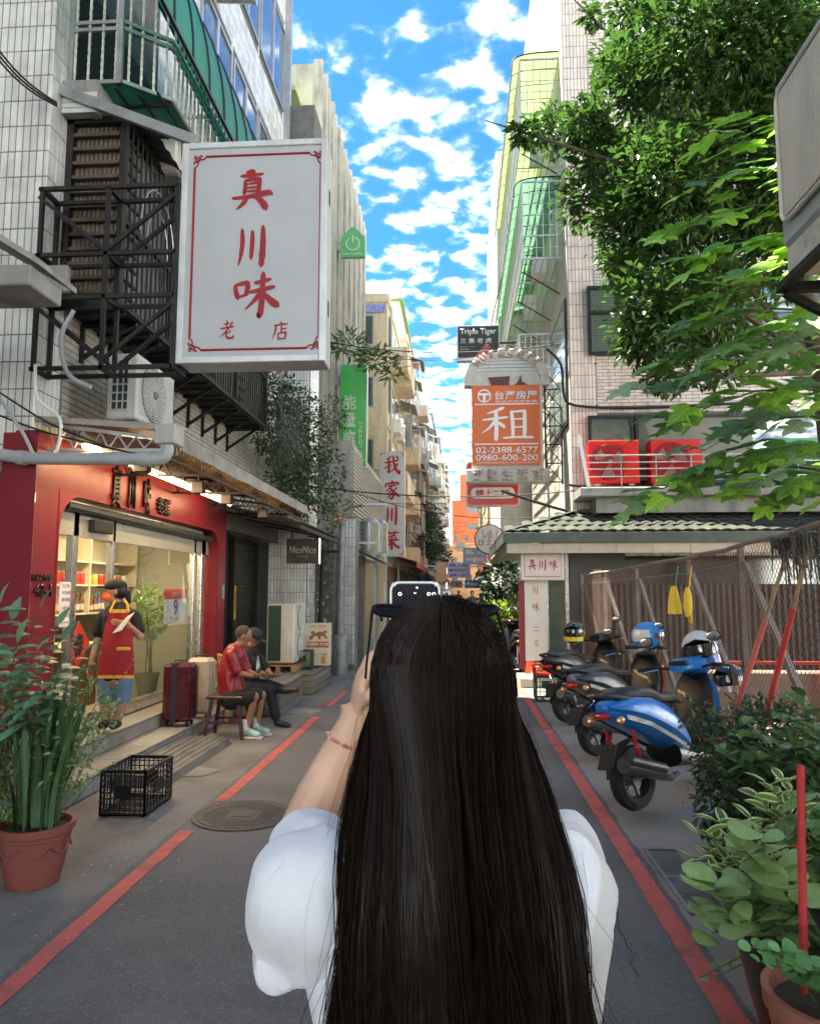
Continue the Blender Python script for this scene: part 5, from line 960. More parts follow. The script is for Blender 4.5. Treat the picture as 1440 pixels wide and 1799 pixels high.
b = MB(); b.box(XC - .03, 9, YC - .04, YC, 2.47, 2.65, .004); b.box(XC - .04, XC, YC, 18.3, 2.47, 2.65, .004); b.build('fascia', fasc, CP)
for i in range(13): b = MB(); x = XC + .02 + .61 * i; b.box(x + .003, x + .606, YC + .03, YC + .05, 2.30, 2.468); b.build('panel', soff, CP)
for i in range(9): b = MB(); y = YC + .05 + .61 * i; b.box(XC + .02, XC + .04, y + .003, y + .606, 2.30, 2.468); b.build('panel', soff, CP)
b = MB(); b.box(XC + .05, 9, YC + .06, 15, 2.40, 2.42); b.box(XC + .05, 2.3, 15, 18.3, 2.40, 2.42); b.build('soffit', soff, CP)
# corner shop front: dark stone pillar, glass door, red strip, steps
CS = thing('corner_shop', 'dim corner shop under the canopy with black stone pillar and glass door', 'shop', (2.5, 14, 0)); stone = mat('dark_speckled_stone', (.06, .06, .062), .35, var=.3, scale=60)
b = MB(); b.box(2.0, 3.0, 13.6, 13.9, 0, 2.4, .005); b.build('pillar', stone, CS); b = MB(); b.box(3.0, 9, 14.2, 14.3, 0, 2.4); b.build('wall', mat('dim_shop_wall', (.075, .068, .06), .6, var=.3, scale=1.5), CS)
b = MB(); b.box(3.1, 7.5, 14.17, 14.19, 1.7, 2.3, .0); b.build('upper_window', mat('dark_reflective', (.03, .035, .04), .1, spec=1), CS); b = MB(); b.box(3.1, 7.5, 14.1, 14.16, 1.58, 1.66); b.box(3.1, 7.5, 14.1, 14.16, 2.32, 2.38); b.build('window_frame', stainless, CS)
b = MB(); b.box(1.56, 1.62, 13.62, 13.7, .3, 2.35); b.box(1.93, 1.99, 13.62, 13.7, .3, 2.35); b.build('door_frame', stainless, CS); b = MB(); b.box(1.62, 1.93, 13.66, 13.67, .3, 2.35); b.build('door', mat('door_green_glass', (.10, .13, .10), .12, spec=1), CS)
b = MB(); b.box(2.42, 2.56, 13.55, 13.595, 1.9, 2.05); b.build('meter_box', mat('ochre_box', (.45, .32, .12), .5), CS)
b = MB(); b.box(1.05, 1.95, 13.1, 14.0, 0, .16, .01); b.box(1.3, 1.95, 13.4, 14.0, .16, .30, .01); b.build('steps', soff, CS)
t = thing('sign', 'small white box sign with a red rounded border hanging under the canopy corner', 'sign', (1.45, 13.2, 1.9)); x0, x1, z0, z1, y = 1.08, 1.83, 1.85, 2.375, 13.0
wsn = mat('small_sign_white', (.60, .55, .56), .4); b = MB(); b.box(x0, x1, y, y + .14, z0, z1, .008); b.build('box', wsn, t)
b = MB(); cx_, cz_ = (x0 + x1) / 2, (z0 + z1) / 2; hw, hh = .31, .20
for r_ in ((hw, hh),): b.tube([V((cx_ + sx_ * hw, y - .001, cz_ + sz_ * hh)) for sx_, sz_ in ((-1, -1), (1, -1), (1, 1), (-1, 1), (-1, -1))], .006, 5)
b.build('border', red_paint, t)
for i, ch in enumerate('真川味'): brush(ch, t, red_paint, (cx_ - .18 + i * .18, y - .001, cz_), (1, 0, 0), (0, 0, 1), .15, .19, fat=1.1)
t = thing('vertical_sign', 'tall white panel with small red vertical characters under the small box sign', 'sign', (1.35, 13.3, .5)); b = MB(); b.box(1.16, 1.54, 13.25, 13.33, .45, 1.845); b.build('panel', mat('panel_cream', (.60, .58, .53), .5, var=.04), t)
for i, (ch, W_) in enumerate((('川', .12), ('味', .13), ('二', .10), ('店', .10))):
    zz = (1.68, 1.38, 1.0, .75)[i]
    if ch in GLYPH: brush(ch, t, red_paint, (1.35, 13.248, zz), (1, 0, 0), (0, 0, 1), W_, W_ * 1.3, fat=.8)
    else: text(ch, t, red_paint, (1.35, 13.246, zz), (1, 0, 0), (0, 0, 1), W_, .07, .001)
b = MB(); b.box(1.06, 1.155, 13.26, 13.33, .3, 1.84); tag(b.build('red_strip', red_wall), 'narrow dark red board left of the white panel', 'board')
# rental banner sign on a truss
SR = thing('sign', 'orange rental banner covering an old white arched sign', 'sign', (1.0, 15.5, 4)); y = 15.5; oldw = mat('old_sign_white', (.50, .49, .45), .6, var=.1, dirt=.45, dscale=4, dcol=(.25, .22, .17)); pinkl = mat('faded_pink_letters', (.50, .36, .33), .6, var=.25, scale=20)
b = MB(); b.box(.30, 1.80, y, y + .3, 3.95, 6.35, .01); K_ = 16; b.prism([(.75 * cos(a), .42 * sin(a)) for a in (pi * i / K_ for i in range(K_ + 1))], (1.05, y + .3, 6.34), (1, 0, 0), (0, 0, 1), .28); b.build('box', oldw, SR)
b = MB()
for k in range(5): b.box(.36 + .05 * k, 1.74 - .05 * k, y - .012 - .001 * k, y + .01, 6.34 + k * .075, 6.405 + k * .075, .003)
b.build('slat', mat('slat_grey', (.48, .50, .50), .5), SR)
b = MB(); rr = [[V((1.05 + r * cos(a) * 1.0, y - d, 6.22 + r * sin(a) * .62)) for r, d in ((.68, .05), (.88, .05), (.88, -.25), (.68, -.25))] for a in (pi * i / 24 for i in range(25))]; b.rings(rr); b.box(.14, .36, y - .05, y + .25, 6.02, 6.24, .01); b.box(1.76, 1.96, y - .05, y + .25, 6.02, 6.24, .01); b.build('arch', oldw, SR)
for i, ch in enumerate('MUSEGETZ'):
    a = pi * (.80 - .60 * i / 7); text(ch, SR, pinkl, (1.05 + .78 * cos(a), y - .055, 6.24 + .80 * sin(a) * .62), (sin(a), 0, -cos(a)), (cos(a), 0, sin(a)), .13, .16, .04, .06)
orange = mat('orange_banner', (.60, .115, .016), .45, var=.05, scale=3)
b = MB(); nx, nz = 14, 16; vs = []
for j in range(nz + 1):
    for i in range(nx + 1): x = .30 + 1.44 * i / nx; z = 4.30 + 1.72 * j / nz; vs.append(V((x, y - .03 - .014 * abs(noise.noise(V((x * 3, z * 3, 1)))) * (1 if 0 < i < nx else 0), z)))
b.add(vs, [(j * (nx + 1) + i, j * (nx + 1) + i + 1, (j + 1) * (nx + 1) + i + 1, (j + 1) * (nx + 1) + i) for j in range(nz) for i in range(nx)]); b.build('banner', orange, SR, smooth=80)
wb = mat('banner_white', (.72, .74, .76), .5, var=0); ys_ = y - .050; U_, Wz = (1, 0, 0), (0, 0, 1)
text('台灣房屋', SR, wb, (1.24, ys_, 5.80), U_, Wz, .90, .19, .002, .018); text('高品質服務首選', SR, wb, (1.24, ys_, 5.665), U_, Wz, .88, .045, .001, small=True)
b = MB(); b.lathe([(.145, 0), (.145, .002), (.118, .002), (.118, 0)], (0, 0, 0), 28, cap0=False, cap1=False); b.v = [(x + .57, ys_ - z, zz + 5.79) for (x, zz, z) in b.v]; b.build('logo_ring', wb, SR, smooth=0)
b = MB(); b.box(.46, .68, ys_ - .003, ys_, 5.80, 5.85); b.box(.54, .60, ys_ - .003, ys_, 5.67, 5.80); b.build('logo_letter', wb, SR, smooth=0)
b = MB(); b.box(.36, 1.70, ys_ - .002, ys_, 5.595, 5.62); b.box(.36, 1.70, ys_ - .002, ys_, 4.735, 4.76); b.build('rule', wb, SR, smooth=0)
brush('租', SR, wb, (1.03, ys_ - .001, 5.18), U_, Wz, 1.10, .76, fat=1.0)
text('02-2388-6577', SR, wb, (1.03, ys_, 4.62), U_, Wz, 1.30, .135, .002, .01); text('0980-600-200', SR, wb, (1.03, ys_, 4.46), U_, Wz, 1.30, .135, .002, .01); text('台灣不動產經紀有限公司 台北市萬華區', SR, wb, (1.03, ys_, 4.35), U_, Wz, 1.28, .028, .001, small=True)
b = MB(); b.box(.18, 1.92, y - .08, y + .25, 3.92, 4.22, .03); b.build('lower_box', oldw, SR)
for i, ch in enumerate('髮型生活館'): text(ch, SR, pinkl, (.42 + i * .31, y - .082, 4.09), U_, Wz, .22, .24, .05, .02)
b = MB(); b.add([(.72, y - .03, 6.03), (.66, y - .03, 6.20), (1.12, y - .03, 6.22), (1.10, y - .03, 6.03)], [(0, 1, 2, 3)]); b.prism([(0, 0), (.28, 0), (.16, .06), (.13, .22), (.07, .06)], (1.22, y - .028, 6.03), U_, Wz, .01); b.build('old_lettering', mat('dark_maroon', (.08, .02, .02), .5), SR, smooth=0)
TR = thing('sign_truss', 'dark lattice truss tying the rental sign to the right wall', 'bracket', (2, 15.6, 4.9)); b = MB()
for x in (1.86, 2.2): b.bar((x, 15.6, 3.9), (x, 15.6, 6.3), .035, up=(1, 0, 0))
for k in range(6): z = 3.95 + k * .40; b.bar((1.86, 15.6, z), (2.2, 15.6, z), .025); b.bar((1.86, 15.6, z), (2.2, 15.6, z + .4), .015); b.bar((2.2, 15.6, z), (1.86, 15.6, z + .4), .015)
b.build('lattice', dark_steel, TR)
for z in (4.5, 5.3, 6.15): b = MB(); b.bar((2.2, 15.62, z), (2.75, 14.46, z), .03); b.build('strut', mat('rusty_bar', (.16, .07, .035), .8), TR)
# red sign behind
t = thing('sign', 'red rounded sign with a white oval and red characters behind the rental sign', 'sign', (.8, 17, 3.6)); y = 17.0; brr = mat('bright_red_sign', (.55, .006, .022), .35)
def rrect(w, h, r, n=6): return [(sx_ * (w / 2 - r) + r * cos(a0 + pi / 2 * k / n), sz_ * (h / 2 - r) + r * sin(a0 + pi / 2 * k / n)) for sx_, sz_, a0 in ((1, 1, 0), (-1, 1, pi / 2), (-1, -1, pi), (1, -1, 1.5 * pi)) for k in range(n + 1)]
c = V((.80, y, 4.13)); b = MB(); b.prism(rrect(1.24, 1.06, .10), c + V((0, .15, 0)), U_, Wz, .15); b.build('rim', mat('sign_pale_pink', (.62, .45, .45), .5), t); b = MB(); b.prism(rrect(1.16, .98, .07), c, U_, Wz, .012); b.build('face', brr, t)
b = MB(); b.prism(rrect(1.0, .26, .12), c + V((0, -.013, -.22)), U_, Wz, .01); b.build('oval', mat('sign_white', (.68, .66, .66), .5), t); text('請上二樓', t, brr, (c.x, y - .025, c.z - .22), U_, Wz, .78, .16, .002, .02)
b = MB(); b.rod((1.4, y + .1, 4.4), (2.25, y + .1, 4.4), .03); b.build('arm', steel, t)
# black restaurant sign above
t = thing('sign', 'black sign with white lettering and pink meat picture, highest over the lane', 'sign', (.56, 19, 7.7)); y = 19.0; b = MB(); b.box(0, 1.12, y, y + .2, 7.70, 8.66, .006); b.build('box', steel, t); b = MB(); b.box(.025, 1.095, y - .006, y - .001, 7.78, 8.63); b.build('face', mat('charcoal_face', (.022, .025, .03), .5), t)
text('Triple Tiger', t, wb, (.56, y - .008, 8.47), U_, Wz, .96, .20, .003, .03); text('三隻老虎', t, wb, (.50, y - .008, 8.24), U_, Wz, .82, .14, .003, .02, spacing=1.5); text('ramen · bar', t, wb, (.26, y - .008, 8.08), U_, Wz, .38, .025, .002, small=True); text('賓士公館', t, wb, (.20, y - .008, 8.01), U_, Wz, .22, .04, .002, small=True)
b = MB(); rg = random.Random(2)
for r_, (n, z) in enumerate(((5, 7.83), (4, 7.90), (3, 7.97), (2, 8.04), (1, 8.11))):
    for i in range(n): cx_ = .78 + (i - (n - 1) / 2) * .11; b.r = rg.random(); b.ell((cx_, y - .01, z), (.065, .012, .04), 8, 5)
b.r = 0; b.build('meat_picture', mat('meat_pink', (.58, .14, .18), .5, rv=.6), t)
b = MB(); b.rod((.9, y + .1, 8.66), (1.2, y + .1, 10.0), .015, n=6); b.rod((1.12, y + .1, 8.2), (2.25, y + .1, 8.2), .03, n=6); b.build('arm', dark_steel, t)
# round sign
t = thing('sign', 'round white sign with cherry blossom sketch and red characters', 'sign', (.78, 18.5, 2.6)); c = V((.78, 18.5, 2.95)); b = MB(); b.prism([(.38 * cos(a), .38 * sin(a)) for a in (2 * pi * i / 36 for i in range(36))], c + V((0, .12, 0)), U_, Wz, .12); b.build('rim', dark_steel, t); b = MB(); b.prism([(.355 * cos(a), .355 * sin(a)) for a in (2 * pi * i / 36 for i in range(36))], c + V((0, 0, 0)), U_, Wz, .01); b.build('face', mat('round_sign_white', (.60, .56, .60), .5, var=.12, scale=6), t)
text('日之櫻', t, mat('plum_print', (.25, .06, .08), .5), c + V((0, -.014, -.08)), U_, Wz, .56, .15, .002, .01, spacing=1.2); text('美髮沙龍', t, MATS['plum_print'], c + V((.08, -.014, -.23)), U_, Wz, .24, .05, .002, small=True); b = MB(); rg = random.Random(8)
for i in range(14): x = rg.uniform(-.2, .2); b.tube([c + V((x, -.012, .02)), c + V((x + rg.uniform(-.08, .08), -.012, .15 + rg.uniform(0, .1)))], .008, 4)
b.build('sketch', mat('mauve_print', (.42, .30, .38), .5), t); b = MB(); b.rod(c + V((.3, .06, .15)), c + V((1.4, .06, .15)), .025); b.build('arm', steel, t)

# ------------------------------------------------------------------ near right: big wall unit over the leaves
NR = thing('neighbour_building', 'neighbouring wall at the right edge carrying the big grilled unit', 'building', (3, 0, 0)); b = MB(); b.box(2.25, 10, -9, 3.4, 0, 16); b.build('wall', concrete, NR, kind='structure', smooth=0)
T = thing('air_conditioner', 'big beige grilled outdoor unit cut by the right edge high up', 'air conditioner', (2, 3.6, 3.5)); bg_ = mat('beige_unit', (.66, .60, .53), .5, var=.05, dirt=.25, streak=1, dcol=(.25, .2, .17)); b = MB(); b.box(1.80, 2.24, 3.0, 4.05, 3.52, 4.50, .03); b.build('casing', mat('pale_blue_casing', (.42, .47, .50), .4, dirt=.3), T)
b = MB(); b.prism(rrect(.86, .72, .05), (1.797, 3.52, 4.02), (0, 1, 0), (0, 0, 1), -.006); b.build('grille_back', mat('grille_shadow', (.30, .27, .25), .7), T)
b = MB()
for i in range(56): y = 3.10 + i * .0150; b.bar((1.776, y, 3.67), (1.776, y, 4.37), .0075, up=(1, 0, 0))
for z in (3.66, 3.78, 3.90, 4.02, 4.14, 4.26, 4.38): b.bar((1.783, 3.08, z), (1.783, 3.96, z), .008)
b.tube([V((1.778, 3.52 + u, 4.02 + v_)) for u, v_ in rrect(.90, .76, .07) + [rrect(.90, .76, .07)[0]]], .014, 6); b.build('grille', bg_, T)
b = MB(); b.box(1.80, 2.24, 2.9, 4.0, 3.36, 3.515, .01); b.build('lower_panel', mat('stained_cream', (.65, .62, .54), .6, dirt=.6, dscale=4, dcol=(.2, .13, .07)), T)
t = thing('unit_bracket', 'rusty black bracket frame holding up the big grilled unit', 'bracket', (2, 3.6, 3.3)); b = MB()
for y in (4.03, 3.3): b.bar((1.76, y, 3.31), (2.26, y, 3.31), .05)
b.bar((1.78, 3.0, 3.31), (1.78, 4.03, 3.31), .05, .04); b.bar((2.1, 3.0, 3.31), (2.1, 4.03, 3.31), .05, .04); b.bar((1.8, 4.03, 3.28), (2.26, 4.03, 3.0), .04); b.build('frame', dark_steel, t)
# ------------------------------------------------------------------ buildings further down the lane
rgF = random.Random(11)
def lane_building(name, label, side, x, y0, y1, h, wm, storeys=5, seed=1, bays=3, style='window', front=True, group=None, roof=None):
    """x: lane-side face; side -1 left of the lane (face looks +x), +1 right"""
    rg = random.Random(seed); t = thing(name, label, 'building', (x - side * -1 * 0 + side * 3, (y0 + y1) / 2, 0), group); d = -side
    b = MB(); b.box(x, x + side * 7, y0, y1, 0, h); b.box(x - side * .06, x + side * 7, y0 - .04, y1 + .0, h, h + .35); b.build('wall', wm, t, kind='structure', smooth=0)
    sh = (h - 3.0) / storeys; bw = (y1 - y0) / bays
    wf = mat('far_window_frame', (.30, .30, .29), .5, rv=.4); wg = mat('far_window_pane', (.07, .09, .10), .12, spec=.8, rv=.6, var=.2); slab = wm
    for s in range(storeys):
        z = 3.0 + s * sh
        for k in range(bays):
            a = y0 + k * bw + bw * .14; c = y0 + (k + 1) * bw - bw * .14; kind = rg.choice(['window', 'window', 'cage', 'balcony'] if style == 'mixed' else [style]); z0, z1 = z + sh * .28, z + sh * .82
            b = MB(); b.box(x + d * .005, x + d * .05, a, c, z0, z1); w_ = b.build('window', wf, t, smooth=0)
            b = MB(); n = 2
            for q in range(n): u0, u1 = a + (c - a) * q / n + .06, a + (c - a) * (q + 1) / n - .06; b.quad((x + d * .054, u0, z0 + .07), (x + d * .054, u1, z0 + .07), (x + d * .054, u1, z1 - .07), (x + d * .054, u0, z1 - .07))
            b.build('pane', wg, w_, smooth=0)
            if kind == 'cage':
                b = MB(); X1 = x + d * .5
                for i in range(int((c - a) / .16) + 1): yy = a + i * .16; b.rod((X1, yy, z0 - .2), (X1, yy, z1 + .15), .012, n=4)
                for zz in (z0 - .2, (z0 + z1) / 2, z1 + .15): b.bar((X1, a, zz), (X1, c, zz), .035); b.bar((x, a, zz), (X1, a, zz), .03)
                for i in range(5): b.rod((x + d * .1 * i, a, z0 - .2), (x + d * .1 * i, a, z1 + .15), .01, n=4)
                b.build('window_cage', mat('cage_paint', (.42, .41, .37), .6, rv=.5), t, smooth=0)
                b = MB(); b.add([(x, a - .1, z1 + .45), (x, c + .1, z1 + .45), (x + d * .75, c + .1, z1 + .16), (x + d * .75, a - .1, z1 + .16), (x, a - .1, z1 + .42), (x, c + .1, z1 + .42), (x + d * .75, c + .1, z1 + .13), (x + d * .75, a - .1, z1 + .13)], [(0, 1, 2, 3), (4, 7, 6, 5), (0, 3, 7, 4), (1, 5, 6, 2), (2, 6, 7, 3)]); b.build('rain_hood', rg.choice([tarp, mat('hood_green', (.2, .3, .12), .5, trans=.3), mat('hood_brown', (.16, .08, .05), .7), mat('hood_grey', (.3, .3, .29), .6)]), t, smooth=0)
            elif kind == 'balcony':
                b = MB(); b.box(x + d * .003, x + d * .75, a - .1, c + .1, z - .12, z + .02); b.box(x + d * .66, x + d * .75, a - .1, c + .1, z + .02, z + sh * .30); b.box(x + d * .003, x + d * .66, a - .1, a - .02, z + .02, z + sh * .30); b.build('balcony', slab, t, smooth=0)
            if rg.random() < .4:
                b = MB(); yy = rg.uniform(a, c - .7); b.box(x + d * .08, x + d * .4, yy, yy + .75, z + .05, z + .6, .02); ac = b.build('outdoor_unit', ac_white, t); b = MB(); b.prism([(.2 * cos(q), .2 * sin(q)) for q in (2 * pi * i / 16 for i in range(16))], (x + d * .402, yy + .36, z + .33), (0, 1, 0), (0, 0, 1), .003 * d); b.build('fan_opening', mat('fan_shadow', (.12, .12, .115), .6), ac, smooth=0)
        b = MB(); b.box(x + d * .002, x + d * .07, y0, y1, z - .08, z + .04); b.build('string_course', slab, t, smooth=0)
    for i in range(2): b = MB(); yy = y0 + (y1 - y0) * (.05 + .9 * i); b.rod((x + d * .1, yy, 2.8), (x + d * .1, yy, h), .05, n=6); b.build('downpipe', grey_pvc, t)
    b = MB(); b.box(x + d * .02, x + d * .06, y0 + .2, y1 - .2, .1, 2.6); b.build('shutter', rg.choice([mat('shutter_grey', (.16, .16, .16), .5), mat('shutter_brown', (.10, .07, .05), .6)]), t)
    b = MB(); n = 10; b.add([(x, y0 + .1, 3.05), (x, y1 - .1, 3.05), (x + d * 1.1, y1 - .1, 2.75), (x + d * 1.1, y0 + .1, 2.75), (x + d * 1.1, y1 - .1, 2.55), (x + d * 1.1, y0 + .1, 2.55)], [(0, 1, 2, 3), (3, 2, 4, 5)]); b.build('awning', rg.choice([tarp, mat('awning_white', (.55, .54, .50), .6, trans=.2), mat('awning_red', (.3, .03, .03), .6)]), t, smooth=0)
    if front:       # end wall facing the camera
        for s in range(storeys):
            z = 3 + s * sh; b = MB(); xa, xb = sorted((x + side * .5, x + side * 1.5)); b.box(xa, xb, y0 - .03, y0 - .005, z + sh * .3, z + sh * .8); w_ = b.build('window', wf, t, smooth=0); b = MB(); b.box(xa + .06, xb - .06, y0 - .04, y0 - .031, z + sh * .3 + .06, z + sh * .8 - .06); b.build('pane', wg, w_, smooth=0)
    if roof:
        b = MB(); b.box(x + side * .4, x + side * 3.2, y0 + .3, y1 - .5, h + .35, h + 2.3); b.build('roof_hut', roof, t, smooth=0)
        b = MB(); b.box(x + side * .2, x + side * 3.4, y0 + .1, y1 - .3, h + 2.3, h + 2.4); b.build('hut_roof', rg.choice([mat('hood_green', (.2, .3, .12), .5), mat('blue_sheet', (.05, .14, .3), .5)]), t, smooth=0)
    return t
greyconc = mat('streaked_grey_concrete', (.48, .455, .405), .85, var=.15, scale=2, dirt=.6, streak=1, dcol=(.12, .11, .10)); cream2 = mat('cream_render', (.58, .50, .36), .85, var=.1, dirt=.5, streak=1, dcol=(.25, .2, .15)); beige = mat('beige_render', (.55, .49, .40), .85, var=.15, dirt=.6, streak=1, dcol=(.16, .14, .12)); pinkr = mat('pink_brown_render', (.46, .36, .30), .85, dirt=.55, streak=1, dcol=(.15, .12, .1)); greyr = mat('grey_render', (.40, .385, .35), .85, dirt=.6, streak=1, dcol=(.1, .095, .09))
# grey finned building left
C1 = thing('concrete_building', 'grey concrete building with vertical fins beyond the big white sign', 'building', (-6, 21, 0)); b = MB(); b.box(-12, -3.62, 17.4, 26.8, 0, 15.1); b.box(-12, -3.62, 15.55, 17.39, 0, 12.3); b.build('wall', greyconc, C1, kind='structure', smooth=0)
for i in range(17): y = 17.5 + i * .56; b = MB(); b.box(-3.619, -3.40 + .03 * (i % 2), y, y + .14, 3.6, 15.3); b.build('fin', greyconc, C1, smooth=0)
for s in range(5):
    for i in range(8): b = MB(); y = 17.75 + i * 1.12; b.box(-3.619, -3.60, y, y + .28, 4.4 + s * 2.2, 5.6 + s * 2.2); b.build('window', mat('far_window_pane', (.07, .09, .10), .12), C1, smooth=0)
b = MB(); [b.bar((-3.5, 15.6, 6.2 + k * .1), (-3.5, 17.3, 6.2 + k * .1), .02) for k in range(12)]; b.build('louvre_panel', steel, C1)
t = thing('roof_shed', 'pale green rooftop shed with a tan louvred balcony', 'shed', (-4.6, 16, 12.3)); b = MB(); b.box(-8, -3.72, 15.0, 16.9, 10.8, 12.5); b.build('wall', mat('pale_green_render', (.30, .40, .22), .8), t); b = MB(); b.box(-8, -3.45, 14.8, 17.1, 12.5, 12.62); b.build('roof', mat('pale_green_roof', (.40, .50, .25), .7), t); b = MB(); b.box(-3.715, -3.70, 15.4, 16.4, 11.5, 12.4); b.build('window', mat('far_window_pane', (.07, .09, .10), .12), t)
for k in range(7): b = MB(); b.box(-3.64, -3.58, 15.0, 17.2, 10.85 + k * .11, 10.94 + k * .11); b.box(-4.4, -3.6, 14.93, 14.98, 10.85 + k * .11, 10.94 + k * .11); b.build('slat', mat('tan_slat', (.38, .31, .24), .7), t)
# lower street level left: diagonal metal louvre wall, small awning, water tanks
t = thing('louvre_screen', 'grey ribbed metal screen wall above the small black awning', 'screen', (-2.9, 19.5, 2.5)); b = MB(); b.box(-3.6, -2.62, 18.0, 25, 2.6, 5.4); b.build('body', greyr, t, smooth=0)
for k in range(26): b = MB(); b.box(-2.62, -2.58, 18.0, 25, 2.7 + k * .10, 2.75 + k * .10); b.build('rib', steel, t, smooth=0)
t = thing('small_awning', 'small black awning with white edge beyond the lamp post', 'awning', (-2.3, 18, 2.4)); b = MB(); b.add([(-2.9, 17.2, 2.9), (-1.75, 17.2, 2.35), (-1.75, 19.5, 2.35), (-2.9, 19.5, 2.9), (-2.9, 17.2, 2.84), (-1.75, 17.2, 2.29), (-1.75, 19.5, 2.29), (-2.9, 19.5, 2.84)], [(0, 1, 2, 3), (4, 7, 6, 5), (0, 4, 5, 1), (1, 5, 6, 2)]); b.build('sheet', mat('black_corrugated_sheet', (.03, .028, .026), .6), t, smooth=0); b = MB(); b.bar((-2.9, 17.18, 2.80), (-1.9, 17.18, 2.78), .05); b.bar((-2.75, 17.2, 0), (-2.75, 17.2, 2.8), .04); b.build('edge', white_paint, t)
b = MB(); b.box(-3.4, -2.25, 17.6, 17.9, 0, 2.5); tag(b.build('wall', concrete, smooth=0), 'bare concrete wall slab under the small black awning', 'wall')
for i, (x, y, z, r) in enumerate(((-2.42, 20, 2.72, .30), (-2.14, 20.6, 2.72, .18))):
    t = thing('water_tank', ('large grey steel water tank beside the lamp head', 'smaller grey water tank partly behind the red-lettered sign')[i], 'water tank', (x, y, z), 'water tanks'); b = MB(); b.lathe([(r, 0), (r, .75), (r * .93, .82), (r * .4, .92)], (x, y, z), 24); b.build('body', steel, t); b = MB(); b.lathe([(r * 1.03, .7), (r * 1.03, .76)], (x, y, z), 24, cap0=False, cap1=False); b.build('hoop', steel, t)
    b = MB(); [b.bar((x + a * r * .6, y + c * r * .6, 0), (x + a * r * .6, y + c * r * .6, z), .06, up=(1, 0, 0)) for a in (-1, 1) for c in (-1, 1)]; b.bar((x - r, y - r * .6, z - .05), (x + r, y - r * .6, z - .05), .08); b.build('stand', steel, t)
# hotel signs
grn = mat('hotel_green', (.07, .50, .10), .4, var=.03); ltx = mat('sign_pale_text', (.62, .75, .60), .5, var=0)
t = thing('sign', 'tall bright green vertical hotel sign with white characters', 'sign', (-2.9, 20, 5)); b = MB(); b.box(-3.28, -2.50, 20, 20.18, 5.02, 8.00, .01); b.build('box', steel, t); b = MB(); b.box(-3.25, -2.53, 19.985, 19.998, 5.08, 7.96); b.build('face', grn, t)
for i, ch in enumerate('能量旅店'): text(ch, t, ltx, (-3.00, 19.98, 6.88 - i * .49), (1, 0, 0), (0, 0, 1), .38, .40, .003, .02)
text('ENERGY INN', t, ltx, (-2.68, 19.98, 5.75), (0, 0, -1), (1, 0, 0), 1.15, .10, .003, .01)
b = MB(); [b.box(-3.62, -3.28, 20.03, 20.15, z, z + .3) for z in (5.35, 6.4, 7.4)]; b.build('arm', grey_pvc, t)
t = thing('sign', 'green house-shaped sign with a power symbol up on the grey building', 'sign', (-2.95, 20, 11.1)); b = MB(); P_ = [(-.35, 0), (.35, 0), (.35, .58), (.04, .90), (-.04, .90), (-.35, .58)]; b.prism(P_, (-2.94, 20.12, 11.12), (1, 0, 0), (0, 0, 1), .12); b.build('box', mat('muted_green', (.10, .38, .15), .45), t)
b = MB(); b.tube([V((-2.94 + .19 * cos(a), 19.995, 11.52 + .19 * sin(a))) for a in (pi / 2 + .35 + (2 * pi - .7) * i / 24 for i in range(25))], .014, 5); b.tube([V((-2.94, 19.995, 11.56)), V((-2.94, 19.995, 11.76))], .014, 5); b.build('power_symbol', ltx, t); text('ENERGY INN 能量旅店', t, ltx, (-2.94, 19.996, 11.22), (1, 0, 0), (0, 0, 1), .55, .05, .002, small=True)
b = MB(); b.box(-3.62, -3.29, 20.03, 20.12, 11.35, 11.6); b.build('arm', steel, t)
t = thing('sign', 'long grey-white vertical sign with four red brush characters', 'sign', (-2.3, 26, 2.9)); b = MB(); b.box(-2.80, -1.88, 26, 26.25, 2.88, 6.66, .01); b.build('box', mat('sign_grey_white', (.47, .48, .50), .45, dirt=.2), t)
for i, ch in enumerate('我家川菜'): brush(ch, t, red_paint, (-2.34, 25.99, 6.15 - i * .90), (1, 0, 0), (0, 0, 1), .60 if ch != '川' else .46, .68, fat=1.4)
b = MB(); [b.tube([V((x + sx_ * .12, 25.99, z)), V((x, 25.99, z + sz_ * .02)), V((x, 25.99, z + sz_ * .12))], .012, 4) for x, sx_ in ((-2.74, 1), (-1.94, -1)) for z, sz_ in ((6.58, -1), (2.96, 1))]; b.build('corner_ornament', red_paint, t); b = MB(); [b.rod((-3.4, 26.1, z), (-2.8, 26.1, z), .04) for z in (3.6, 6)]; b.build('arm', steel, t)
# left row
lane_building('apartment_building', 'cream apartment block with a blue parapet tile strip, left of the lane', -1, -2.62, 27.0, 37.0, 12.6, cream2, 4, 3, 4, 'mixed')
b = MB(); b.box(-3.5, -2.7, 26.93, 26.97, 12.2, 12.5); tag(b.build('tile_strip', mat('blue_tile_print', (.20, .26, .55), .4, var=.6, scale=20)), 'blue and white tile strip at the top of the cream block', 'tile strip')
lane_building('apartment_building', 'pale beige block with slanting hoods behind the grey-white vertical sign', -1, -2.55, 30.0, 30.1, 2, beige, 1, 31, 1, 'window', False)
lane_building('apartment_building', 'pinkish brown apartment block behind the cream one', -1, -2.6, 37.2, 50, 14.6, pinkr, 6, 4, 5, 'mixed', roof=beige)
lane_building('apartment_building', 'grey block with many window cages, left side mid distance', -1, -2.2, 50.2, 66, 13.0, greyr, 5, 5, 6, 'mixed')
lane_building('apartment_building', 'beige block with balconies, farther along the left side', -1, -2.0, 66.2, 86, 15.5, beige, 6, 6, 6, 'mixed', roof=greyr)
lane_building('apartment_building', 'last brown block closing the left side of the lane', -1, -1.9, 86.2, 112, 17.5, pinkr, 6, 7, 6, 'mixed', roof=pinkr)
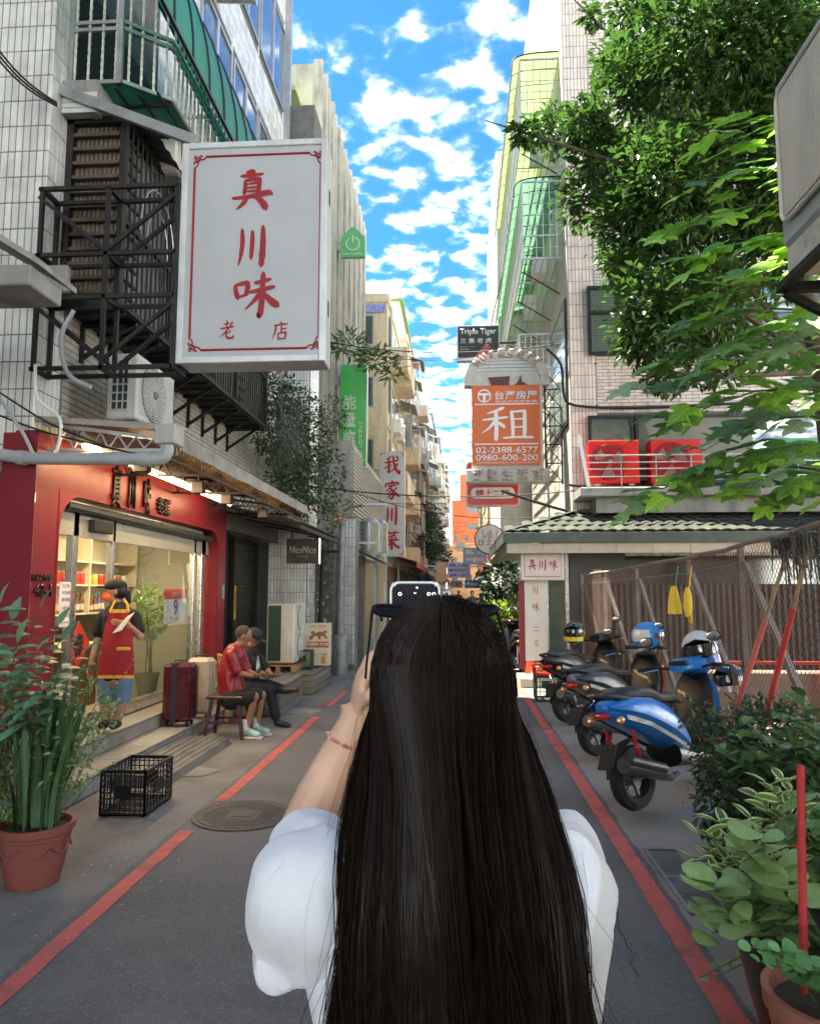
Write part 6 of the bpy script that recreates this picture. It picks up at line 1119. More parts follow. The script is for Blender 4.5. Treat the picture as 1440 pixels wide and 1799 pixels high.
# right row
lane_building('apartment_building', 'cream low building behind the round sign on the right', 1, 2.1, 30.2, 44, 11.0, cream2, 4, 8, 4, 'mixed')
lane_building('apartment_building', 'beige building with cages, right side mid distance', 1, 2.3, 44.2, 60, 12.0, beige, 5, 9, 5, 'mixed')
lane_building('apartment_building', 'white building far down the right side', 1, 2.6, 60.2, 82, 10.5, mat('offwhite_render', (.62, .60, .54), .8, dirt=.4, streak=1), 4, 10, 5, 'mixed')
# orange block closing the view
OB = thing('orange_building', 'vivid orange stepped building closing the far end of the lane', 'building', (1.5, 104, 0)); orr = mat('orange_render', (.60, .15, .055), .8, var=.06); orl = mat('light_orange_render', (.72, .36, .16), .8, var=.06)
b = MB(); b.box(.3, 9, 112, 124, 0, 19.5); b.box(-.9, .3, 112, 124, 0, 15.5); b.build('tower', orr, OB, smooth=0); b = MB(); b.box(-1.6, 9, 104, 111.9, 0, 8.2); b.build('lower_wing', orl, OB, smooth=0)
for i in range(4):
    b = MB(); b.box(-.5 + i * 1.5, .1 + i * 1.5, 111.93, 111.98, 9.3, 10.2); b.build('window', mat('far_window_pane', (.07, .09, .10), .12), OB, smooth=0)
    for k in range(2): b = MB(); x = -.9 + i * 1.9; z = 3.2 + k * 2.4; b.box(x, x + .8, 103.95, 103.99, z, z + .9); b.build('window', mat('far_window_pane', (.07, .09, .10), .12), OB, smooth=0)
for k in range(3): b = MB(); b.box(1.2, 3.0, 111.95, 111.99, 11 + k * 2.5, 11.8 + k * 2.5); b.build('window', mat('far_window_pane', (.07, .09, .10), .12), OB, smooth=0)
# small far signs
def fsign(label, x0, x1, z0, z1, y, col, txt=None, tcol=(.7, .7, .7), lines=None, tilt=0):
    t = thing('sign', label, 'sign', ((x0 + x1) / 2, y, z0)); b = MB(); b.box(x0, x1, y, y + .15, z0, z1, .005); b.build('box', mat('far_sign_%d%d%d' % tuple(int(c * 99) for c in col), col, .5, var=.08), t); m = mat('far_text_%d%d%d' % tuple(int(c * 99) for c in tcol), tcol, .5, var=0)
    for i, s_ in enumerate(lines or ([txt] if txt else [])):
        n = len(lines or [txt]); zc = z1 - (z1 - z0) * (i + .55) / (n + .1); text(s_, t, m, (((x0 + x1) / 2), y - .004, zc), (1, 0, 0), (0, 0, 1), (x1 - x0) * .82, (z1 - z0) / n * .62, .003, .02)
    b = MB(); b.rod((x1 if x1 > 0 else x0, y + .1, z1 - .2), ((2.3 if x1 > 0 else -2.7), y + .1, z1 - .2), .03, n=6); b.build('arm', steel, t); return t
fsign('blue signboard with faint white characters past the round sign', .22, 1.33, 2.92, 3.72, 35, (.12, .30, .42), None, (.5, .6, .65), ['私 人', '宅'])
fsign('lavender sign reading BLUE MONDAY over the lane', -.57, .60, 2.36, 3.14, 38, (.50, .48, .66), None, (.05, .10, .42), ['BLUE', 'MONDAY', '星期一古著'])
fsign('blank orange panel left of the lavender sign', -1.15, -.62, 2.15, 3.15, 38, (.60, .38, .22))
fsign('teal shop sign low over the lane', .35, 1.5, 1.85, 2.30, 42, (.07, .25, .32), 'Chilla', (.7, .7, .7)); fsign('small white banner low over the lane centre', -.45, .22, 1.85, 2.25, 40, (.62, .62, .60), '玩具店', (.3, .08, .06))
fsign('small round-cornered pale sign far down the lane', -.2, .5, 4.9, 5.7, 60, (.66, .64, .55)); fsign('small white lightbox right of the lane far away', 1.2, 1.7, 3.2, 4.0, 50, (.6, .6, .6), '茶', (.2, .3, .1)); fsign('narrow red banner hanging far right', 1.8, 2.2, 3.2, 4.2, 46, (.5, .03, .03))
# far pedestrians and street clutter
leaf_cloud('street_tree', 'dark green street tree leaning over the lane from the left', 'tree', [((-1.9, 48, 5.2), (1.0, 2, 1.6)), ((-1.5, 47, 3.8), (1.1, 2, .8)), ((-2.0, 49, 6.6), (.6, 1.2, 1.0))], 2600, .26, .12, leaf_mat('far_tree_leaf', (.05, .10, .04), .5, .2), stem_brown, (-2.1, 48, 0), stems=5)
for i, (x, y, c1, c2) in enumerate(((-.9, 36, (.04, .04, .05), (.05, .05, .09)), (-.3, 44, (.5, .12, .05), (.05, .05, .06)), (.5, 52, (.55, .5, .45), (.07, .07, .1)), (.9, 33, (.08, .1, .2), (.06, .06, .06)))):
    pass
t = thing('parked_van', 'pale van parked far down the left of the lane', 'van', (-1.1, 60, 0)); b = MB(); b.box(-1.9, -.5, 60, 64, .35, 1.9, .15); b.build('body', mat('van_white', (.55, .55, .55), .3, coat=.5), t); b = MB(); b.box(-1.75, -.65, 59.98, 60, 1.1, 1.65, .02); b.build('window', mat('dark_window', (.1, .14, .2), .06), t)
for x in (-1.75, -.65): b = MB(); b.rod((x - .08, 60.6, .32), (x + .08, 60.6, .32), .32, n=16); b.build('wheel', black_rubber, t)
# overhead cables
def wire(label, a, c, sag, r=.012, y_=None, grp='overhead cables'):
    a, c = V(a), V(c); b = MB(); b.tube([a.lerp(c, i / 16) - V((0, 0, sag * 4 * (i / 16) * (1 - i / 16))) for i in range(17)], r, 5); tag(b.build('cable', cable_mat), label, 'cable', grp)
wire('upper black cable crossing just under the small black sign', at(560, 597, Y=18), at(985, 604, Y=15), .25, .012); wire('second black cable crossing behind the small black sign', at(560, 600, Y=18.4), at(960, 598, Y=18.4), .5, .010); wire('thin cable crossing lower behind the small black sign', at(640, 606, Y=22), at(900, 590, Y=22), .55, .008)
wire('long cable dipping below the rental sign over the lane', at(470, 842, Y=14.6), at(1010, 862, Y=14.4), .22, .013); wire('cable from the lamp post to the right canopy', at(600, 858, Y=16), at(990, 905, Y=16), .3, .009)
for i, (yy, z0, z1, s_) in enumerate(((24, 4.6, 5.2, .3), (30, 4.2, 4.9, .5), (34, 5.6, 5.0, .4), (40, 4.4, 4.8, .6), (46, 6.0, 6.4, .5), (55, 5.4, 5.9, .7))): wire('thin cable strung across the lane %s' % ('just beyond the rental sign', 'above the blue signboard', 'over the lavender sign', 'past the teal shop sign', 'by the leaning street tree', 'in the far distance')[i], (-2.7, yy, z0), (2.2, yy + 1, z1), s_, .010)
for pts, lab in ((((960, 612), (985, 640), (990, 690), (1010, 712), (1120, 716), (1300, 708)), 'bundle of black cables draped across the pink tiled wall'), (((880, 862), (1005, 900), (1100, 908), (1440, 900)), 'cable bundle lying along the top of the canopy roof'), (((1000, 852), (1050, 862), (1085, 905), (1120, 912)), 'grey conduit curling down onto the canopy roof')):
    P_ = [at(x, y, Y=14.4) for x, y in pts]; Q = []
    for i in range(len(P_) - 1):
        p0, p1, p2, p3 = P_[max(i - 1, 0)], P_[i], P_[i + 1], P_[min(i + 2, len(P_) - 1)]
        for t_ in (0, .25, .5, .75): Q.append(.5 * ((2 * p1) + (p2 - p0) * t_ + (2 * p0 - 5 * p1 + 4 * p2 - p3) * t_ * t_ + (3 * p1 - p0 - 3 * p2 + p3) * t_ ** 3))
    b = MB(); b.tube(Q + [P_[-1]], .028, 6); tag(b.build('cable', cable_mat), lab, 'cable')
# ------------------------------------------------------------------ chain-link fence on the right and the lot behind
FN = thing('chain_link_fence', 'rusty chain-link fence with leaning steel braces behind the scooters', 'fence', (2.15, 8.5, 0)); rusty = mat('rusty_wire', (.20, .13, .11), .7, .3, var=.3); postm = mat('weathered_post', (.28, .26, .25), .6, .4, dirt=.6, dscale=8, dcol=(.12, .07, .05))
FP = ((3.4, 2.45, 2.14), (5.2, 2.45, 2.09), (6.7, 2.45, 2.04), (8.2, 2.45, 1.99), (10.0, 2.32, 1.96), (11.6, 2.22, 1.94), (13.3, 2.15, 1.93))
def fx(y, k=1):
    y = max(3.4, min(13.3, y))
    for a, c in zip(FP, FP[1:]):
        if y <= c[0]: return a[k] + (c[k] - a[k]) * (y - a[0]) / (c[0] - a[0])
ztop = lambda y: fx(y, 2)
y0, y1, z0 = 3.4, 13.3, .12; b = MB(); p = .064; hh = 1.85; n = int((y1 - y0 + 2 * hh) / p)
for s in (1, -1):
    for i in range(n):
        ya = y0 - hh + i * p; pts = []
        for k in range(7):
            f = k / 6; y = ya + (hh * f if s > 0 else hh * (1 - f))
            if y0 <= y <= y1: pts.append(V((fx(y) + .004 * s, y, z0 + (ztop(y) - z0) * f)))
        if len(pts) > 1: b.tube(pts, .0023, 3, cap=False)
b.build('wire_mesh', rusty, FN, kind='stuff', smooth=0)
ys = [q[0] for q in FP]
b = MB(); b.tube([V((fx(y), y, ztop(y) + .01 + rg.uniform(-.015, .015))) for y in [3.4 + i * .6 for i in range(17)]], .022, 8); b.build('top_rail', postm, FN)
b = MB(); b.tube([V((fx(y) + .01, y, ztop(y) - .14)) for y in ys], .004, 4); b.build('tension_wire', steel, FN)
for y in ys: b = MB(); b.bar((fx(y) + .03, y, 0), (fx(y) + .03, y, ztop(y) + .03), .045, up=(1, 0, 0)); b.build('post', postm, FN)
for y in ys[1:]: b = MB(); b.bar((fx(y) + .05, y - .05, ztop(y) - .15), (fx(y) + .30, y - 1.1, .1), .045); b.build('brace', postm, FN)
lot = asphalt_mat('sunny_dirt', (.24, .17, .12), .25, .5, (.1, .07, .05)); sheet('dirt_lot', 2.2, 16, -6, 14.2, -.002, lot)
marn = mat('maroon_sheet', (.022, .011, .010), .6, var=.3, scale=3, dirt=.4, dscale=2)
lot_ = 0; t = thing('corrugated_screen', 'dark maroon corrugated screen behind the chain-link fence', 'screen', (5.5, 12.9, .5))
for k in range(10):
    b = MB(); x0 = 2.35 + k * .7; b.add([V((x0 + .7 * i / 14, 12.9 + (.02 if i % 2 else 0), z)) for z in (.25, 1.78) for i in range(15)], [(i, i + 1, 16 + i, 15 + i) for i in range(14)]); b.build('panel', marn, t, smooth=0)
b = MB(); b.box(2.4, 9, 10.0, 10.25, .0, .62, .02); tag(b.build('low_wall', mat('brown_concrete', (.22, .17, .14), .85, dirt=.5), smooth=0), 'low brownish concrete wall inside the fenced lot', 'wall')
b = MB(); b.box(2.6, 8.8, 9.9, 9.96, .72, .76); [b.box(x, x + .05, 9.9, 9.96, .0, .72) for x in (2.6, 4.6, 6.6)]; tag(b.build('red_rail', mat('red_rail_paint', (.40, .03, .025), .6)), 'thin red rail standing before the low lot wall', 'rail')
# yellow gloves hanging on the fence
def blob(pts, rad, n=8): b = MB(); b.tube(pts, rad, n); return b
yel = mat('yellow_rubber', (.70, .47, .02), .45, var=.06)
for i, (px, py, lab) in enumerate(((1186, 1030, 'yellow rag hanging by a green tie from the fence'), (1210, 1032, 'yellow rubber glove pinned beside the rag on the fence'))):
    c = at(px, py, X=2.36); t = thing('hanging_rag' if i == 0 else 'rubber_glove', lab, 'rag' if i == 0 else 'glove', tuple(c))
    b = MB(); z = c.z; Wd = (.035, .06, .085, .09) if i == 0 else (.02, .05, .055, .035); b.rings([[V((2.34 + w * .8 * cos(a) * (1 + .15 * sin(3 * a)), c.y + w * .5 * cos(a + 1.57) * (1 + .1 * sin(5 * a)), z - h)) for a in (2 * pi * j / 14 for j in range(14))] for w, h in zip(Wd, (0, .08, .2, .30))]); b.build('cloth', yel, t)
    if i: [(lambda bb: bb.build('finger', yel, t))(blob([V((2.36, c.y + k * .02 - .03, z - .28)), V((2.36, c.y + k * .025 - .035, z - .37 + abs(k - 1.5) * .01))], [.012, .009])) for k in range(4)]
    b = MB(); b.tube([V((2.40, c.y + .02, z + .22)), V((2.36, c.y, z))], .008, 5); b.build('tie', mat('green_tie', (.05, .25, .1), .5) if i == 0 else yel, t)
# mops leaning on the fence
mopm = mat('grey_mop_strings', (.12, .115, .11), .95, var=.4, scale=30, rv=.4)
for k, (top, bot, lab) in enumerate(((at(1388, 955, X=2.32), at(1262, 1340, X=2.0), 'mop with worn red handle and grey head, left of the pair on the fence'), (at(1424, 945, X=2.34), at(1335, 1300, X=2.16), 'mop with bright red handle and larger grey head, right of the pair'))):
    t = thing('mop', lab, 'mop', tuple(bot), 'mops leaning on the fence'); d = (bot - top).normalized(); m1 = top + (bot - top) * .33
    b = MB(); b.rod(top, m1, .013, .014, 10); b.build('bamboo_end', mat('worn_wood', (.32, .22, .12), .6, var=.2), t); b = MB(); b.rod(m1, bot, .020, n=10); [b.rod(m1 + (bot - m1) * q, m1 + (bot - m1) * (q + .008), .023, n=10) for q in (0, .2, .42, .64, .86)]; b.build('handle', mat(('faded_red_handle', 'red_handle')[k], ((.52, .13, .11), (.50, .04, .045))[k], .45), t)
    b = MB(); rg = random.Random(k); R_ = .11
    for i in range(150):
        a = rg.uniform(0, 2 * pi); q = rg.uniform(.3, 1); s = top + V((0, 0, .01)); e1 = top + V((cos(a) * R_ * q, sin(a) * R_ * q + .05, rg.uniform(.0, .05))); e2 = e1 + V((cos(a) * .02 + .03, rg.uniform(-.02, .06), -rg.uniform(.03, .11 if i % 5 else .35))); b.r = rg.random(); b.tube([s, e1, e2], .0055, 4)
    b.r = 0; b.build('strings', mopm, t, kind='stuff')
# ------------------------------------------------------------------ dark ficus tree over the lot
fic = leaf_mat('ficus_leaf', (.055, .130, .024), .36, .38, rv=.45, spec=.7); bark = mat('grey_bark', (.11, .09, .075), .9, var=.3, bump=.6, bscale=30)
FT = thing('ficus_tree', 'large dark-leaved tree overhanging the fenced lot on the right', 'tree', (5.2, 10.2, 0)); rg = random.Random(21)
blobs = [(1240, 70, 150), (1120, 30, 55), (1110, 140, 70), (1350, 40, 130), (1200, 190, 110), (1030, 215, 45), (975, 228, 42), (925, 234, 26), (1045, 262, 55), (1110, 310, 85), (1030, 345, 55), (1180, 330, 110), (1110, 400, 80), (1200, 440, 100), (1290, 300, 130), (1150, 545, 80), (1120, 600, 42), (1240, 530, 85), (1340, 430, 100), (1165, 655, 38), (1400, 180, 100), (1390, 320, 80), (1080, 110, 40), (1430, 60, 60), (1300, 170, 110), (1260, 620, 60), (1100, 470, 40), (1040, 30, 22)]
b = MB(); cs = []
for px, py, r in blobs:
    Yd = rg.uniform(8.6, 11.0); c = at(px, py, Y=Yd); rr = r / 1300 * Yd * 1.02; cs.append((c, rr)); n = int(950 * (r / 70) ** 1.7); pts = []
    while len(pts) < n:
        q = V((rg.gauss(0, .5), rg.gauss(0, .5), rg.gauss(0, .5)))
        if q.length > 1.12 or noise.noise(q * 2.2 + c) < -.20: continue
        pts.append(c + q * rr)
    scatter_leaves(b, pts, .135, .066, -.1, rg, c)
b.build('crown', fic, FT, kind='stuff', smooth=0)
trunk = [V((5.2, 10.2, 0)), V((5.1, 10.1, 2.5)), V((4.9, 10.0, 4.6)), V((4.6, 9.9, 6.2)), V((4.4, 9.9, 8.5))]; b = MB(); b.tube(trunk, [.26, .20, .16, .12, .06], 12); b.build('trunk', bark, FT)
for c, rr in cs:
    s = trunk[2 + (c.z > 6.5)]; e = c; m_ = s.lerp(e, .5) + V((0, 0, .25 if c.z > s.z else -.05)); b = MB(); b.tube([s, m_, e, e + (e - m_) * .3], [.06, .035, .02, .006], 6); b.build('limb', bark, FT)
# ------------------------------------------------------------------ mulberry sapling with big lobed leaves
mulm = [leaf_mat('mulberry_leaf', (.24, .48, .045), .5, .5, rv=.3), leaf_mat('mulberry_leaf_dark', (.11, .25, .045), .5, .45, rv=.3), leaf_mat('mulberry_leaf_pale', (.25, .38, .20), .6, .25, rv=.25)]  # one leaf in brighter and darker greens: sun and shade put into the colour
def lobed(seed):
    rg = random.Random(seed); half = [(0, 1.0), (.10, .86), (.15, .70), (.11, .60), (.20, .64), (.36, .72), (.44, .66), (.38, .54), (.22, .42), (.26, .34), (.40, .34), (.47, .24), (.40, .10), (.24, .0), (.10, -.02), (.0, .06)]
    half = [(x * rg.uniform(.88, 1.12), y * rg.uniform(.96, 1.04)) for x, y in half]; half[0] = (0, 1); half[-1] = (0, .06); b = MB(); vs = []; cv = rg.uniform(.15, .35)
    def P(x, y): return V((x, y, -.30 * y * y * cv * 2 + abs(x) * .22 - x * x * .5 + .02 * sin(9 * y + 5 * x)))
    for sgn in (1, -1):
        o = len(b.v); rim = [P(sgn * x, y) for x, y in half]; mid = [P(0, y) for y in (1.0, .8, .6, .42, .25, .06)]; b.add(rim + mid, []); R0 = 0; M0 = len(rim)
        mp = [0, 0, 1, 2, 2, 2, 2, 2, 3, 3, 3, 4, 4, 4, 4, 5]; fs = []
        for i in range(len(half) - 1):
            a, c_ = M0 + mp[i], M0 + mp[i + 1]; f = [i, i + 1, c_] + ([a] if a != c_ else []); fs.append(tuple(o + q for q in (f if sgn > 0 else f[::-1])))
        b.f += fs; b.mi += [0] * len(fs); b.rv += [0] * len(fs)
    return b
def proto(b, name, m, smooth=60): ob = b.build(name, m, smooth=smooth); me = ob.data; bpy.data.objects.remove(ob); return me
def veins(m, k=1.35, sp=7.0):
    nt = m.node_tree; N = nt.nodes.new; L = nt.links.new; p = nt.nodes['Principled BSDF']; src = p.inputs['Base Color'].links[0].from_socket; tc = N('ShaderNodeTexCoord'); sx = N('ShaderNodeSeparateXYZ'); L(tc.outputs['Object'], sx.inputs[0])
    def mth(op, a, b_=None):
        q = N('ShaderNodeMath'); q.operation = op; L(a, q.inputs[0])
        if b_ is not None: (L(b_, q.inputs[1]) if not isinstance(b_, float) else setattr(q.inputs[1], 'default_value', b_))
        return q.outputs[0]
    ax = mth('ABSOLUTE', sx.outputs[0]); mid = mth('LESS_THAN', ax, .010); d = mth('SUBTRACT', sx.outputs[1], mth('MULTIPLY', ax, .8)); fr = mth('FRACT', mth('MULTIPLY', d, sp)); sd_ = mth('LESS_THAN', fr, .09); v = mth('MAXIMUM', mid, sd_)
    hs = N('ShaderNodeHueSaturation'); hs.inputs['Value'].default_value = k; hs.inputs['Saturation'].default_value = .8; L(src, hs.inputs['Color']); mx = N('ShaderNodeMix'); mx.data_type = 'RGBA'; L(v, mx.inputs[0]); L(src, mx.inputs[6]); L(hs.outputs[0], mx.inputs[7]); L(mx.outputs[2], p.inputs['Base Color'])
    for l in list(nt.links):
        if l.to_node.type == 'BSDF_TRANSLUCENT': L(mx.outputs[2], l.to_socket)
for m_ in mulm: veins(m_, 1.5)
lob = [[proto(lobed(s * 7 + k), 'leaf', mulm[s]) for k in range(3)] for s in range(3)]
MT = thing('mulberry_tree', 'young tree with big lobed bright green leaves leaning in from the right', 'tree', (3.4, 5.2, 0)); rg = random.Random(31)
def leafmat4(p, d, up, size):
    d = V(d).normalized(); up = V(up); x = d.cross(up).normalized(); z = x.cross(d); return Matrix(((x.x * size, d.x * size, z.x * size, p.x), (x.y * size, d.y * size, z.y * size, p.y), (x.z * size, d.z * size, z.z * size, p.z), (0, 0, 0, 1)))
br = [((1470, 250), (1300, 215), 4.4, 7), ((1470, 330), (1270, 260), 4.6, 10), ((1470, 380), (1180, 395), 4.5, 13), ((1470, 430), (1230, 470), 4.7, 12), ((1470, 330), (1220, 330), 4.8, 9), ((1470, 520), (1220, 560), 4.4, 13), ((1480, 560), (1190, 590), 4.9, 13), ((1480, 610), (1140, 655), 4.6, 15), ((1480, 640), (1200, 690), 5.0, 12), ((1480, 690), (1170, 770), 4.5, 15), ((1480, 740), (1230, 800), 4.9, 12), ((1480, 780), (1150, 870), 4.5, 16), ((1480, 830), (1130, 890), 4.8, 13), ((1480, 850), (1290, 880), 4.3, 8), ((1480, 470), (1300, 500), 5.1, 9), ((1480, 560), (1320, 620), 5.3, 10), ((1480, 700), (1330, 740), 5.2, 10), ((1480, 880), (1370, 890), 4.6, 6), ((1480, 600), (1260, 640), 4.2, 10), ((1480, 800), (1300, 840), 5.2, 10)]
hub = V((3.1, 5.0, 2.6)); b = MB(); b.tube([V((3.4, 5.2, 0)), V((3.3, 5.1, 1.5)), V((3.1, 5.0, 2.6)), V((2.9, 4.9, 3.6))], [.05, .045, .035, .02], 8); b.build('trunk', bark, MT)
for (a, c_, Yd, n) in br:
    s, e = at(*a, Y=Yd + .15), at(*c_, Y=Yd - .1); k_ = rg.uniform(-.04, .06); P_ = [s.lerp(e, t) + V((0, 0, .12 * sin(pi * t) + k_ * t)) for t in (0, .25, .5, .75, 1)]; b = MB(); b.tube([hub.lerp(s, .3)] + P_, [.015, .011, .008, .006, .004, .002], 6); b.build('twig', stem_green, MT)
    for i in range(n):
        t = (i + .6) / n; p0 = s.lerp(e, t) + V((0, 0, .12 * sin(pi * t) + k_ * t)); side = 1 if i % 2 else -1; dl = V((-.75, rg.uniform(-.8, .5), side * .25 + rg.uniform(-.55, .1))).normalized(); p1 = p0 + dl * rg.uniform(.05, .13); sz = rg.uniform(.17, .30)
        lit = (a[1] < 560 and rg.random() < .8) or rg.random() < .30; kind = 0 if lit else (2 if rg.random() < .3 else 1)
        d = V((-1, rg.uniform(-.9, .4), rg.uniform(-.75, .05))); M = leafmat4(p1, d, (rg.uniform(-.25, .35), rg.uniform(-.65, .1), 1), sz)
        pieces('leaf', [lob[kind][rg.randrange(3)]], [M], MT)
        if i % 2: b = MB(); b.rod(p0, p1, .003, n=4); b.build('stalk', stem_green, MT)
# ------------------------------------------------------------------ potted plants, right foreground
terra = mat('terracotta', (.30, .115, .075), .7, var=.15, scale=5, dirt=.4, dscale=5, dcol=(.18, .11, .09), bump=.15); soil = mat('soil', (.04, .03, .022), .95, var=.4, bump=.8)
def pot(label, x, y, r, h, m, z=0, taper=.72, rim=.03, relief=0, grp='plant pots'):
    t = thing('plant_pot', label, 'pot', (x, y, z), grp); b = MB(); b.lathe([(r * taper, 0), (r * (taper + .12), h * .3), (r * .93, h * .72), (r * .96, h * .88), (r * 1.04, h * .89), (r * 1.06, h), (r * .95, h), (r * .9, h * .88)], (x, y, z), 40, cap1=False); b.build('body', m, t); b = MB(); b.lathe([(r * .92, h * .9), (0, h * .93)], (x, y, z), 24, cap0=False, cap1=False); b.build('soil', soil, t)
    if relief:
        b = MB()
        for k in range(relief):
            a0 = 2 * pi * k / relief - 2.2; pts = []
            if relief < 6:
                for i in range(40): th = i * .42; q = .006 + .0019 * i; a = a0 + q * cos(th) / r * 1.0; rz = r * .935; pts.append(V((x + rz * cos(a), y + rz * sin(a), z + h * .5 + q * sin(th))))
                b.tube(pts, .005, 5); [b.tube([V((x + r * .925 * cos(a0 + .3 * s_ + .12 * cos(q) ), y + r * .925 * sin(a0 + .3 * s_ + .12 * cos(q)), z + h * (.32 + .05 * s2) + .03 * sin(q))) for q in (2 * pi * j / 12 for j in range(13))], .004, 5) for s_ in (-1, 1) for s2 in (0, 2)]
            else:
                for i in range(13): t_ = i / 12; a = a0 + 2 * pi / relief * t_; pts.append(V((x + r * .935 * cos(a), y + r * .935 * sin(a), z + h * (.72 - .16 * sin(pi * t_)))))
                b.tube(pts, .006, 5)
        for q in (.78, .84): b.lathe([(r * .945, h * q), (r * .965, h * (q + .015)), (r * .945, h * (q + .03))], (x, y, z), 40, cap0=False, cap1=False)
        b.build('relief', m, t)
    return t
pot('large terracotta pot with rose relief at the bottom right corner', 1.125, 2.42, .205, .46, terra, 0, .70, relief=5)
pot('dark glazed pot behind the rose-relief terracotta pot', 1.33, 3.05, .29, .40, mat('dark_brown_glaze', (.045, .025, .022), .25, var=.3, coat=.3), 0, .68)
pot('black plastic pot under the dark red-berried shrub', 1.62, 4.55, .20, .30, black_plastic); pot('dull clay pot hidden under the fence plants', 1.85, 4.0, .22, .32, terra)
b = MB(); rd = at(1405, 1660, Y=2.5); b.tube([V((1.055, 2.5, .40)), V((1.065, 2.5, .75)), V((1.08, 2.5, 1.10))], .0125, 10); [b.rod((1.06, 2.5, z), (1.06, 2.5, z + .006), .0145, n=10) for z in (.62, .85)]; tag(b.build('stake', MATS['red_handle']), 'red plastic-coated stake standing in the rose-relief pot', 'stake')
def ovals(L_, W_, n=4, fold=.2, curl=.2, edge=None):
    b = MB(); vs = []
    for i in range(n + 1):
        t = i / n; w = W_ / 2 * (sin(pi * min(1, t * .9 + .08)) ** .75 if 0 < i < n else .06); z = -curl * L_ * t * t; cols_ = (-1, -.58, 0, .58, 1) if edge else (-1, 0, 1); vs += [V((w * c, L_ * t, z + fold * abs(w * c) + (.012 * L_ * sin(7 * t + c * 3)))) for c in cols_]
    k = 5 if edge else 3
    for i in range(n):
        for j in range(k - 1): b.m = 1 if edge and j in (0, k - 2) else 0; o = i * k + j; b.add([], []); b.f.append((o, o + 1, o + k + 1, o + k)); b.mi.append(b.m); b.rv.append(0)
    b.v = [tuple(q) for q in vs]; return b
dk_leaf = leaf_mat('dark_shrub_leaf', (.055, .11, .045), .42, .2, rv=.4); var_g = leaf_mat('variegated_green', (.12, .26, .05), .4, .25); var_c = leaf_mat('variegated_cream', (.70, .75, .36), .45, .25, rv=.15); rnd_leaf = leaf_mat('round_fleshy_leaf', (.23, .37, .12), .45, .18, rv=.2); glossy = leaf_mat('glossy_leaf', (.10, .21, .055), .28, .15, rv=.3, spec=.7); clov = leaf_mat('clover_leaf', (.13, .34, .11), .5, .25); snake = leaf_mat('snake_plant_leaf', (.07, .15, .06), .35, .08, rv=.25)
me_var = [proto(ovals(1, .48, 5, .25, .1 + .1 * k, True), 'leaf', (var_g, var_c)) if False else None for k in range(1)]
def two(b, name, ms): ob = b.build(name, ms, smooth=70); me = ob.data; bpy.data.objects.remove(ob); return me
[veins(q_, 1.3, 9.0) for q_ in (glossy, rnd_leaf, snake)]; me_var = [two(ovals(1, .46, 5, .25, .1 + .15 * k, True), 'leaf', (var_g, var_c)) for k in range(2)]; me_gl = [proto(ovals(1, .42, 5, .2, .15 + .2 * k), 'leaf', glossy) for k in range(2)]; me_dk = [proto(ovals(1, .42, 4, .2, .2 + .2 * k), 'leaf', dk_leaf) for k in range(2)]
def roundleaf():
    b = MB(); n = 18; rim = [V((.48 * cos(a) * (1 + .03 * sin(9 * a)), .5 + .48 * sin(a) * (1 + .03 * sin(9 * a)), .06 * cos(2 * a) - .02)) for a in (2 * pi * i / n - pi / 2 for i in range(n))]; b.add([V((0, .45, .03))] + rim, [(0, 1 + i, 1 + (i + 1) % n) for i in range(n)]); return b
me_rd = [proto(roundleaf(), 'leaf', rnd_leaf)]; me_cl = [proto(roundleaf(), 'leaf', clov)]
def plant(name, label, base, tips, meshes, size, per, stem=stem_green, rg=None, whorl=True, spread=.9, upn=.4, grp=None, sr=.004):
    """stems from the base to each tip, leaves set along the outer part of every stem"""
    rg = rg or random.Random(len(label) * 3); t = thing(name, label, 'plant', base, grp)
    for tip in tips:
        tip = V(tip); s = V(base) + V((rg.uniform(-.06, .06), rg.uniform(-.06, .06), 0)); m_ = s.lerp(tip, .55) + V((0, 0, .1 * (tip - s).length)); b = MB(); b.tube([s, m_, tip], [sr * 1.3, sr, sr * .6], 5); b.build('stem', stem, t)
        for i in range(per):
            q = .35 + .65 * (i + 1) / per; p = (m_.lerp(tip, (q - .5) * 2) if q > .5 else s.lerp(m_, q * 2)); a = i * 2.4 + rg.uniform(-.4, .4) if whorl else i * pi + rg.uniform(-.5, .5)
            d = V((cos(a) * spread, sin(a) * spread, upn + rg.uniform(-.35, .35))); pieces('leaf', [meshes[rg.randrange(len(meshes))]], [leafmat4(p, d, (rg.gauss(0, .25), rg.gauss(0, .25) - .15, 1), size * rg.uniform(.65, 1.2))], t)
    return t
def T(l, Y_): return [at(x, y, Y=Y_ + U(-.12, .12)) for x, y in l]
random.seed(5)
plant('potted_shrub', 'cream-edged variegated shrub in the dark glazed pot', (1.5, 3.25, .36), T([(1225, 1465), (1250, 1440), (1270, 1490), (1240, 1500), (1300, 1450), (1330, 1400), (1345, 1375), (1375, 1370), (1285, 1520), (1320, 1440), (1350, 1420), (1260, 1530), (1215, 1510)], 3.4), me_var, .105, 15)
plant('potted_plant', 'fleshy round-leaved plant spilling over the dark pot edge', (1.3, 2.95, .36), T([(1215, 1545), (1235, 1600), (1265, 1560), (1300, 1620), (1320, 1450), (1290, 1480), (1350, 1500), (1285, 1640), (1230, 1560), (1340, 1580), (1375, 1560), (1310, 1560), (1250, 1640)], 2.85), me_rd, .105, 8, sr=.006, upn=.25)
plant('potted_plant', 'glossy broad-leaved plant behind the red stake', (1.72, 3.2, .36), T([(1370, 1430), (1410, 1420), (1440, 1440), (1380, 1480), (1430, 1500), (1400, 1540), (1455, 1540), (1370, 1400), (1445, 1400), (1420, 1460)], 3.3), me_gl, .155, 9)
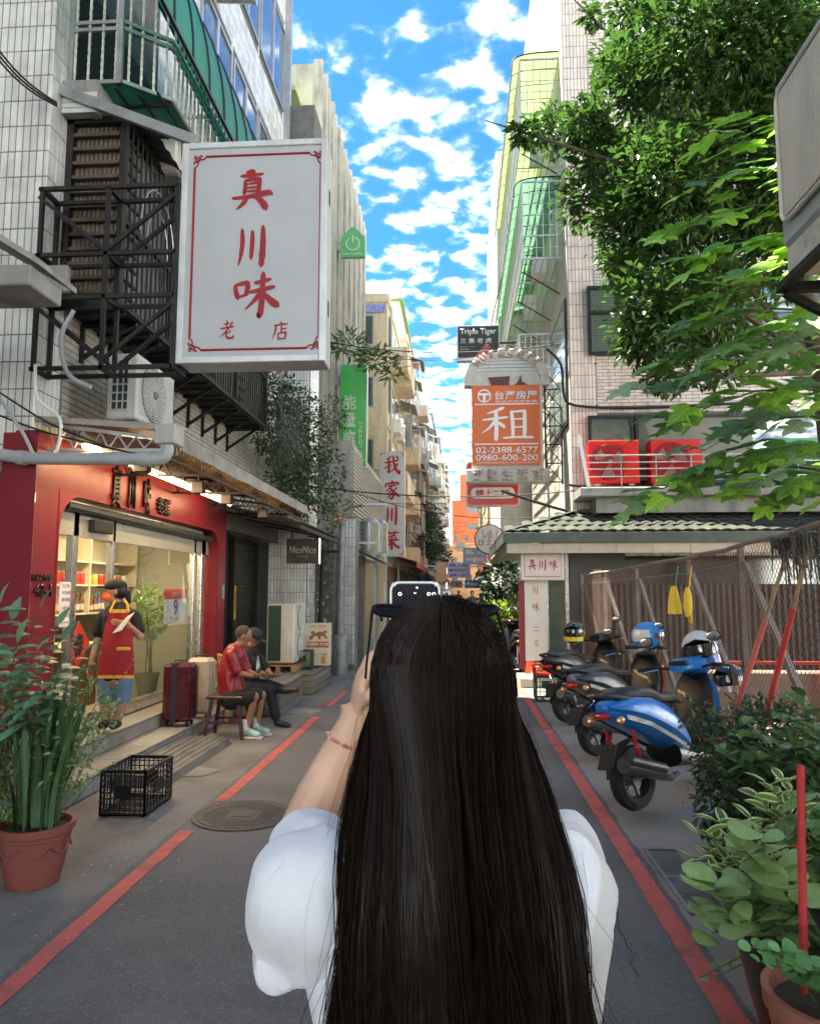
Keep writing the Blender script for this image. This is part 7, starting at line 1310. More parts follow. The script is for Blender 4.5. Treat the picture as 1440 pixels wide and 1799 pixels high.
plant('potted_plant', 'clover-like trailing plant covering the rose-relief pot rim', (1.1, 2.42, .43), T([(1320, 1665), (1335, 1690), (1360, 1690), (1385, 1700), (1400, 1720), (1420, 1730), (1340, 1665), (1370, 1670), (1400, 1690), (1430, 1700), (1440, 1735), (1415, 1700)], 2.28), me_cl, .042, 10, upn=.3, sr=.002)
plant('potted_plant', 'upright light green plant against the fence foot', (1.95, 4.4, .25), T([(1290, 1290), (1320, 1260), (1340, 1300), (1370, 1250), (1400, 1270), (1430, 1240), (1445, 1290), (1260, 1310), (1390, 1320), (1425, 1330), (1350, 1340), (1385, 1215), (1410, 1225), (1300, 1320)], 4.3), me_gl, .16, 8)
plant('trailing_sprig', 'lone sprig trailing out over the red line from the dark pot', (1.28, 3.0, .30), [V((1.02, 3.25, .10)), V((.95, 3.2, .12))], me_rd, .05, 3)
SHB = leaf_cloud('potted_shrub', 'dense dark shrub with tiny red berries beside the blue scooter', 'plant', [((1.68, 4.75, .62), (.26, .30, .32)), ((1.95, 4.9, .72), (.30, .3, .28)), ((1.58, 4.6, .42), (.20, .25, .28)), ((1.9, 4.55, .48), (.25, .25, .3)), ((1.52, 4.95, .86), (.12, .15, .12))], 3400, .062, .034, dk_leaf, stem_brown, (1.65, 4.6, .28), stems=10, droop=.8)
b = MB(); rg = random.Random(6); [b.ell((1.6 + rg.gauss(0, .17), 4.6 + rg.gauss(0, .12), .6 + rg.gauss(0, .16)), .006, 6, 4) for _ in range(40)]; b.build('berries', mat('berry_red', (.5, .03, .02), .4), SHB, kind='stuff')
leaf_cloud('ground_plants', 'low mixed greenery along the foot of the fence', 'plants', [((2.0, 3.9, .5), (.25, .5, .4)), ((1.9, 3.4, .35), (.3, .4, .3)), ((2.0, 5.4, .35), (.12, .5, .3)), ((1.7, 3.7, .3), (.2, .3, .25))], 1900, .10, .05, leaf_mat('mid_green_leaf', (.075, .15, .05), .45, .25), stem_brown, (1.95, 4, 0), stems=8)
leaf_cloud('sunlit_bush', 'bright sunlit yellow-green bush in front of the far corner shop', 'bush', [((1.0, 17.2, .85), (.42, .5, .35)), ((.75, 17.0, 1.1), (.40, .45, .30)), ((1.2, 17.4, 1.2), (.3, .4, .3)), ((.5, 17.3, .75), (.3, .4, .3))], 1500, .15, .07, leaf_mat('bright_bush_leaf', (.24, .36, .06), .4, .4), stem_brown, (.95, 17.2, 0), stems=8)
leaf_cloud('dark_street_bush', 'taller dark bush behind the sunlit bush at the canopy corner', 'bush', [((1.1, 19, 1.9), (.5, .6, .6)), ((.9, 19.3, 1.2), (.5, .5, .5))], 700, .22, .11, leaf_mat('deep_bush_leaf', (.035, .07, .03), .5, .2), stem_brown, (1.1, 19.2, 0), stems=6)
# ------------------------------------------------------------------ left foreground pot with snake plants and weeds
pot('big terracotta pot with garland relief holding the snake plants', -2.44, 4.28, .205, .33, mat('old_terracotta', (.24, .065, .050), .65, var=.15, dirt=.35, dscale=6, dcol=(.12, .06, .05)), 0, .68, relief=8)
SNK = thing('snake_plant', 'tall dark snake plants crowding the garland-relief pot', 'plant', (-2.44, 4.28, .3)); rg = random.Random(14)
for i in range(26):
    a = rg.uniform(0, 2 * pi); q = rg.uniform(.02, .15); x, y = -2.44 + q * cos(a), 4.28 + q * sin(a); h = rg.uniform(.45, .98); ln = V((q * cos(a) * 1.2 + rg.uniform(-.06, .06), q * sin(a) * .6, 0)); w = rg.uniform(.028, .046); tw = rg.uniform(0, pi); b = MB(); n = 8; rr = []
    for k in range(n + 1):
        t = k / n; wd = w * (.55 + .6 * t) * (1 if t < .75 else max(.04, (1 - t) * 4)); c = V((x, y, .29)) + ln * t * t + V((0, 0, h * t)); e = V((cos(tw + t * .7), sin(tw + t * .7), 0)); nrm = V((-e.y, e.x, 0)); rr.append([c - e * wd, c + nrm * .25 * wd - e * 0, c + e * wd, c + nrm * .05 * wd])
    b.rings(rr); b.build('leaf', snake, SNK, smooth=60)
fern = [proto(ovals(1, .42, 4, .15, .25), 'leaflet', leaf_mat('blue_green_leaflet', (.13, .27, .15), .45, .2))]
WD = thing('compound_leaf_shrub', 'grey-green shrub with long compound leaves at the far left edge', 'plant', (-2.8, 4.35, 0)); rg = random.Random(17)
for tip in [(70, 1070), (20, 1090), (110, 1120), (60, 1150), (125, 1190), (10, 1180), (90, 1210), (40, 1240), (-20, 1130), (100, 1100), (140, 1150), (30, 1130), (60, 1260), (0, 1060), (15, 1290)]:
    e = at(*tip, Y=4.4 + rg.uniform(-.25, .25)); s = V((-2.75 + rg.uniform(-.08, .08), 4.4, .45)); m_ = s.lerp(e, .5) + V((-.05, 0, .12)); b = MB(); b.tube([s, m_, e], [.006, .004, .002], 5); b.build('stem', stem_brown, WD)
    for i in range(13):
        q = .45 + .55 * i / 12; p = m_.lerp(e, (q - .5) * 2) if q > .5 else s.lerp(m_, q * 2); sd_ = 1 if i % 2 else -1; ax = (e - m_).normalized(); d = (ax * .5 + V((0, 0, 1)).cross(ax).normalized() * sd_ * .9 + V((0, 0, -.25))) if i < 12 else ax; pieces('leaflet', fern, [leafmat4(p, d, (rg.gauss(0, .2), -.5, 1), rg.uniform(.11, .165))], WD)
leaf_cloud('pot_weeds', 'spindly pale-flecked weeds growing among the snake plants', 'plant', [((-2.62, 4.35, .55), (.22, .2, .32)), ((-2.32, 4.35, .75), (.18, .2, .30)), ((-2.20, 4.4, .95), (.16, .15, .16)), ((-2.75, 4.3, .35), (.18, .2, .3))], 1300, .050, .024, leaf_mat('weed_leaf', (.16, .27, .09), .5, .25), stem_green, (-2.44, 4.3, .3), stems=12)
leaf_cloud('leafy_plant', 'mid green leafy plant left of the garland-relief pot', 'plant', [((-2.80, 4.25, .25), (.16, .2, .26)), ((-2.95, 4.5, .6), (.2, .2, .3)), ((-2.9, 4.15, .12), (.15, .15, .15))], 700, .085, .05, leaf_mat('leafy_mid', (.09, .19, .06), .45, .25), stem_green, (-2.85, 4.25, 0), stems=8)
plant('weed_sprigs', 'long thin sprigs with tiny paired leaves reaching over the steps', (-2.4, 4.3, .32), T([(178, 1150), (200, 1190), (215, 1260), (235, 1160), (190, 1230), (150, 1170), (225, 1330), (120, 1230), (165, 1290), (140, 1330)], 4.35), [proto(ovals(1, .5, 3, .1, .1), 'leaf', leaf_mat('sprig_pale', (.19, .27, .12), .5, .3))], .032, 15, whorl=True, sr=.0022)
# ------------------------------------------------------------------ scooters
chrome = mat('chrome', (.7, .7, .7), .12, 1.0, var=0); seatm = mat('seat_vinyl', (.016, .017, .020), .42, var=.1, bump=.25, bscale=120); blue = mat('metallic_blue', (.005, .18, .60), .36, .05, var=.05, coat=.35); silver = mat('silver_paint', (.20, .205, .22), .4, .5, var=.05, coat=.3); gloss = mat('gloss_black', (.008, .008, .010), .38, var=.1, coat=.2); dgrey = mat('dark_grey_panel', (.035, .038, .045), .35, var=.1, coat=.3); lens_r = mat('red_lens', (.45, .01, .01), .15, coat=1); lens_o = mat('amber_lens', (.6, .2, .02), .15, coat=1); lens_c = mat('clear_lens', (.55, .58, .6), .08, coat=1)
def loft(b, secs, n=14):
    """secs: x, centre z, half width, half height (superellipse sections across the scooter)"""
    rr = []
    for x, z, w, h in secs:
        r = []
        for j in range(n):
            a = 2 * pi * j / n; c, s = cos(a), sin(a); r.append(V((x, w * (abs(c) ** .75) * (1 if c > 0 else -1), z + h * (abs(s) ** .75) * (1 if s > 0 else -1))))
        rr.append(r)
    b.rings(rr); return b
def scooter(label, x, y, rz, body, panel, dark=gloss, lean=R(-8), plate=True, group='scooters parked along the fence'):
    """local frame: +x is the front, rear wheel centre at x=-.62, front at .64"""
    t = thing('scooter', label, 'scooter', (x, y, 0), group, local=True, rot=(lean, 0, rz))
    for wx in (-.62, .64):
        b = MB(); b.rings([[V((wx + (.215 + .052 * cos(p)) * cos(a), .052 * sin(p) * 1.05, .235 + (.215 + .052 * cos(p) - .03) * sin(a) + .02)) for p in (2 * pi * k / 8 for k in range(8))] for a in (2 * pi * i / 28 for i in range(29))], cap0=False, cap1=False); w_ = b.build('wheel', black_rubber, t)
        b = MB(); b.rod((wx, -.03, .24), (wx, .03, .24), .05, n=12); [b.bar((wx, 0, .24), (wx + .17 * cos(a), 0, .24 + .17 * sin(a)), .03, .02, up=(0, 1, 0)) for a in (2 * pi * k / 5 for k in range(5))]; b.rings([[V((wx + q * cos(a), yy, .24 + q * sin(a))) for q, yy in ((.165, -.035), (.19, -.035), (.19, .035), (.165, .035))] for a in (2 * pi * i / 24 for i in range(25))], cap0=False, cap1=False); b.build('rim', dgrey, w_)
    b = MB(); loft(b, [(-.92, .80, .03, .02), (-.86, .78, .10, .06), (-.70, .74, .15, .10), (-.45, .68, .165, .14), (-.2, .60, .16, .16), (-.02, .48, .14, .15), (.03, .42, .12, .10)]); b.build('rear_body', body, t)
    for s in (1, -1):   # side panel sweep
        b = MB(); b.rings([[V((x, s * w * k, z0_ + (z1_ - z0_) * f)) for f, w in ((0, .75), (.25, .98), (.6, 1.0), (.85, .88), (1, .68))] for x, z1_, z0_, k in ((-.93, .81, .785, .10), (-.80, .84, .74, .165), (-.62, .845, .68, .19), (-.42, .82, .59, .20), (-.22, .75, .50, .195), (-.06, .63, .42, .18), (.04, .50, .38, .15))], closed=False); b.build('side_panel', panel, t); b = MB(); b.rings([[V((x, s * k, z + dz)) for dz in (0, .035)] for x, z, k in ((-.80, .70, .15), (-.55, .62, .188), (-.3, .50, .198), (-.05, .385, .178))], closed=False); b.build('side_trim', dgrey, t)
    b = MB(); loft(b, [(-.80, .86, .06, .035), (-.72, .875, .12, .05), (-.5, .87, .135, .05), (-.36, .85, .135, .055), (-.28, .81, .14, .045), (-.05, .79, .13, .045), (.08, .77, .08, .035)]); b.build('seat', seatm, t)
    b = MB(); b.box(-.05, .42, -.17, .17, .27, .33, .02); loft(b, [(-.15, .36, .16, .10), (.1, .30, .17, .06), (.4, .31, .15, .06)]); b.build('footboard', dark, t)
    b = MB(); loft(b, [(.36, .34, .12, .05), (.40, .50, .17, .12), (.45, .66, .20, .14), (.50, .80, .17, .12), (.54, .92, .12, .06)]); b.build('leg_shield', dark, t)
    b = MB(); b.rings([[V((X, Y_, Z)) for X, Y_, Z in ((x0, -w, z), (x0 + d * .6, -w * .55, z), (x0 + d, 0, z), (x0 + d * .6, w * .55, z), (x0, w, z), (x0 - .03, 0, z))] for x0, w, d, z in ((.46, .06, .08, .34), (.46, .17, .12, .48), (.48, .22, .18, .66), (.52, .20, .20, .82), (.54, .12, .14, .94))]); b.build('front_apron', panel, t)
    b = MB(); loft(b, [(.30, 1.0, .05, .03), (.36, 1.02, .14, .05), (.46, 1.03, .19, .065), (.56, 1.0, .15, .075), (.64, .96, .07, .04)]); b.build('handlebar_cover', body, t)
    b = MB(); b.ell((.62, 0, .97), (.05, .10, .045), 12, 6); b.build('headlight', lens_c, t); b = MB(); [b.ell((.60, s * .14, .80), (.05, .04, .03), 10, 6) for s in (1, -1)]; b.build('indicator', lens_o, t)
    b = MB(); b.box(.28, .34, -.08, .08, 1.03, 1.07, .01); b.build('dashboard', black_plastic, t)
    for s in (1, -1):
        b = MB(); b.tube([(.42, s * .15, 1.0), (.36, s * .27, 1.02), (.30, s * .36, 1.01)], .012, 8); b.build('handlebar', dark_steel, t); b = MB(); b.rod((.335, s * .29, 1.018), (.285, s * .39, 1.008), .018, n=10); b.build('grip', black_rubber, t)
        b = MB(); b.tube([(.41, s * .26, 1.0), (.38, s * .40, .98)], .006, 6); b.build('brake_lever', chrome, t)
        b = MB(); b.tube([(.38, s * .22, 1.03), (.40, s * .27, 1.15), (.38, s * .30, 1.22)], .006, 6); m_ = b.build('mirror', black_plastic, t); b = MB(); b.ell((.38, s * .32, 1.25), (.018, .07, .045), 12, 6); b.build('mirror_head', black_plastic, m_); b = MB(); b.ell((.365, s * .32, 1.25), (.006, .06, .037), 12, 6); b.build('mirror_glass', chrome, m_)
    b = MB(); b.rings([[V((.64 + r_ * cos(a), w, .25 + r_ * sin(a) * 1.0)) for r_, w in ((.27, -.06), (.295, 0), (.27, .06), (.262, 0))] for a in (R(20 + 8.5 * i) for i in range(15))]); b.build('front_fender', panel, t)
    b = MB(); b.rings([[V((-.62 + r_ * cos(a), w, .25 + r_ * sin(a))) for r_, w in ((.27, -.05), (.29, 0), (.27, .05), (.262, 0))] for a in (R(70 + 8 * i) for i in range(14))]); b.bar((-.86, 0, .52), (-.96, 0, .36), .12, .015); b.build('rear_fender', black_rubber, t)
    b = MB(); [b.tube([(.50, s * .06, .9), (.60, s * .065, .45), (.64, s * .06, .24)], .018, 8) for s in (1, -1)]; b.build('fork', dark_steel, t)
    b = MB(); b.box(-.62, -.15, .05, .15, .18, .38, .04); b.tube([(-.62, .09, .24), (-.3, .09, .27)], .06, 10); b.build('engine', dgrey, t)
    b = MB(); b.tube([(-.15, -.10, .22), (-.35, -.15, .22), (-.5, -.17, .28), (-.98, -.18, .40)], [.015, .03, .062, .058], 14, sx=1); e_ = b.build('exhaust', dgrey, t); b = MB(); b.tube([(-.52, -.205, .31), (-.96, -.215, .43)], [.045, .04], 12); b.build('heat_shield', mat('exhaust_shield', (.05, .05, .055), .35, .5), e_)
    b = MB(); [b.tube([(-.62, s * .10, .26), (-.72, s * .12, .62)], .012, 8) for s in (1, -1)]; [b.tube([V((-.62 - .10 * k / 16 + .024 * cos(k * 1.6), s * .11 + .024 * sin(k * 1.6), .32 + .26 * k / 16)) for k in range(17)], .006, 5) for s in (1, -1)]; b.build('shock_absorber', lens_r if body is blue else chrome, t)
    b = MB(); b.tube([(-.50, .13, .80), (-.82, .12, .86), (-.92, .08, .88), (-.95, 0, .885), (-.92, -.08, .88), (-.82, -.12, .86), (-.50, -.13, .80)], .016, 8); b.build('grab_rail', dgrey, t)
    b = MB(); b.ell((-.90, 0, .73), (.03, .075, .028), 12, 6); b.build('tail_light', lens_r, t); b = MB(); [b.ell((-.86, s * .13, .70), (.05, .025, .03), 8, 5) for s in (1, -1)]; b.build('indicator', lens_o, t)
    if plate:
        b = MB(); b.box(-.965, -.96, -.13, .13, .50, .62, .003); pl = b.build('number_plate', mat('plate_white', (.6, .62, .6), .5, var=.02), t); text('829-QEW', pl, black_plastic, (-.966, 0, .56), (0, -1, 0), (0, 0, 1), .20, .07, .001, .01); b = MB(); b.bar((-.93, 0, .60), (-.88, 0, .70), .03); b.build('plate_bracket', black_plastic, t)
    b = MB(); b.tube([(-.25, .12, .2), (-.22, .22, .03)], .012, 6); b.build('side_stand', dark_steel, t)
    return t
def helmet(label, P, rz, shell, stripe, full=True, s=1.0, tilt=0, lining=None):
    t = thing('helmet', label, 'helmet', tuple(P), 'helmets hung on the scooters', local=True, rot=(tilt, 0, rz)); R_ = .135 * s; b = MB(); rr = []
    for i in range(11):     # shell with the face opening left open towards +x
        ph = pi / 2 - (pi * .74) * i / 10; r = []
        for j in range(25):
            th = R(48) + (2 * pi - R(96)) * j / 24 if (full and -.35 < sin(ph) < .42) or (not full and sin(ph) < .30) else 2 * pi * j / 24 + R(0)
            if not ((full and -.35 < sin(ph) < .42) or (not full and sin(ph) < .30)): th = R(48) + (2 * pi - R(96)) * j / 24 if j not in (0, 24) else (R(0) if j == 0 else 2 * pi)
            r.append(V((R_ * 1.12 * cos(ph) * cos(th), R_ * .92 * cos(ph) * sin(th), R_ * sin(ph))))
        rr.append(r)
    b.rings(rr, closed=False); b.build('shell', shell, t, smooth=50); b = MB(); b.rings([[q * .9 for q in r] for r in rr], closed=False); b.build('lining', black_rubber, t, smooth=50)
    if full: b = MB(); b.rings([[V((R_ * (1.13 - .06 * k2) * cos(th), R_ * .95 * sin(th), z)) for z in (-.48 * R_, -.66 * R_)] for k2 in (0,) for th in (R(-60 + 10 * i) for i in range(13))], closed=False); b.rings([[V((R_ * 1.12 * cos(th), R_ * .93 * sin(th), z * R_)) for z in (-.35, -.72)] for th in (R(-70 + 10 * i) for i in range(15))], closed=False); b.build('chin_bar', stripe, t)
    b = MB(); b.rings([[V((R_ * 1.14 * cos(ph) * cos(th), R_ * .95 * cos(ph) * sin(th), R_ * sin(ph))) for ph in (R(18), R(0), R(-15))] for th in (R(-62 + 10.3 * i) for i in range(13))], closed=False); b.build('visor', mat('dark_visor', (.02, .02, .025), .06, coat=1) if full else glass('smoke_visor', (.45, .42, .38), .1), t)
    b = MB(); b.rings([[V((R_ * 1.135 * cos(a) * cos(th), R_ * .935 * cos(a) * sin(th), R_ * 1.012 * sin(a))) for a in (R(35 + 9 * k) for k in range(5))] for th in (R(80 + o) for o in (0, 15, 30, 45, 60))], closed=False); b.rings([[V((R_ * 1.135 * cos(a) * cos(th), R_ * .935 * cos(a) * sin(th), R_ * 1.012 * sin(a))) for a in (R(-20 + 12 * k) for k in range(5))] for th in (R(-80 - o) for o in (0, 14, 28, 42, 56, 70))], closed=False); b.rings([[V((R_ * 1.137 * cos(a) * cos(th), R_ * .937 * cos(a) * sin(th), R_ * 1.014 * sin(a))) for a in (R(-25 + 12 * k) for k in range(4))] for th in (R(75 + o) for o in (0, 14, 28, 42, 56))], closed=False); b.build('graphic', stripe, t)
    b = MB(); b.tube([V((0, R_ * .8, -R_ * .6)), V((.02, .02, -R_ * 1.3)), V((0, -R_ * .8, -R_ * .6))], .006, 5); b.build('strap', black_plastic, t); return t
def along(rx, ry, fx, fy): return atan2(fy - ry, fx - rx)
scs = [(1.33, 5.85, 2.25, 6.77, blue, blue, 'bright blue scooter with black seat, closest to the dark shrub'), (1.38, 7.70, 2.26, 8.62, silver, dgrey, 'silver and black scooter parked between the blue and the black ones'), (1.36, 9.60, 2.18, 10.55, gloss, dgrey, 'black scooter with a glossy tail, farthest of the row by the crates')]
for rx, ry, fx, fy, bd, pn, lab in scs:
    a = along(rx, ry, fx, fy); k = 1.0; scooter(lab, rx + .62 * cos(a), ry + .62 * sin(a), a, bd, pn, gloss, plate=False)
scooter('dark scooter parked facing away beyond the traffic cone', 1.18, 15.3, R(95), mat('maroon_black', (.035, .012, .012), .2, coat=.8), gloss, gloss, 0, True, 'scooters parked along the fence')
logo = scs[0]; a = along(*scs[0][:4])
yw_ = mat('helmet_yellow', (.65, .50, .03), .25, coat=.8); wh = mat('helmet_white', (.62, .64, .66), .25, coat=.8, var=.02); sky_b = mat('helmet_sky_blue', (.02, .22, .60), .3, coat=.4); roy = mat('helmet_royal_blue', (.01, .08, .45), .25, coat=.8)
helmet('black full-face helmet with yellow trim on the black scooter', at(1008, 1111, Y=10.1), R(-110), mat('helmet_black', (.03, .03, .032), .15, coat=1), yw_, True, 1.12)
helmet('sky blue open helmet with a pale patch on the silver scooter', at(1138, 1118, Y=8.4), R(-20), sky_b, wh, False, 1.2, 0)
helmet('white and royal blue full-face helmet with its opening to the camera', at(1230, 1142, Y=6.85), R(-115), wh, roy, True, 1.30, R(12))
helmet('dark helmet with pinkish stripe hanging behind the blue scooter', at(1282, 1195, Y=7.1), R(-150), gloss, mat('helmet_rose', (.45, .3, .3), .3, coat=.5), True, 1.1, R(10))
text('Kymi', bpy.data.objects['scooter'], wh, V((.70, -.13, .62)), (.35, .9, 0), (.1, 0, .9), .13, .05, .004, .01)
# cone, crates with a red tray
t = thing('traffic_cone', 'orange-red traffic cone with a white band by the far scooter', 'traffic cone', (1.32, 13.9, 0)); om = mat('cone_red', (.68, .06, .035), .45, var=.05); b = MB(); b.box(1.13, 1.51, 13.71, 14.09, 0, .03, .01); b.build('base', om, t); b = MB(); b.lathe([(.14, .03), (.045, .70), (.02, .72)], (1.32, 13.9, 0), 20); b.build('body', om, t); b = MB(); b.lathe([(.087, .44), (.062, .60)], (1.32, 13.9, 0), 20, cap0=False, cap1=False); b.build('band', white_paint, t)
crate('dark green crate supporting the red tray by the kerb', 1.16, 1.55, 11.5, 12.0, 0, .38, MATS['green_crate'], 7, 5, wide=.012)
crate('shallow bright red tray resting on the green crate', 1.14, 1.66, 11.45, 12.05, .385, .52, mat('tray_red', (.60, .03, .02), .45), 10, 3, wide=.012)
# ------------------------------------------------------------------ people
def skin_mat(name, col): m = mat(name, col, .48, var=.07, scale=20, bump=.08, bscale=400); p = m.node_tree.nodes['Principled BSDF']; p.inputs['Subsurface Weight'].default_value = .12; p.inputs['Subsurface Radius'].default_value = (.02, .008, .004); return m
def limb(b, pts, rad, n=12):
    b.tube(pts, rad, n)
    for p, r in ((pts[0], rad[0]), (pts[-1], rad[-1])): b.ell(p, r * .98, 10, 6)
    for p, r in zip(pts[1:-1], rad[1:-1]): b.ell(p, r, 10, 6)
def fuse(b, name, m, parent, vox=.006, sm=4, fold=0.0, fs=9.0, label=None, local=False):
    """one continuous surface out of overlapping volumes"""
    me = bpy.data.meshes.new(name); me.from_pydata([tuple(q) for q in b.v], [], b.f); bm = bmesh.new(); bm.from_mesh(me); bmesh.ops.recalc_face_normals(bm, faces=bm.faces); bm.to_mesh(me); bm.free()
    ob = bpy.data.objects.new(name, me); COL.objects.link(ob); md = ob.modifiers.new('r', 'REMESH'); md.mode = 'VOXEL'; md.voxel_size = vox; s_ = ob.modifiers.new('s', 'SMOOTH'); s_.iterations = sm; s_.factor = .5
    out = bpy.data.meshes.new_from_object(ob.evaluated_get(bpy.context.evaluated_depsgraph_get())); bpy.data.objects.remove(ob); o = ORG.get(parent.name, V((0, 0, 0)))
    if fold:
        ns = [v.normal.copy() for v in out.vertices]
        for v, n in zip(out.vertices, ns): q = v.co; w = noise.noise(V((q.x * fs, q.y * fs, q.z * fs * .45))) + .5 * noise.noise(V((q.x * fs * 2.2 + 5, q.y * fs * 2.2, q.z * fs * .9))); v.co = q + n * fold * (1 - abs(w) * 2.2)
    for v in out.vertices: v.co -= o
    out.polygons.foreach_set('use_smooth', [True] * len(out.polygons)); out.materials.clear(); out.materials.append(m); out.name = name; return link(name, out, parent, None, label)
def hand(b, wrist, d, palm_n, s=1.0, curl=.5, thumb=1):
    """palm, four unequal bent fingers and a thumb leaving the side of the palm"""
    w, d, n = V(wrist), V(d).normalized(), V(palm_n); n = (n - d * n.dot(d)).normalized(); x = d.cross(n)
    c = w + d * .045 * s; M = Matrix((x, d, n)).transposed(); b.ell(c, (.038 * s, .05 * s, .014 * s), 12, 8, M); b.tube([w - d * .02 * s, w + d * .02 * s], [.024 * s, .03 * s], 10, sx=.7)
    for k, L_ in enumerate((.066, .074, .070, .055)):
        p = w + d * .082 * s + x * (.026 - .0175 * k) * s * thumb; r = .0085 * s; a = 0; q = [p - d * .02 * s]; 
        for j in range(3): a += curl * (.5 + .35 * j); p = p + (d * cos(a) + n * sin(a)) * L_ * s * (.42, .32, .26)[j]; q.append(p)
        b.tube(q, [r * 1.05, r, r * .9, r * .75], 8); b.ell(q[-1], r * .76, 8, 5)
    p = w + d * .03 * s + x * .03 * s * thumb; q = [p - x * .01 * thumb * s, p + (d * .5 + x * .75 * thumb + n * .25) * .034 * s, p + (d * 1.3 + x * .85 * thumb + n * .8) * .040 * s]; b.tube(q, [.013 * s, .0105 * s, .009 * s], 8); b.ell(q[-1], .009 * s, 8, 5)
def head(b, c, f, r=.095, up=(0, 0, 1)):
    """skull, jaw, nose, ears; f: facing direction"""
    c, f, up = V(c), V(f).normalized(), V(up); s = f.cross(up).normalized(); u = s.cross(f); M = Matrix((s, f, u)).transposed(); k = r / .095
    b.ell(c + u * .02 * k, (.075 * k, .093 * k, .095 * k), 16, 10, M); b.ell(c + f * .028 * k - u * .055 * k, (.052 * k, .058 * k, .055 * k), 12, 8, M); b.tube([c + f * .088 * k + u * .01, c + f * .112 * k - u * .022 * k], [.008 * k, .013 * k], 8); b.ell(c + f * .085 * k - u * .062 * k, (.022 * k, .01 * k, .009 * k), 8, 5, M)
    for sg in (1, -1): b.ell(c + s * sg * .076 * k - f * .005, (.010 * k, .018 * k, .030 * k), 8, 6, M); b.ell(c + s * sg * .03 * k + f * .078 * k + u * .018 * k, (.018 * k, .01 * k, .008 * k), 8, 5, M)
    return s, u, M
# ---- the woman photographing the lane
PW = thing('person', 'woman seen from behind with long black hair raising a phone, white short-sleeved shirt', 'person', (-.02, 1.02, 0)); sk = skin_mat('fair_skin', (.74, .46, .32)); hx, hy, hz = -.025, 1.07, 1.515
b = MB(); head(b, (hx, hy, hz), (0, 1, .05)); limb(b, [(hx, 1.05, 1.46), (hx + .005, 1.03, 1.33)], [.055, .06])
limb(b, [(hx + .01, 1.05, 1.28), (hx + .01, 1.05, 1.0), (hx + .01, 1.05, .90)], [.11, .12, .13]); limb(b, [(hx - .14, 1.03, 1.255), (hx + .11, 1.03, 1.255)], [.055, .055])
for s_ in (-1, 1): limb(b, [(hx + .01 + s_ * .08, 1.05, .88), (hx + s_ * .09, 1.06, .48), (hx + s_ * .10, 1.04, .09)], [.085, .055, .038]); limb(b, [(hx + s_ * .10, 1.02, .04), (hx + s_ * .11, 1.17, .03)], [.035, .028])
eL, wL = at(528, 1478, Y=1.27), at(624, 1262, Y=1.33); shL = V((hx - .185, 1.04, 1.24)); limb(b, [shL, shL.lerp(eL, .5), eL], [.050, .047, .044]); limb(b, [eL, eL.lerp(wL, .35), eL.lerp(wL, .7), wL], [.044, .043, .034, .026])
eR, wR = V((.125, 1.27, 1.23)), V((.048, 1.32, 1.47)); shR = V((hx + .150, 1.04, 1.25)); limb(b, [shR, eR], [.05, .044]); limb(b, [eR, eR.lerp(wR, .35), wR], [.044, .042, .026])
hL = at(668, 1120, Y=1.33); d_ = (hL - wL).normalized(); hand(b, wL, (d_.x * .55, .03, 1), (1, .25, 0), 1.02, .72, -1); hand(b, wR, (-.1, 0, 1), (-1, .2, 0), .98, .75, 1)
limb(b, [wL + V((.012, 0, .065)), wL + V((.032, -.02, .105)), wL + V((.072, -.01, .112))], [.0115, .010, .0085], 8)
fuse(b, 'body', sk, PW, .0035, 6)
shirt = mat('white_cotton', (.76, .77, .82), .85, var=.03, scale=12, bump=.25, bscale=700, sheen=.3)
b = MB(); rr = []
for z, w, dp, yc in ((.80, .185, .125, 1.05), (.95, .175, .115, 1.05), (1.05, .178, .115, 1.05), (1.15, .190, .118, 1.05), (1.21, .200, .115, 1.045), (1.255, .195, .10, 1.04), (1.285, .165, .085, 1.035), (1.31, .12, .07, 1.035), (1.335, .085, .06, 1.035)): rr.append([V((hx + .015 + w * (abs(cos(a)) ** .8) * (1 if cos(a) > 0 else -1), yc + dp * (abs(sin(a)) ** .9) * (1 if sin(a) > 0 else -1), z)) for a in (2 * pi * i / 36 for i in range(36))])
b.rings(rr)
cL = at(522, 1600, Y=1.02); b.ell(cL + V((.012, 0, .008)), (.070, .085, .088), 20, 14, Euler((R(20), R(-12), 0)).to_matrix()); b.ell(cL + V((-.02, .02, -.055)), (.040, .065, .050), 16, 10); b.ell(cL + V((.035, .01, .05)), (.05, .07, .045), 16, 10); b.ell(cL + V((.005, .075, .035)), (.062, .07, .066), 16, 10)
cR = at(1000, 1585, Y=1.02); b.ell(cR + V((-.012, 0, .005)), (.062, .085, .092), 20, 14, Euler((R(20), R(10), 0)).to_matrix()); b.ell(cR + V((-.01, .06, .02)), (.06, .08, .075), 16, 10); b.ell(cR + V((-.03, 0, -.07)), (.05, .07, .07), 16, 10)
SHI = fuse(b, 'shirt', shirt, PW, .004, 7, .0105, 9)
from mathutils.bvhtree import BVHTree
o_ = ORG[PW.name]; tr = BVHTree.FromPolygons([v.co + o_ for v in SHI.data.vertices], [tuple(p.vertices) for p in SHI.data.polygons])
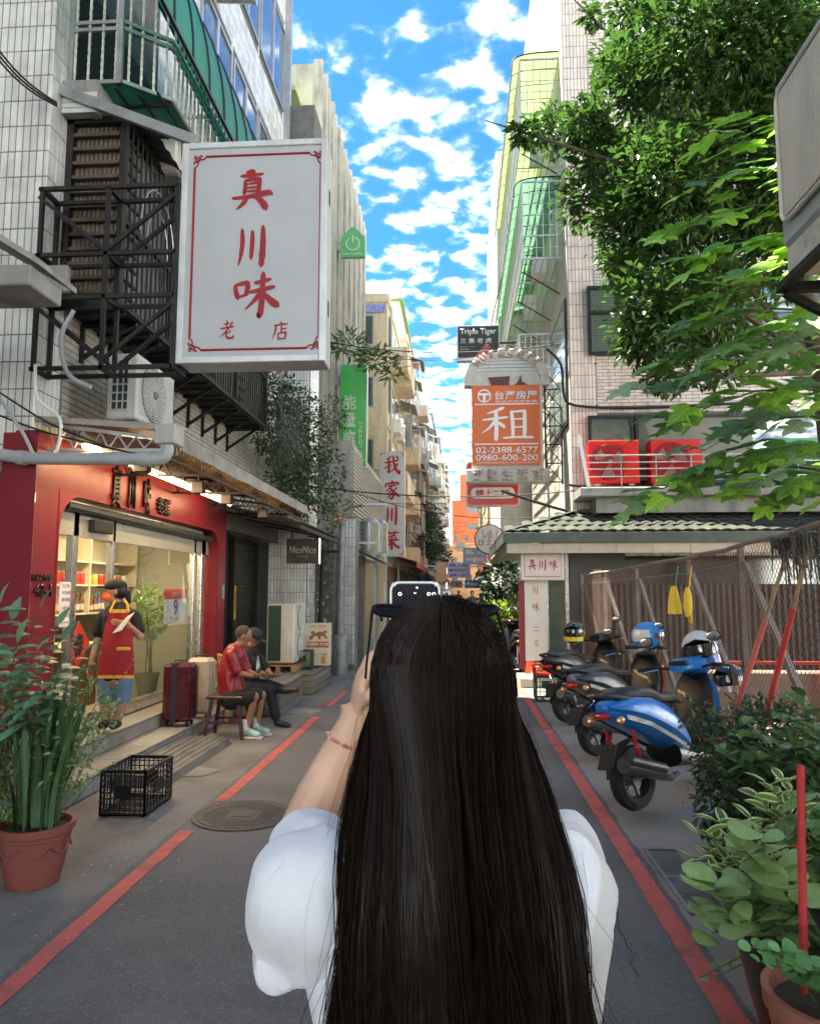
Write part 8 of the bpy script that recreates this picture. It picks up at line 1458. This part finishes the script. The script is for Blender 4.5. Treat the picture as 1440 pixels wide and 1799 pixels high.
for pts in (((572, 1512), (552, 1545), (540, 1590), (534, 1640), (534, 1690), (540, 1740)), ((500, 1508), (478, 1540), (462, 1590), (452, 1650)), ((1022, 1500), (1032, 1560), (1030, 1640), (1024, 1720)), ((470, 1728), (500, 1742), (528, 1738))):
    Q_ = []
    for (xa, ya), (xb, yb_) in zip(pts, pts[1:]):
        for k in range(6):
            d = (at(xa + (xb - xa) * k / 6, ya + (yb_ - ya) * k / 6, Y=1) - V((0, 0, CAMH))).normalized(); h_ = tr.ray_cast(V((0, 0, CAMH)), d)
            if h_[0] is not None: Q_.append(h_[0] - d * .0004)
    if len(Q_) > 3: b = MB(); b.tube(Q_, .0013, 5); b.build('seam', shirt, SHI)
b = MB(); limb(b, [(hx + .01, 1.05, .95), (hx + .01, 1.05, .84)], [.15, .155]); [limb(b, [(hx + .01 + s_ * .085, 1.05, .84), (hx + s_ * .095, 1.06, .48), (hx + s_ * .10, 1.04, .14)], [.10, .08, .075]) for s_ in (-1, 1)]; fuse(b, 'trousers', mat('blue_denim', (.06, .09, .16), .8, var=.2, bump=.2), PW, .009, 4)
b = MB(); [limb(b, [(hx + s_ * .10, 1.02, .045), (hx + s_ * .11, 1.17, .035)], [.045, .036]) for s_ in (-1, 1)]; fuse(b, 'shoes', white_paint, PW, .006, 3)
# hair: a dark inner mass under several thousand tapering strands
hairm = mat('black_hair', (.0120, .0062, .0042), .42, var=.3, scale=60, spec=.16, rv=.8)
rg = random.Random(77)
def tab(T_, z):
    for (a, va), (b_, vb) in zip(T_, T_[1:]):
        if z >= b_: return va + (vb - va) * max(0, (a - z) / (a - b_))
    return T_[-1][1]
W_ = lambda z: tab(((1.62, .03), (1.57, .098), (1.50, .112), (1.465, .120), (1.40, .131), (1.30, .139), (1.17, .146), (1.05, .152)), z)
cxz = lambda z: tab(((1.5, hx), (1.40, -.014), (1.28, -.006), (1.17, -.001), (1.05, .006)), z)
yb = lambda z: tab(((1.55, .962), (1.45, .955), (1.36, .925), (1.28, .897), (1.15, .893), (1.0, .90)), z)
curl = lambda z: tab(((1.5, .090), (1.40, .075), (1.32, .022), (1.2, .010)), z)
def env(u, z, lay): return V((cxz(z) + W_(z) * (1 - .10 * lay) * u, yb(z) + .012 * lay + curl(z) * abs(u) ** 2.4, z))
b = MB(); rr = []
for k in range(24):
    z = 1.50 - k * .03; back = [env(u, z, .55) + V((0, .010, 0)) for u in [-.9 + 1.8 * i / 16 for i in range(17)]]; fr = [q + V((0, .030, 0)) for q in back[::-1]]; rr.append(back + fr)
b.rings(rr); b.ell((hx, hy, hz + .018), (.084, .102, .103), 24, 16); fuse(b, 'hair_mass', mat('hair_under', (.004, .003, .0028), .9, spec=.05), PW, .008, 4)
H = MB(); ctr = V((hx, hy, hz + .02)); RX, RY, RZ = .0935, .1070, .1080
clump = [(rg.uniform(-1, 1), rg.gauss(0, 1), rg.gauss(0, 1), rg.uniform(0, 6)) for _ in range(110)]
for i in range(8200):
    u = rg.uniform(-1, 1) * 1.03; lay = rg.random() ** 1.7; c_ = min(clump, key=lambda q: abs(q[0] - u)); ph = u * R(118); pts = []
    s0 = V((.0015 * (1 if u > 0 else -1) / RX, rg.uniform(-.06, .085) / RY, 0)); s0.z = sqrt(max(.05, 1 - s0.x ** 2 - s0.y ** 2)); e0 = V((sin(ph), -cos(ph), -.10 if abs(u) < .8 else -.25)).normalized(); t0 = rg.random() ** 2 * .75 if i % 2 else 0
    for j in range(6):
        t = t0 + (1 - t0) * j / 5; q = s0.lerp(e0, t).normalized(); lift = 1.0 + (.030 * min(1, 2.5 * t) + .008) * (1 - lay) * (t > t0 + .05) + .005 * c_[1] * sin(pi * t); wx = 1 + .20 * max(0, t - .45) ** 1.5 * abs(u); pts.append(ctr + V((q.x * RX * wx, q.y * RY, q.z * RZ)) * lift)
    zs = 1.47 - .02 * lay; L_ = rg.uniform(.50, .66); n = 10; fz = rg.random() < .12; jy = rg.gauss(0, .0022); amp = .0025 + .0060 * abs(c_[1]); off = c_[1] * .0065; off2 = rg.gauss(0, .0028)
    for j in range(n):
        t = j / (n - 1); z = zs - L_ * t; q = env(max(-1.06, min(1.06, u)), z, lay if not fz else -.25 * t)
        q.x += off * t * 1.6 + sin(z * 15 + c_[3]) * amp * (.3 + t * 1.5) + off2 * t * (3.2 if fz else 1.3) + sin(z * 34 + i) * .0011 * t + sin(z * 22 + c_[3] * 3) * .0075 * max(0, t - .35); q.y -= .007 * c_[2] * t * sin(z * 9 + c_[3]) + jy; pts.append(q)
    pts[6] = pts[4].lerp(pts[8], .5).lerp(pts[6], .35); pts[5] = pts[5].lerp(pts[4].lerp(pts[6], .5), .5); pts[7] = pts[7].lerp(pts[6].lerp(pts[8], .5), .5); r0 = rg.uniform(.00036, .0007); K_ = len(pts); H.r = rg.random(); H.tube(pts, [r0 * (1 if k < K_ - 3 else (K_ - k) / 3.2) for k in range(K_)], 3, cap=False, up=(1, 0, 0))
for i in range(230):
    u = rg.choice((-1, 1)) * rg.uniform(.85, 1.03) if i % 3 else rg.uniform(-1, 1); z = rg.uniform(1.05, 1.5); top = i % 9 == 0; p = ctr + V((rg.uniform(-.06, .06), rg.uniform(-.06, .02), .104)) if top else env(u, z, -.1); d = V((rg.gauss(0, 1), 0, .35)) if top else V((u * .28 + rg.gauss(0, .14), -.05, -1)); L_ = .03 if top else rg.uniform(.08, .22); g = V((-u * rg.uniform(-.2, .6) + rg.gauss(0, .25), .02, -.4)) * L_; pts = [p + d.normalized() * L_ * t + g * t * t for t in (0, .15, .3, .45, .6, .8, 1)]; H.r = rg.random(); H.tube(pts, [.00026] * 6 + [.0001], 3, cap=False, up=(1, 0, 0))
H.build('hair', hairm, PW, kind='stuff', smooth=80)
# sunglasses on her head, phone, bracelet
SG = thing('sunglasses', 'black sunglasses pushed up on top of her head', 'sunglasses', (hx, 1.13, 1.625)); gb = mat('glossy_frame', (.005, .005, .005), .45, var=0, spec=.15)
xL, xR = at(652, 1078, Y=1.12).x, at(874, 1070, Y=1.12).x; zc = at(765, 1072, Y=1.12).z; xm = (xL + xR) / 2
for s_, x0, x1 in ((-1, xL, xm - .01), (1, xm + .01, xR)):
    c = V(((x0 + x1) / 2, 1.145, zc - .002)); hw = (x1 - x0) / 2; M_ = Euler((R(-72), 0, 0)).to_matrix(); ring = [c + M_ @ V((hw * (abs(cos(a)) ** .7) * (1 if cos(a) > 0 else -1), 0, .024 * (abs(sin(a)) ** .75) * (1 if sin(a) > 0 else -1))) + V((0, 0, .004 * cos(a) ** 2)) for a in (2 * pi * i / 24 for i in range(25))]
    b = MB(); b.tube(ring, .0033, 6, cap=False); r_ = b.build('rim', gb, SG); b = MB(); b.add([c] + ring[:-1], [(0, 1 + i, 1 + (i + 1) % 24) for i in range(24)]); b.build('lens', mat('dark_lens', (.005, .004, .004), .6, var=0, spec=.03), SG)
b = MB(); b.tube([(xm - .012, 1.14, zc + .001), (xm, 1.138, zc + .004), (xm + .012, 1.14, zc + .001)], .0035, 6); b.build('bridge', gb, SG)
for x0, pe in ((xL, at(644, 1165, Y=1.06)), (xR, at(906, 1195, Y=1.05))): b = MB(); s_ = V((x0, 1.14, zc)); b.tube([s_, s_ + V((0, -.012, -.006)), s_.lerp(pe, .5), pe, pe + V((0, -.012, -.02))], [.004, .004, .0028, .0026, .003], 6, sx=.6); b.build('temple', gb, SG); b = MB(); b.tube([V((x0 - (.012 if x0 > xm else -.012), 1.13, zc - .006)), V((x0 - (.016 if x0 > xm else -.016), 1.118, zc - .016))], .002, 5); b.build('nose_pad', gb, SG)
PH = thing('phone', 'phone in a clear case held upright just above her head', 'phone', (-.05, 1.30, 1.56)); p0, p1 = at(685, 1022, Y=1.30), at(773, 1022, Y=1.30); px0, px1, pz1 = p0.x, p1.x, p0.z; pcx = (px0 + px1) / 2; hw = (px1 - px0) / 2; Hh = .172
b = MB(); b.prism(rrect(hw * 2, Hh, .016, 8), (pcx, 1.312, pz1 - Hh / 2), (1, 0, 0), (0, 0, 1), .012); b.build('case', mat('clear_case', (.25, .26, .27), .2, var=0), PH, smooth=50)
b = MB(); b.tube([V((pcx + x, 1.300, pz1 - Hh / 2 + z)) for x, z in rrect(hw * 2 - .003, Hh - .003, .015, 8) + [rrect(hw * 2 - .003, Hh - .003, .015, 8)[0]]], .0022, 6); [b.ell((pcx + s_ * (hw - .008), 1.301, pz1 - .006), (.007, .003, .005), 8, 5) for s_ in (-1, 1)]; b.build('bumper', mat('case_edge', (.60, .63, .65), .1, coat=1, var=0), PH)
b = MB(); b.prism(rrect(hw * 2 - .008, Hh - .008, .012, 8), (pcx, 1.2995, pz1 - Hh / 2), (1, 0, 0), (0, 0, 1), .001); scr = b.build('screen', mat('phone_screen', (.008, .008, .014), .2, var=0, spec=.05), PH, smooth=0)
ic = mat('screen_icon', (.4, .4, .4), .5, emit=(.8, .8, .85), estr=.35, var=0)
for ix, rr_ in ((-.6, .0026), (.55, .0026), (.75, .0026), (.08, .0012)): b = MB(); b.tube([V((pcx + ix * hw + rr_ * cos(a), 1.2978, pz1 - .0215 + (.011 if rr_ < .002 else 0) + rr_ * sin(a))) for a in (2 * pi * i / 12 for i in range(13))], .0004, 4); b.build('screen_icon', ic, PH)
b = MB(); b.tube([V((pcx - .002, 1.2978, pz1 - .019)), V((pcx, 1.2978, pz1 - .021)), V((pcx + .002, 1.2978, pz1 - .019))], .0004, 4); b.build('screen_icon', ic, PH)
BR = thing('bracelet', 'pink beaded bracelet with a blue bead on her left wrist', 'bracelet', tuple(at(592, 1300, Y=1.3))); ax = (wL - eL).normalized(); c = eL.lerp(wL, .80); u_ = ax.cross(V((0, 1, 0))).normalized(); w2 = ax.cross(u_); rgb_ = random.Random(1)
for i in range(34): a = 2 * pi * i / 34; b = MB(); b.ell(c + (u_ * cos(a) + w2 * sin(a)) * .0335 + ax * -.008 * sin(a), .0034 if i % 9 else .0042, 8, 5); b.build('bead', mat('blue_bead', (.10, .30, .42), .2, coat=1) if i in (17, 18) else (mat('pink_bead', (.70, .22, .20), .2, coat=1) if i % 4 else mat('pale_bead', (.75, .5, .48), .2, coat=1)), BR)
# ---- restaurant worker on the steps
def J(x, y, Y_): return at(x, y, Y=Y_)
Yw = 7.12; PA = thing('person', 'worker in red apron, black cap and orange mask standing in the restaurant doorway', 'person', (-3.35, Yw, .32)); sk2 = skin_mat('tan_skin', (.36, .20, .125)); hc = J(203, 1040, Yw); f_ = V((-.85, -.35, 0)).normalized(); b = MB(); _, _, HM = head(b, hc, f_, .098)
def Q(px, py, dy=0): return at(px, py, Y=Yw + dy)
limb(b, [hc - V((0, 0, .06)), Q(208, 1070)], [.045, .05]); limb(b, [Q(208, 1085), Q(206, 1130), Q(205, 1185)], [.13, .125, .14]); limb(b, [Q(183, 1085), Q(234, 1083)], [.055, .055])
limb(b, [Q(180, 1088), Q(172, 1125), Q(160, 1168, -.05)], [.048, .040, .028]); limb(b, [Q(236, 1088), Q(246, 1118, -.04), Q(222, 1096, -.16)], [.048, .042, .028]); hand(b, Q(160, 1168, -.05), (-.1, 0, -1), (1, -.3, 0), 1, .35, 1); hand(b, Q(222, 1096, -.16), (-.9, -.3, .1), (0, 1, .4), 1, .4, 1)
for sg, xk, xf in ((-1, 185, 186), (1, 216, 206)): limb(b, [Q(205 + sg * 12, 1185), Q(xk, 1232), Q(xf, 1268)], [.09, .058, .042]); limb(b, [Q(xf, 1270), Q(xf - 6, 1274, -.12)], [.04, .035])
fuse(b, 'body', sk2, PA, .007, 3)
b = MB(); limb(b, [Q(208, 1082), Q(206, 1130), Q(205, 1180)], [.145, .14, .15]); limb(b, [Q(183, 1084), Q(234, 1082)], [.068, .068]); limb(b, [Q(181, 1088), Q(174, 1112)], [.068, .062]); limb(b, [Q(236, 1086), Q(244, 1108, -.02)], [.068, .062]); fuse(b, 'shirt', mat('black_tshirt', (.0055, .0055, .0065), .85), PA, .009, 3, .004, 12)
b = MB(); [limb(b, [Q(205 + sg * 12, 1185), Q(xk, 1225)], [.105, .085]) for sg, xk in ((-1, 186), (1, 215))]; fuse(b, 'jeans', mat('faded_denim', (.12, .19, .30), .8, var=.3), PA, .009, 3)
apr = mat('red_apron', (.28, .008, .014), .8, var=.06); yl = mat('yellow_trim', (.65, .33, .03), .7); b = MB(); rows = [(1075, 192, 226), (1100, 184, 232), (1125, 180, 233), (1160, 173, 236), (1192, 172, 236)]; yy = lambda u: -.165 - .03 * cos(u * pi / 2)
rr = [[Q(xa + (xb - xa) * i / 10, y, -.13 - .05 * cos((i / 5 - 1) * pi / 2) - .03 * (y > 1120) - .006 * sin(i * 2.1 + y)) for i in range(11)] for y, xa, xb in rows]; b.rings(rr, closed=False); ap = b.build('apron', apr, PA, smooth=80); b = MB(); b.rings([[q + V((0, -.006, 0)) for q in rr[-1]], [q + V((0, -.006, .030)) for q in rr[-1]]], closed=False); b.rings([[q + V((0, -.006, -.01)) for q in rr[0]], [q + V((0, -.006, .025)) for q in rr[0]]], closed=False); b.tube([Q(193, 1075, -.15), Q(199, 1062, -.12), Q(202, 1056, -.05)], .012, 6); b.tube([Q(226, 1075, -.15), Q(223, 1060, -.12), Q(218, 1054, -.05)], .012, 6); q = Q(217, 1140, -.20); b.box(q.x - .06, q.x + .07, q.y - .02, q.y, q.z - .015, q.z + .015, .004); b.build('apron_trim', yl, ap); text('真川味', ap, yl, Q(206, 1092, -.195), (1, 0, 0), (0, 0, 1), .12, .035, .001)
b = MB(); b.ell(hc + V((0, 0, .058)), (.092, .108, .072), 16, 10, HM); b.ell(hc + f_ * .13 + V((0, 0, .05)), (.058, .062, .011), 12, 6, HM); fuse(b, 'cap', mat('black_cap', (.004, .004, .005), .8), PA, .006, 2); b = MB(); b.ell(hc - f_ * .025 + V((0, 0, .015)), (.086, .085, .095), 14, 8, HM); limb(b, [hc - f_ * .11, hc - f_ * .13 - V((0, 0, .10))], [.035, .02]); fuse(b, 'hair', mat('dark_hair', (.005, .0035, .003), .5), PA, .006, 2)
b = MB(); b.ell(hc + f_ * .062 - V((0, 0, .045)), (.062, .062, .052), 14, 8); b.build('face_mask', mat('orange_mask', (.75, .13, .02), .7), PA); b = MB(); q = Q(214, 1098, -.21); b.add([q + V((-.09, 0, -.08)), q + V((.01, -.02, -.05)), q + V((.12, 0, .12)), q + V((.04, .02, .08))], [(0, 1, 2, 3)]); tag(b.build('menu_sheet', papm, smooth=0), 'pinkish paper menu held by the worker at her chest', 'paper'); b = MB(); [limb(b, [Q(xf, 1271, 0), Q(xf - 7, 1275, -.14)], [.045, .042]) for xf in (186, 206)]; fuse(b, 'shoes', black_rubber, PA, .007, 2)
# ---- two seated men
def shoe(b, a, c): limb(b, [a, c], [.045, .038])
def person_seated(label, Yb, hp, f_, sh, hipp, knees, feet, elbow, wrist, skinm, top, bottom, cuts, extra=0, hm=None):
    q = lambda t: at(t[0], t[1], Y=Yb + (t[2] if len(t) > 2 else 0)); t = thing('person', label, 'person', (q(hipp).x, Yb, 0)); hc = q(hp); b = MB(); t['fm'] = 0; t_m = head(b, hc, f_, .095); nk = q(sh); hip = q(hipp)
    limb(b, [hc - V((.02, 0, .07)), nk], [.05, .055]); mid = nk.lerp(hip, .5) + V((-.05, 0, 0)); limb(b, [nk - V((0, 0, .07)), mid, hip], [.115, .125, .13]); sA, sB = nk + V((.0, -.16, -.06)), nk + V((.0, .16, -.06)); limb(b, [sA, sB], [.055, .055])
    arms = [(sA, q(elbow), q(wrist)), (sB, q(elbow) + V((.05, .2, 0)), q(wrist) + V((.03, .08, .0)))]
    for s0, e, w in arms: limb(b, [s0, e, w], [.046, .040, .027]); hand(b, w, (1, .1, .1), (0, .3, 1), .95, .7, 1)
    legs = [([hip + V((0, k, -.02)), q(kn), q(ft)]) for k, kn, ft in zip((-.09, .09), knees, feet)]
    for l in legs: limb(b, l, [.082, .056, .036]); limb(b, [l[2], l[2] + V((.14, -.02, -.03))], [.035, .028])
    fuse(b, 'body', skinm, t, .008, 3); b = MB(); limb(b, [nk - V((0, 0, .06)), mid, hip + V((0, 0, .02))], [.13, .145, .15]); limb(b, [sA, sB], [.07, .07]); [limb(b, [s0, s0.lerp(e, .85)], [.068, .062]) for s0, e, w in arms]; fuse(b, 'shirt', top, t, .010, 3, .006, 12)
    b = MB(); limb(b, [hip + V((0, -.07, -.03)), hip + V((0, .07, -.03))], [.13, .13]); [limb(b, [l[0], l[0].lerp(l[1], min(1, cuts))] + ([l[1].lerp(l[2], cuts - 1)] if cuts > 1 else []), [.10, .085] + ([.06] if cuts > 1 else [])) for l in legs]; fuse(b, 'trousers' if cuts > 1 else 'shorts', bottom, t, .010, 3, .003, 14)
    del t['fm']; return t, hc, legs, t_m
rj = mat('red_satin_shirt', (.20, .004, .012), .4, var=.15); P1, hc1, lg1, hm1 = person_seated('grey-cropped man in shiny red shirt and shorts sitting on the dark stool', 8.55, (427, 1118), (.8, .25, -.45), (413, 1140), (408, 1222), ((447, 1225, -.1), (460, 1222, .12)), ((433, 1283, -.1), (450, 1278, .12)), (418, 1182, -.15), (442, 1188, -.12), skin_mat('brown_skin', (.26, .125, .075)), rj, mat('black_shorts', (.006, .006, .007), .8), .85)
sg_ = mat('cropped_grey_hair', (.045, .037, .032), .9, var=.4, scale=80); b = MB(); f1 = hm1[2] @ V((0, 1, 0)); b.ell(hc1 - f1 * .022 + hm1[1] * .032, (.081, .090, .090), 16, 10, hm1[2]); fuse(b, 'hair', sg_, P1, .006, 2)
b = MB(); [b.rod(l[2] + V((0, 0, .0)), l[2] + V((-.01, 0, .12)), .045, .045, 12) for l in lg1]; b.build('socks', mat('white_socks', (.6, .6, .62), .9), P1); b = MB(); [shoe(b, l[2] + V((0, 0, -.01)), l[2] + V((.14, -.03, -.045))) for l in lg1]; fuse(b, 'shoes', mat('mint_sneaker', (.30, .52, .46), .6, var=.35, scale=14), P1, .006, 2); b = MB(); [b.box(l[2].x - .05, l[2].x + .19, l[2].y - .06, l[2].y + .03, l[2].z - .095, l[2].z - .065, .01) for l in lg1]; b.build('shoe_soles', mat('pink_sole', (.60, .45, .42), .6), P1)
P2, hc2, lg2, hm2 = person_seated('man in dark cap and black shirt with crossed legs on the bamboo chair', 9.25, (446, 1120), (.7, -.1, -.55), (438, 1142), (436, 1205), ((474, 1212, -.05), (470, 1205, .1)), ((486, 1268, -.05), (500, 1212, -.1)), (455, 1180, -.12), (470, 1190, -.1), skin_mat('brown_skin', (.26, .125, .075)), mat('black_tshirt', (.0055, .0055, .0065), .85), mat('navy_trousers', (.008, .010, .018), .8), 1.85)
b = MB(); f2 = hm2[2] @ V((0, 1, 0)); b.ell(hc2 - f2 * .008 + hm2[1] * .045, (.088, .102, .078), 16, 10, hm2[2]); b.ell(hc2 + f2 * .125 + hm2[1] * .045, (.062, .06, .011), 12, 6, hm2[2]); fuse(b, 'cap', mat('charcoal_cap', (.014, .015, .019), .8), P2, .006, 2); b = MB(); [shoe(b, l[2] + V((0, 0, -.01)), l[2] + V((.15, -.02, -.04 if i == 0 else .0))) for i, l in enumerate(lg2)]; fuse(b, 'shoes', mat('dark_shoe', (.010, .011, .014), .5), P2, .006, 2)
q = at(476, 1186, Y=9.1); b = MB(); b.box(q.x - .07, q.x + .08, q.y - .03, q.y + .04, q.z, q.z + .01, .004, ); tag(b.build('phone', black_plastic), 'black phone in the hands of the man in the cap', 'phone'); q = at(452, 1180, Y=8.4); b = MB(); b.lathe([(.030, 0), (.030, .11), (.012, .15), (.012, .18)], q, 14); tag(b.build('bottle', glass('clear_bottle', (.8, .85, .85), .15)), 'clear water bottle in the red-shirted man\'s hand', 'bottle')
# stool, suitcases
t = thing('stool', 'dark reddish wooden stool under the man in the red shirt', 'stool', (-2.65, 8.55, 0)); wd = mat('dark_red_wood', (.055, .014, .014), .35, var=.2, coat=.3); b = MB(); b.box(-2.86, -2.44, 8.36, 8.76, .44, .475, .01); b.build('seat', wd, t)
for x, y in ((-1, -1), (1, -1), (-1, 1), (1, 1)): b = MB(); b.bar((-2.65 + x * .15, 8.56 + y * .14, .44), (-2.65 + x * .22, 8.56 + y * .20, 0), .035, up=(0, 1, 0)); b.build('leg', wd, t)
b = MB(); [b.bar((-2.65 - .19, 8.56 + s_ * .17, .18), (-2.65 + .19, 8.56 + s_ * .17, .18), .025) for s_ in (-1, 1)]; b.build('stretcher', wd, t)
def suitcase(label, x0, x1, y0, y1, z0, z1, m, strap=None):
    t = thing('suitcase', label, 'suitcase', ((x0 + x1) / 2, (y0 + y1) / 2, z0), 'suitcases on the steps'); b = MB(); b.box(x0, x1, y0, y1, z0 + .05, z1, .04); b.build('shell', m, t); b = MB(); n = 7
    for i in range(n): x = x0 + (x1 - x0) * (i + .5) / n; b.box(x - .008, x + .008, y0 - .006, y0 - .0005, z0 + .10, z1 - .05, .003)
    for i in range(5): y = y0 + (y1 - y0) * (i + .5) / 5; b.box(x1 + .0005, x1 + .006, y - .008, y + .008, z0 + .10, z1 - .05, .003)
    b.build('ridge', m, t); b = MB(); b.tube([((x0 + x1) / 2 - .07, (y0 + y1) / 2, z1), ((x0 + x1) / 2 - .06, (y0 + y1) / 2, z1 + .03), ((x0 + x1) / 2 + .06, (y0 + y1) / 2, z1 + .03), ((x0 + x1) / 2 + .07, (y0 + y1) / 2, z1)], .01, 6); b.build('handle', black_plastic, t)
    for x in (x0 + .05, x1 - .05):
        for y in (y0 + .05, y1 - .05): b = MB(); b.rod((x - .012, y, z0 + .028), (x + .012, y, z0 + .028), .027, n=12); b.build('wheel', black_rubber, t)
    if strap: b = MB(); xs = x0 + (x1 - x0) * .42; b.box(xs - .03, xs + .03, y0 - .009, y1 + .009, z0 + .045, z1 + .006, .002); b.build('strap', strap, t)
    return t
bur = mat('burgundy_shell', (.065, .004, .013), .25, coat=.5, var=.05); suitcase('burgundy hard suitcase with a navy strap on the lower step', -3.31, -2.98, 8.22, 8.46, .155, .85, bur, mat('navy_strap', (.012, .015, .035), .7)); suitcase('scuffed beige suitcase half behind the burgundy one', -3.24, -2.94, 8.75, 8.97, .155, .86, mat('beige_shell', (.42, .36, .30), .4, var=.15, dirt=.4, dscale=8))
# distant walkers
for x, y, h, c1, c2, lab in ((.55, 30, 1.68, (.04, .04, .05), (.05, .05, .09), 'dark-haired walker far down the lane right of the phone'), (-.6, 38, 1.6, (.5, .45, .4), (.06, .06, .08), 'walker in a pale top far down the lane'), (.0, 46, 1.7, (.4, .08, .05), (.05, .05, .06), 'far walker in a reddish top near the lane end')):
    t = thing('person', lab, 'person', (x, y, 0)); b = MB(); head(b, (x, y, h - .11), (0, -1, 0)); limb(b, [(x, y, h - .2), (x, y, h - .45), (x, y, h * .52)], [.05, .12, .13]); [(limb(b, [(x + s_ * .19, y, h - .33), (x + s_ * .23, y, h - .6), (x + s_ * .2, y - .05, h - .85)], [.045, .04, .03]), limb(b, [(x + s_ * .09, y, h * .5), (x + s_ * .1, y - s_ * .1, h * .27), (x + s_ * .1, y + s_ * .12, .06)], [.085, .055, .04])) for s_ in (-1, 1)]; fuse(b, 'body', sk2, t, .018, 2)
    b = MB(); limb(b, [(x, y, h - .33), (x, y, h * .53)], [.15, .15]); limb(b, [(x - .19, y, h - .33), (x + .19, y, h - .33)], [.07, .07]); fuse(b, 'top', mat('walker_top_%d' % y, c1, .8), t, .02, 2); b = MB(); [limb(b, [(x + s_ * .09, y, h * .5), (x + s_ * .1, y - s_ * .1, h * .27), (x + s_ * .1, y + s_ * .12, .1)], [.11, .08, .07]) for s_ in (-1, 1)]; fuse(b, 'trousers', mat('walker_legs_%d' % y, c2, .8), t, .02, 2); b = MB(); b.ell((x, y + .02, h - .06), (.09, .1, .08), 10, 6); b.build('hair', MATS['dark_hair'], t)
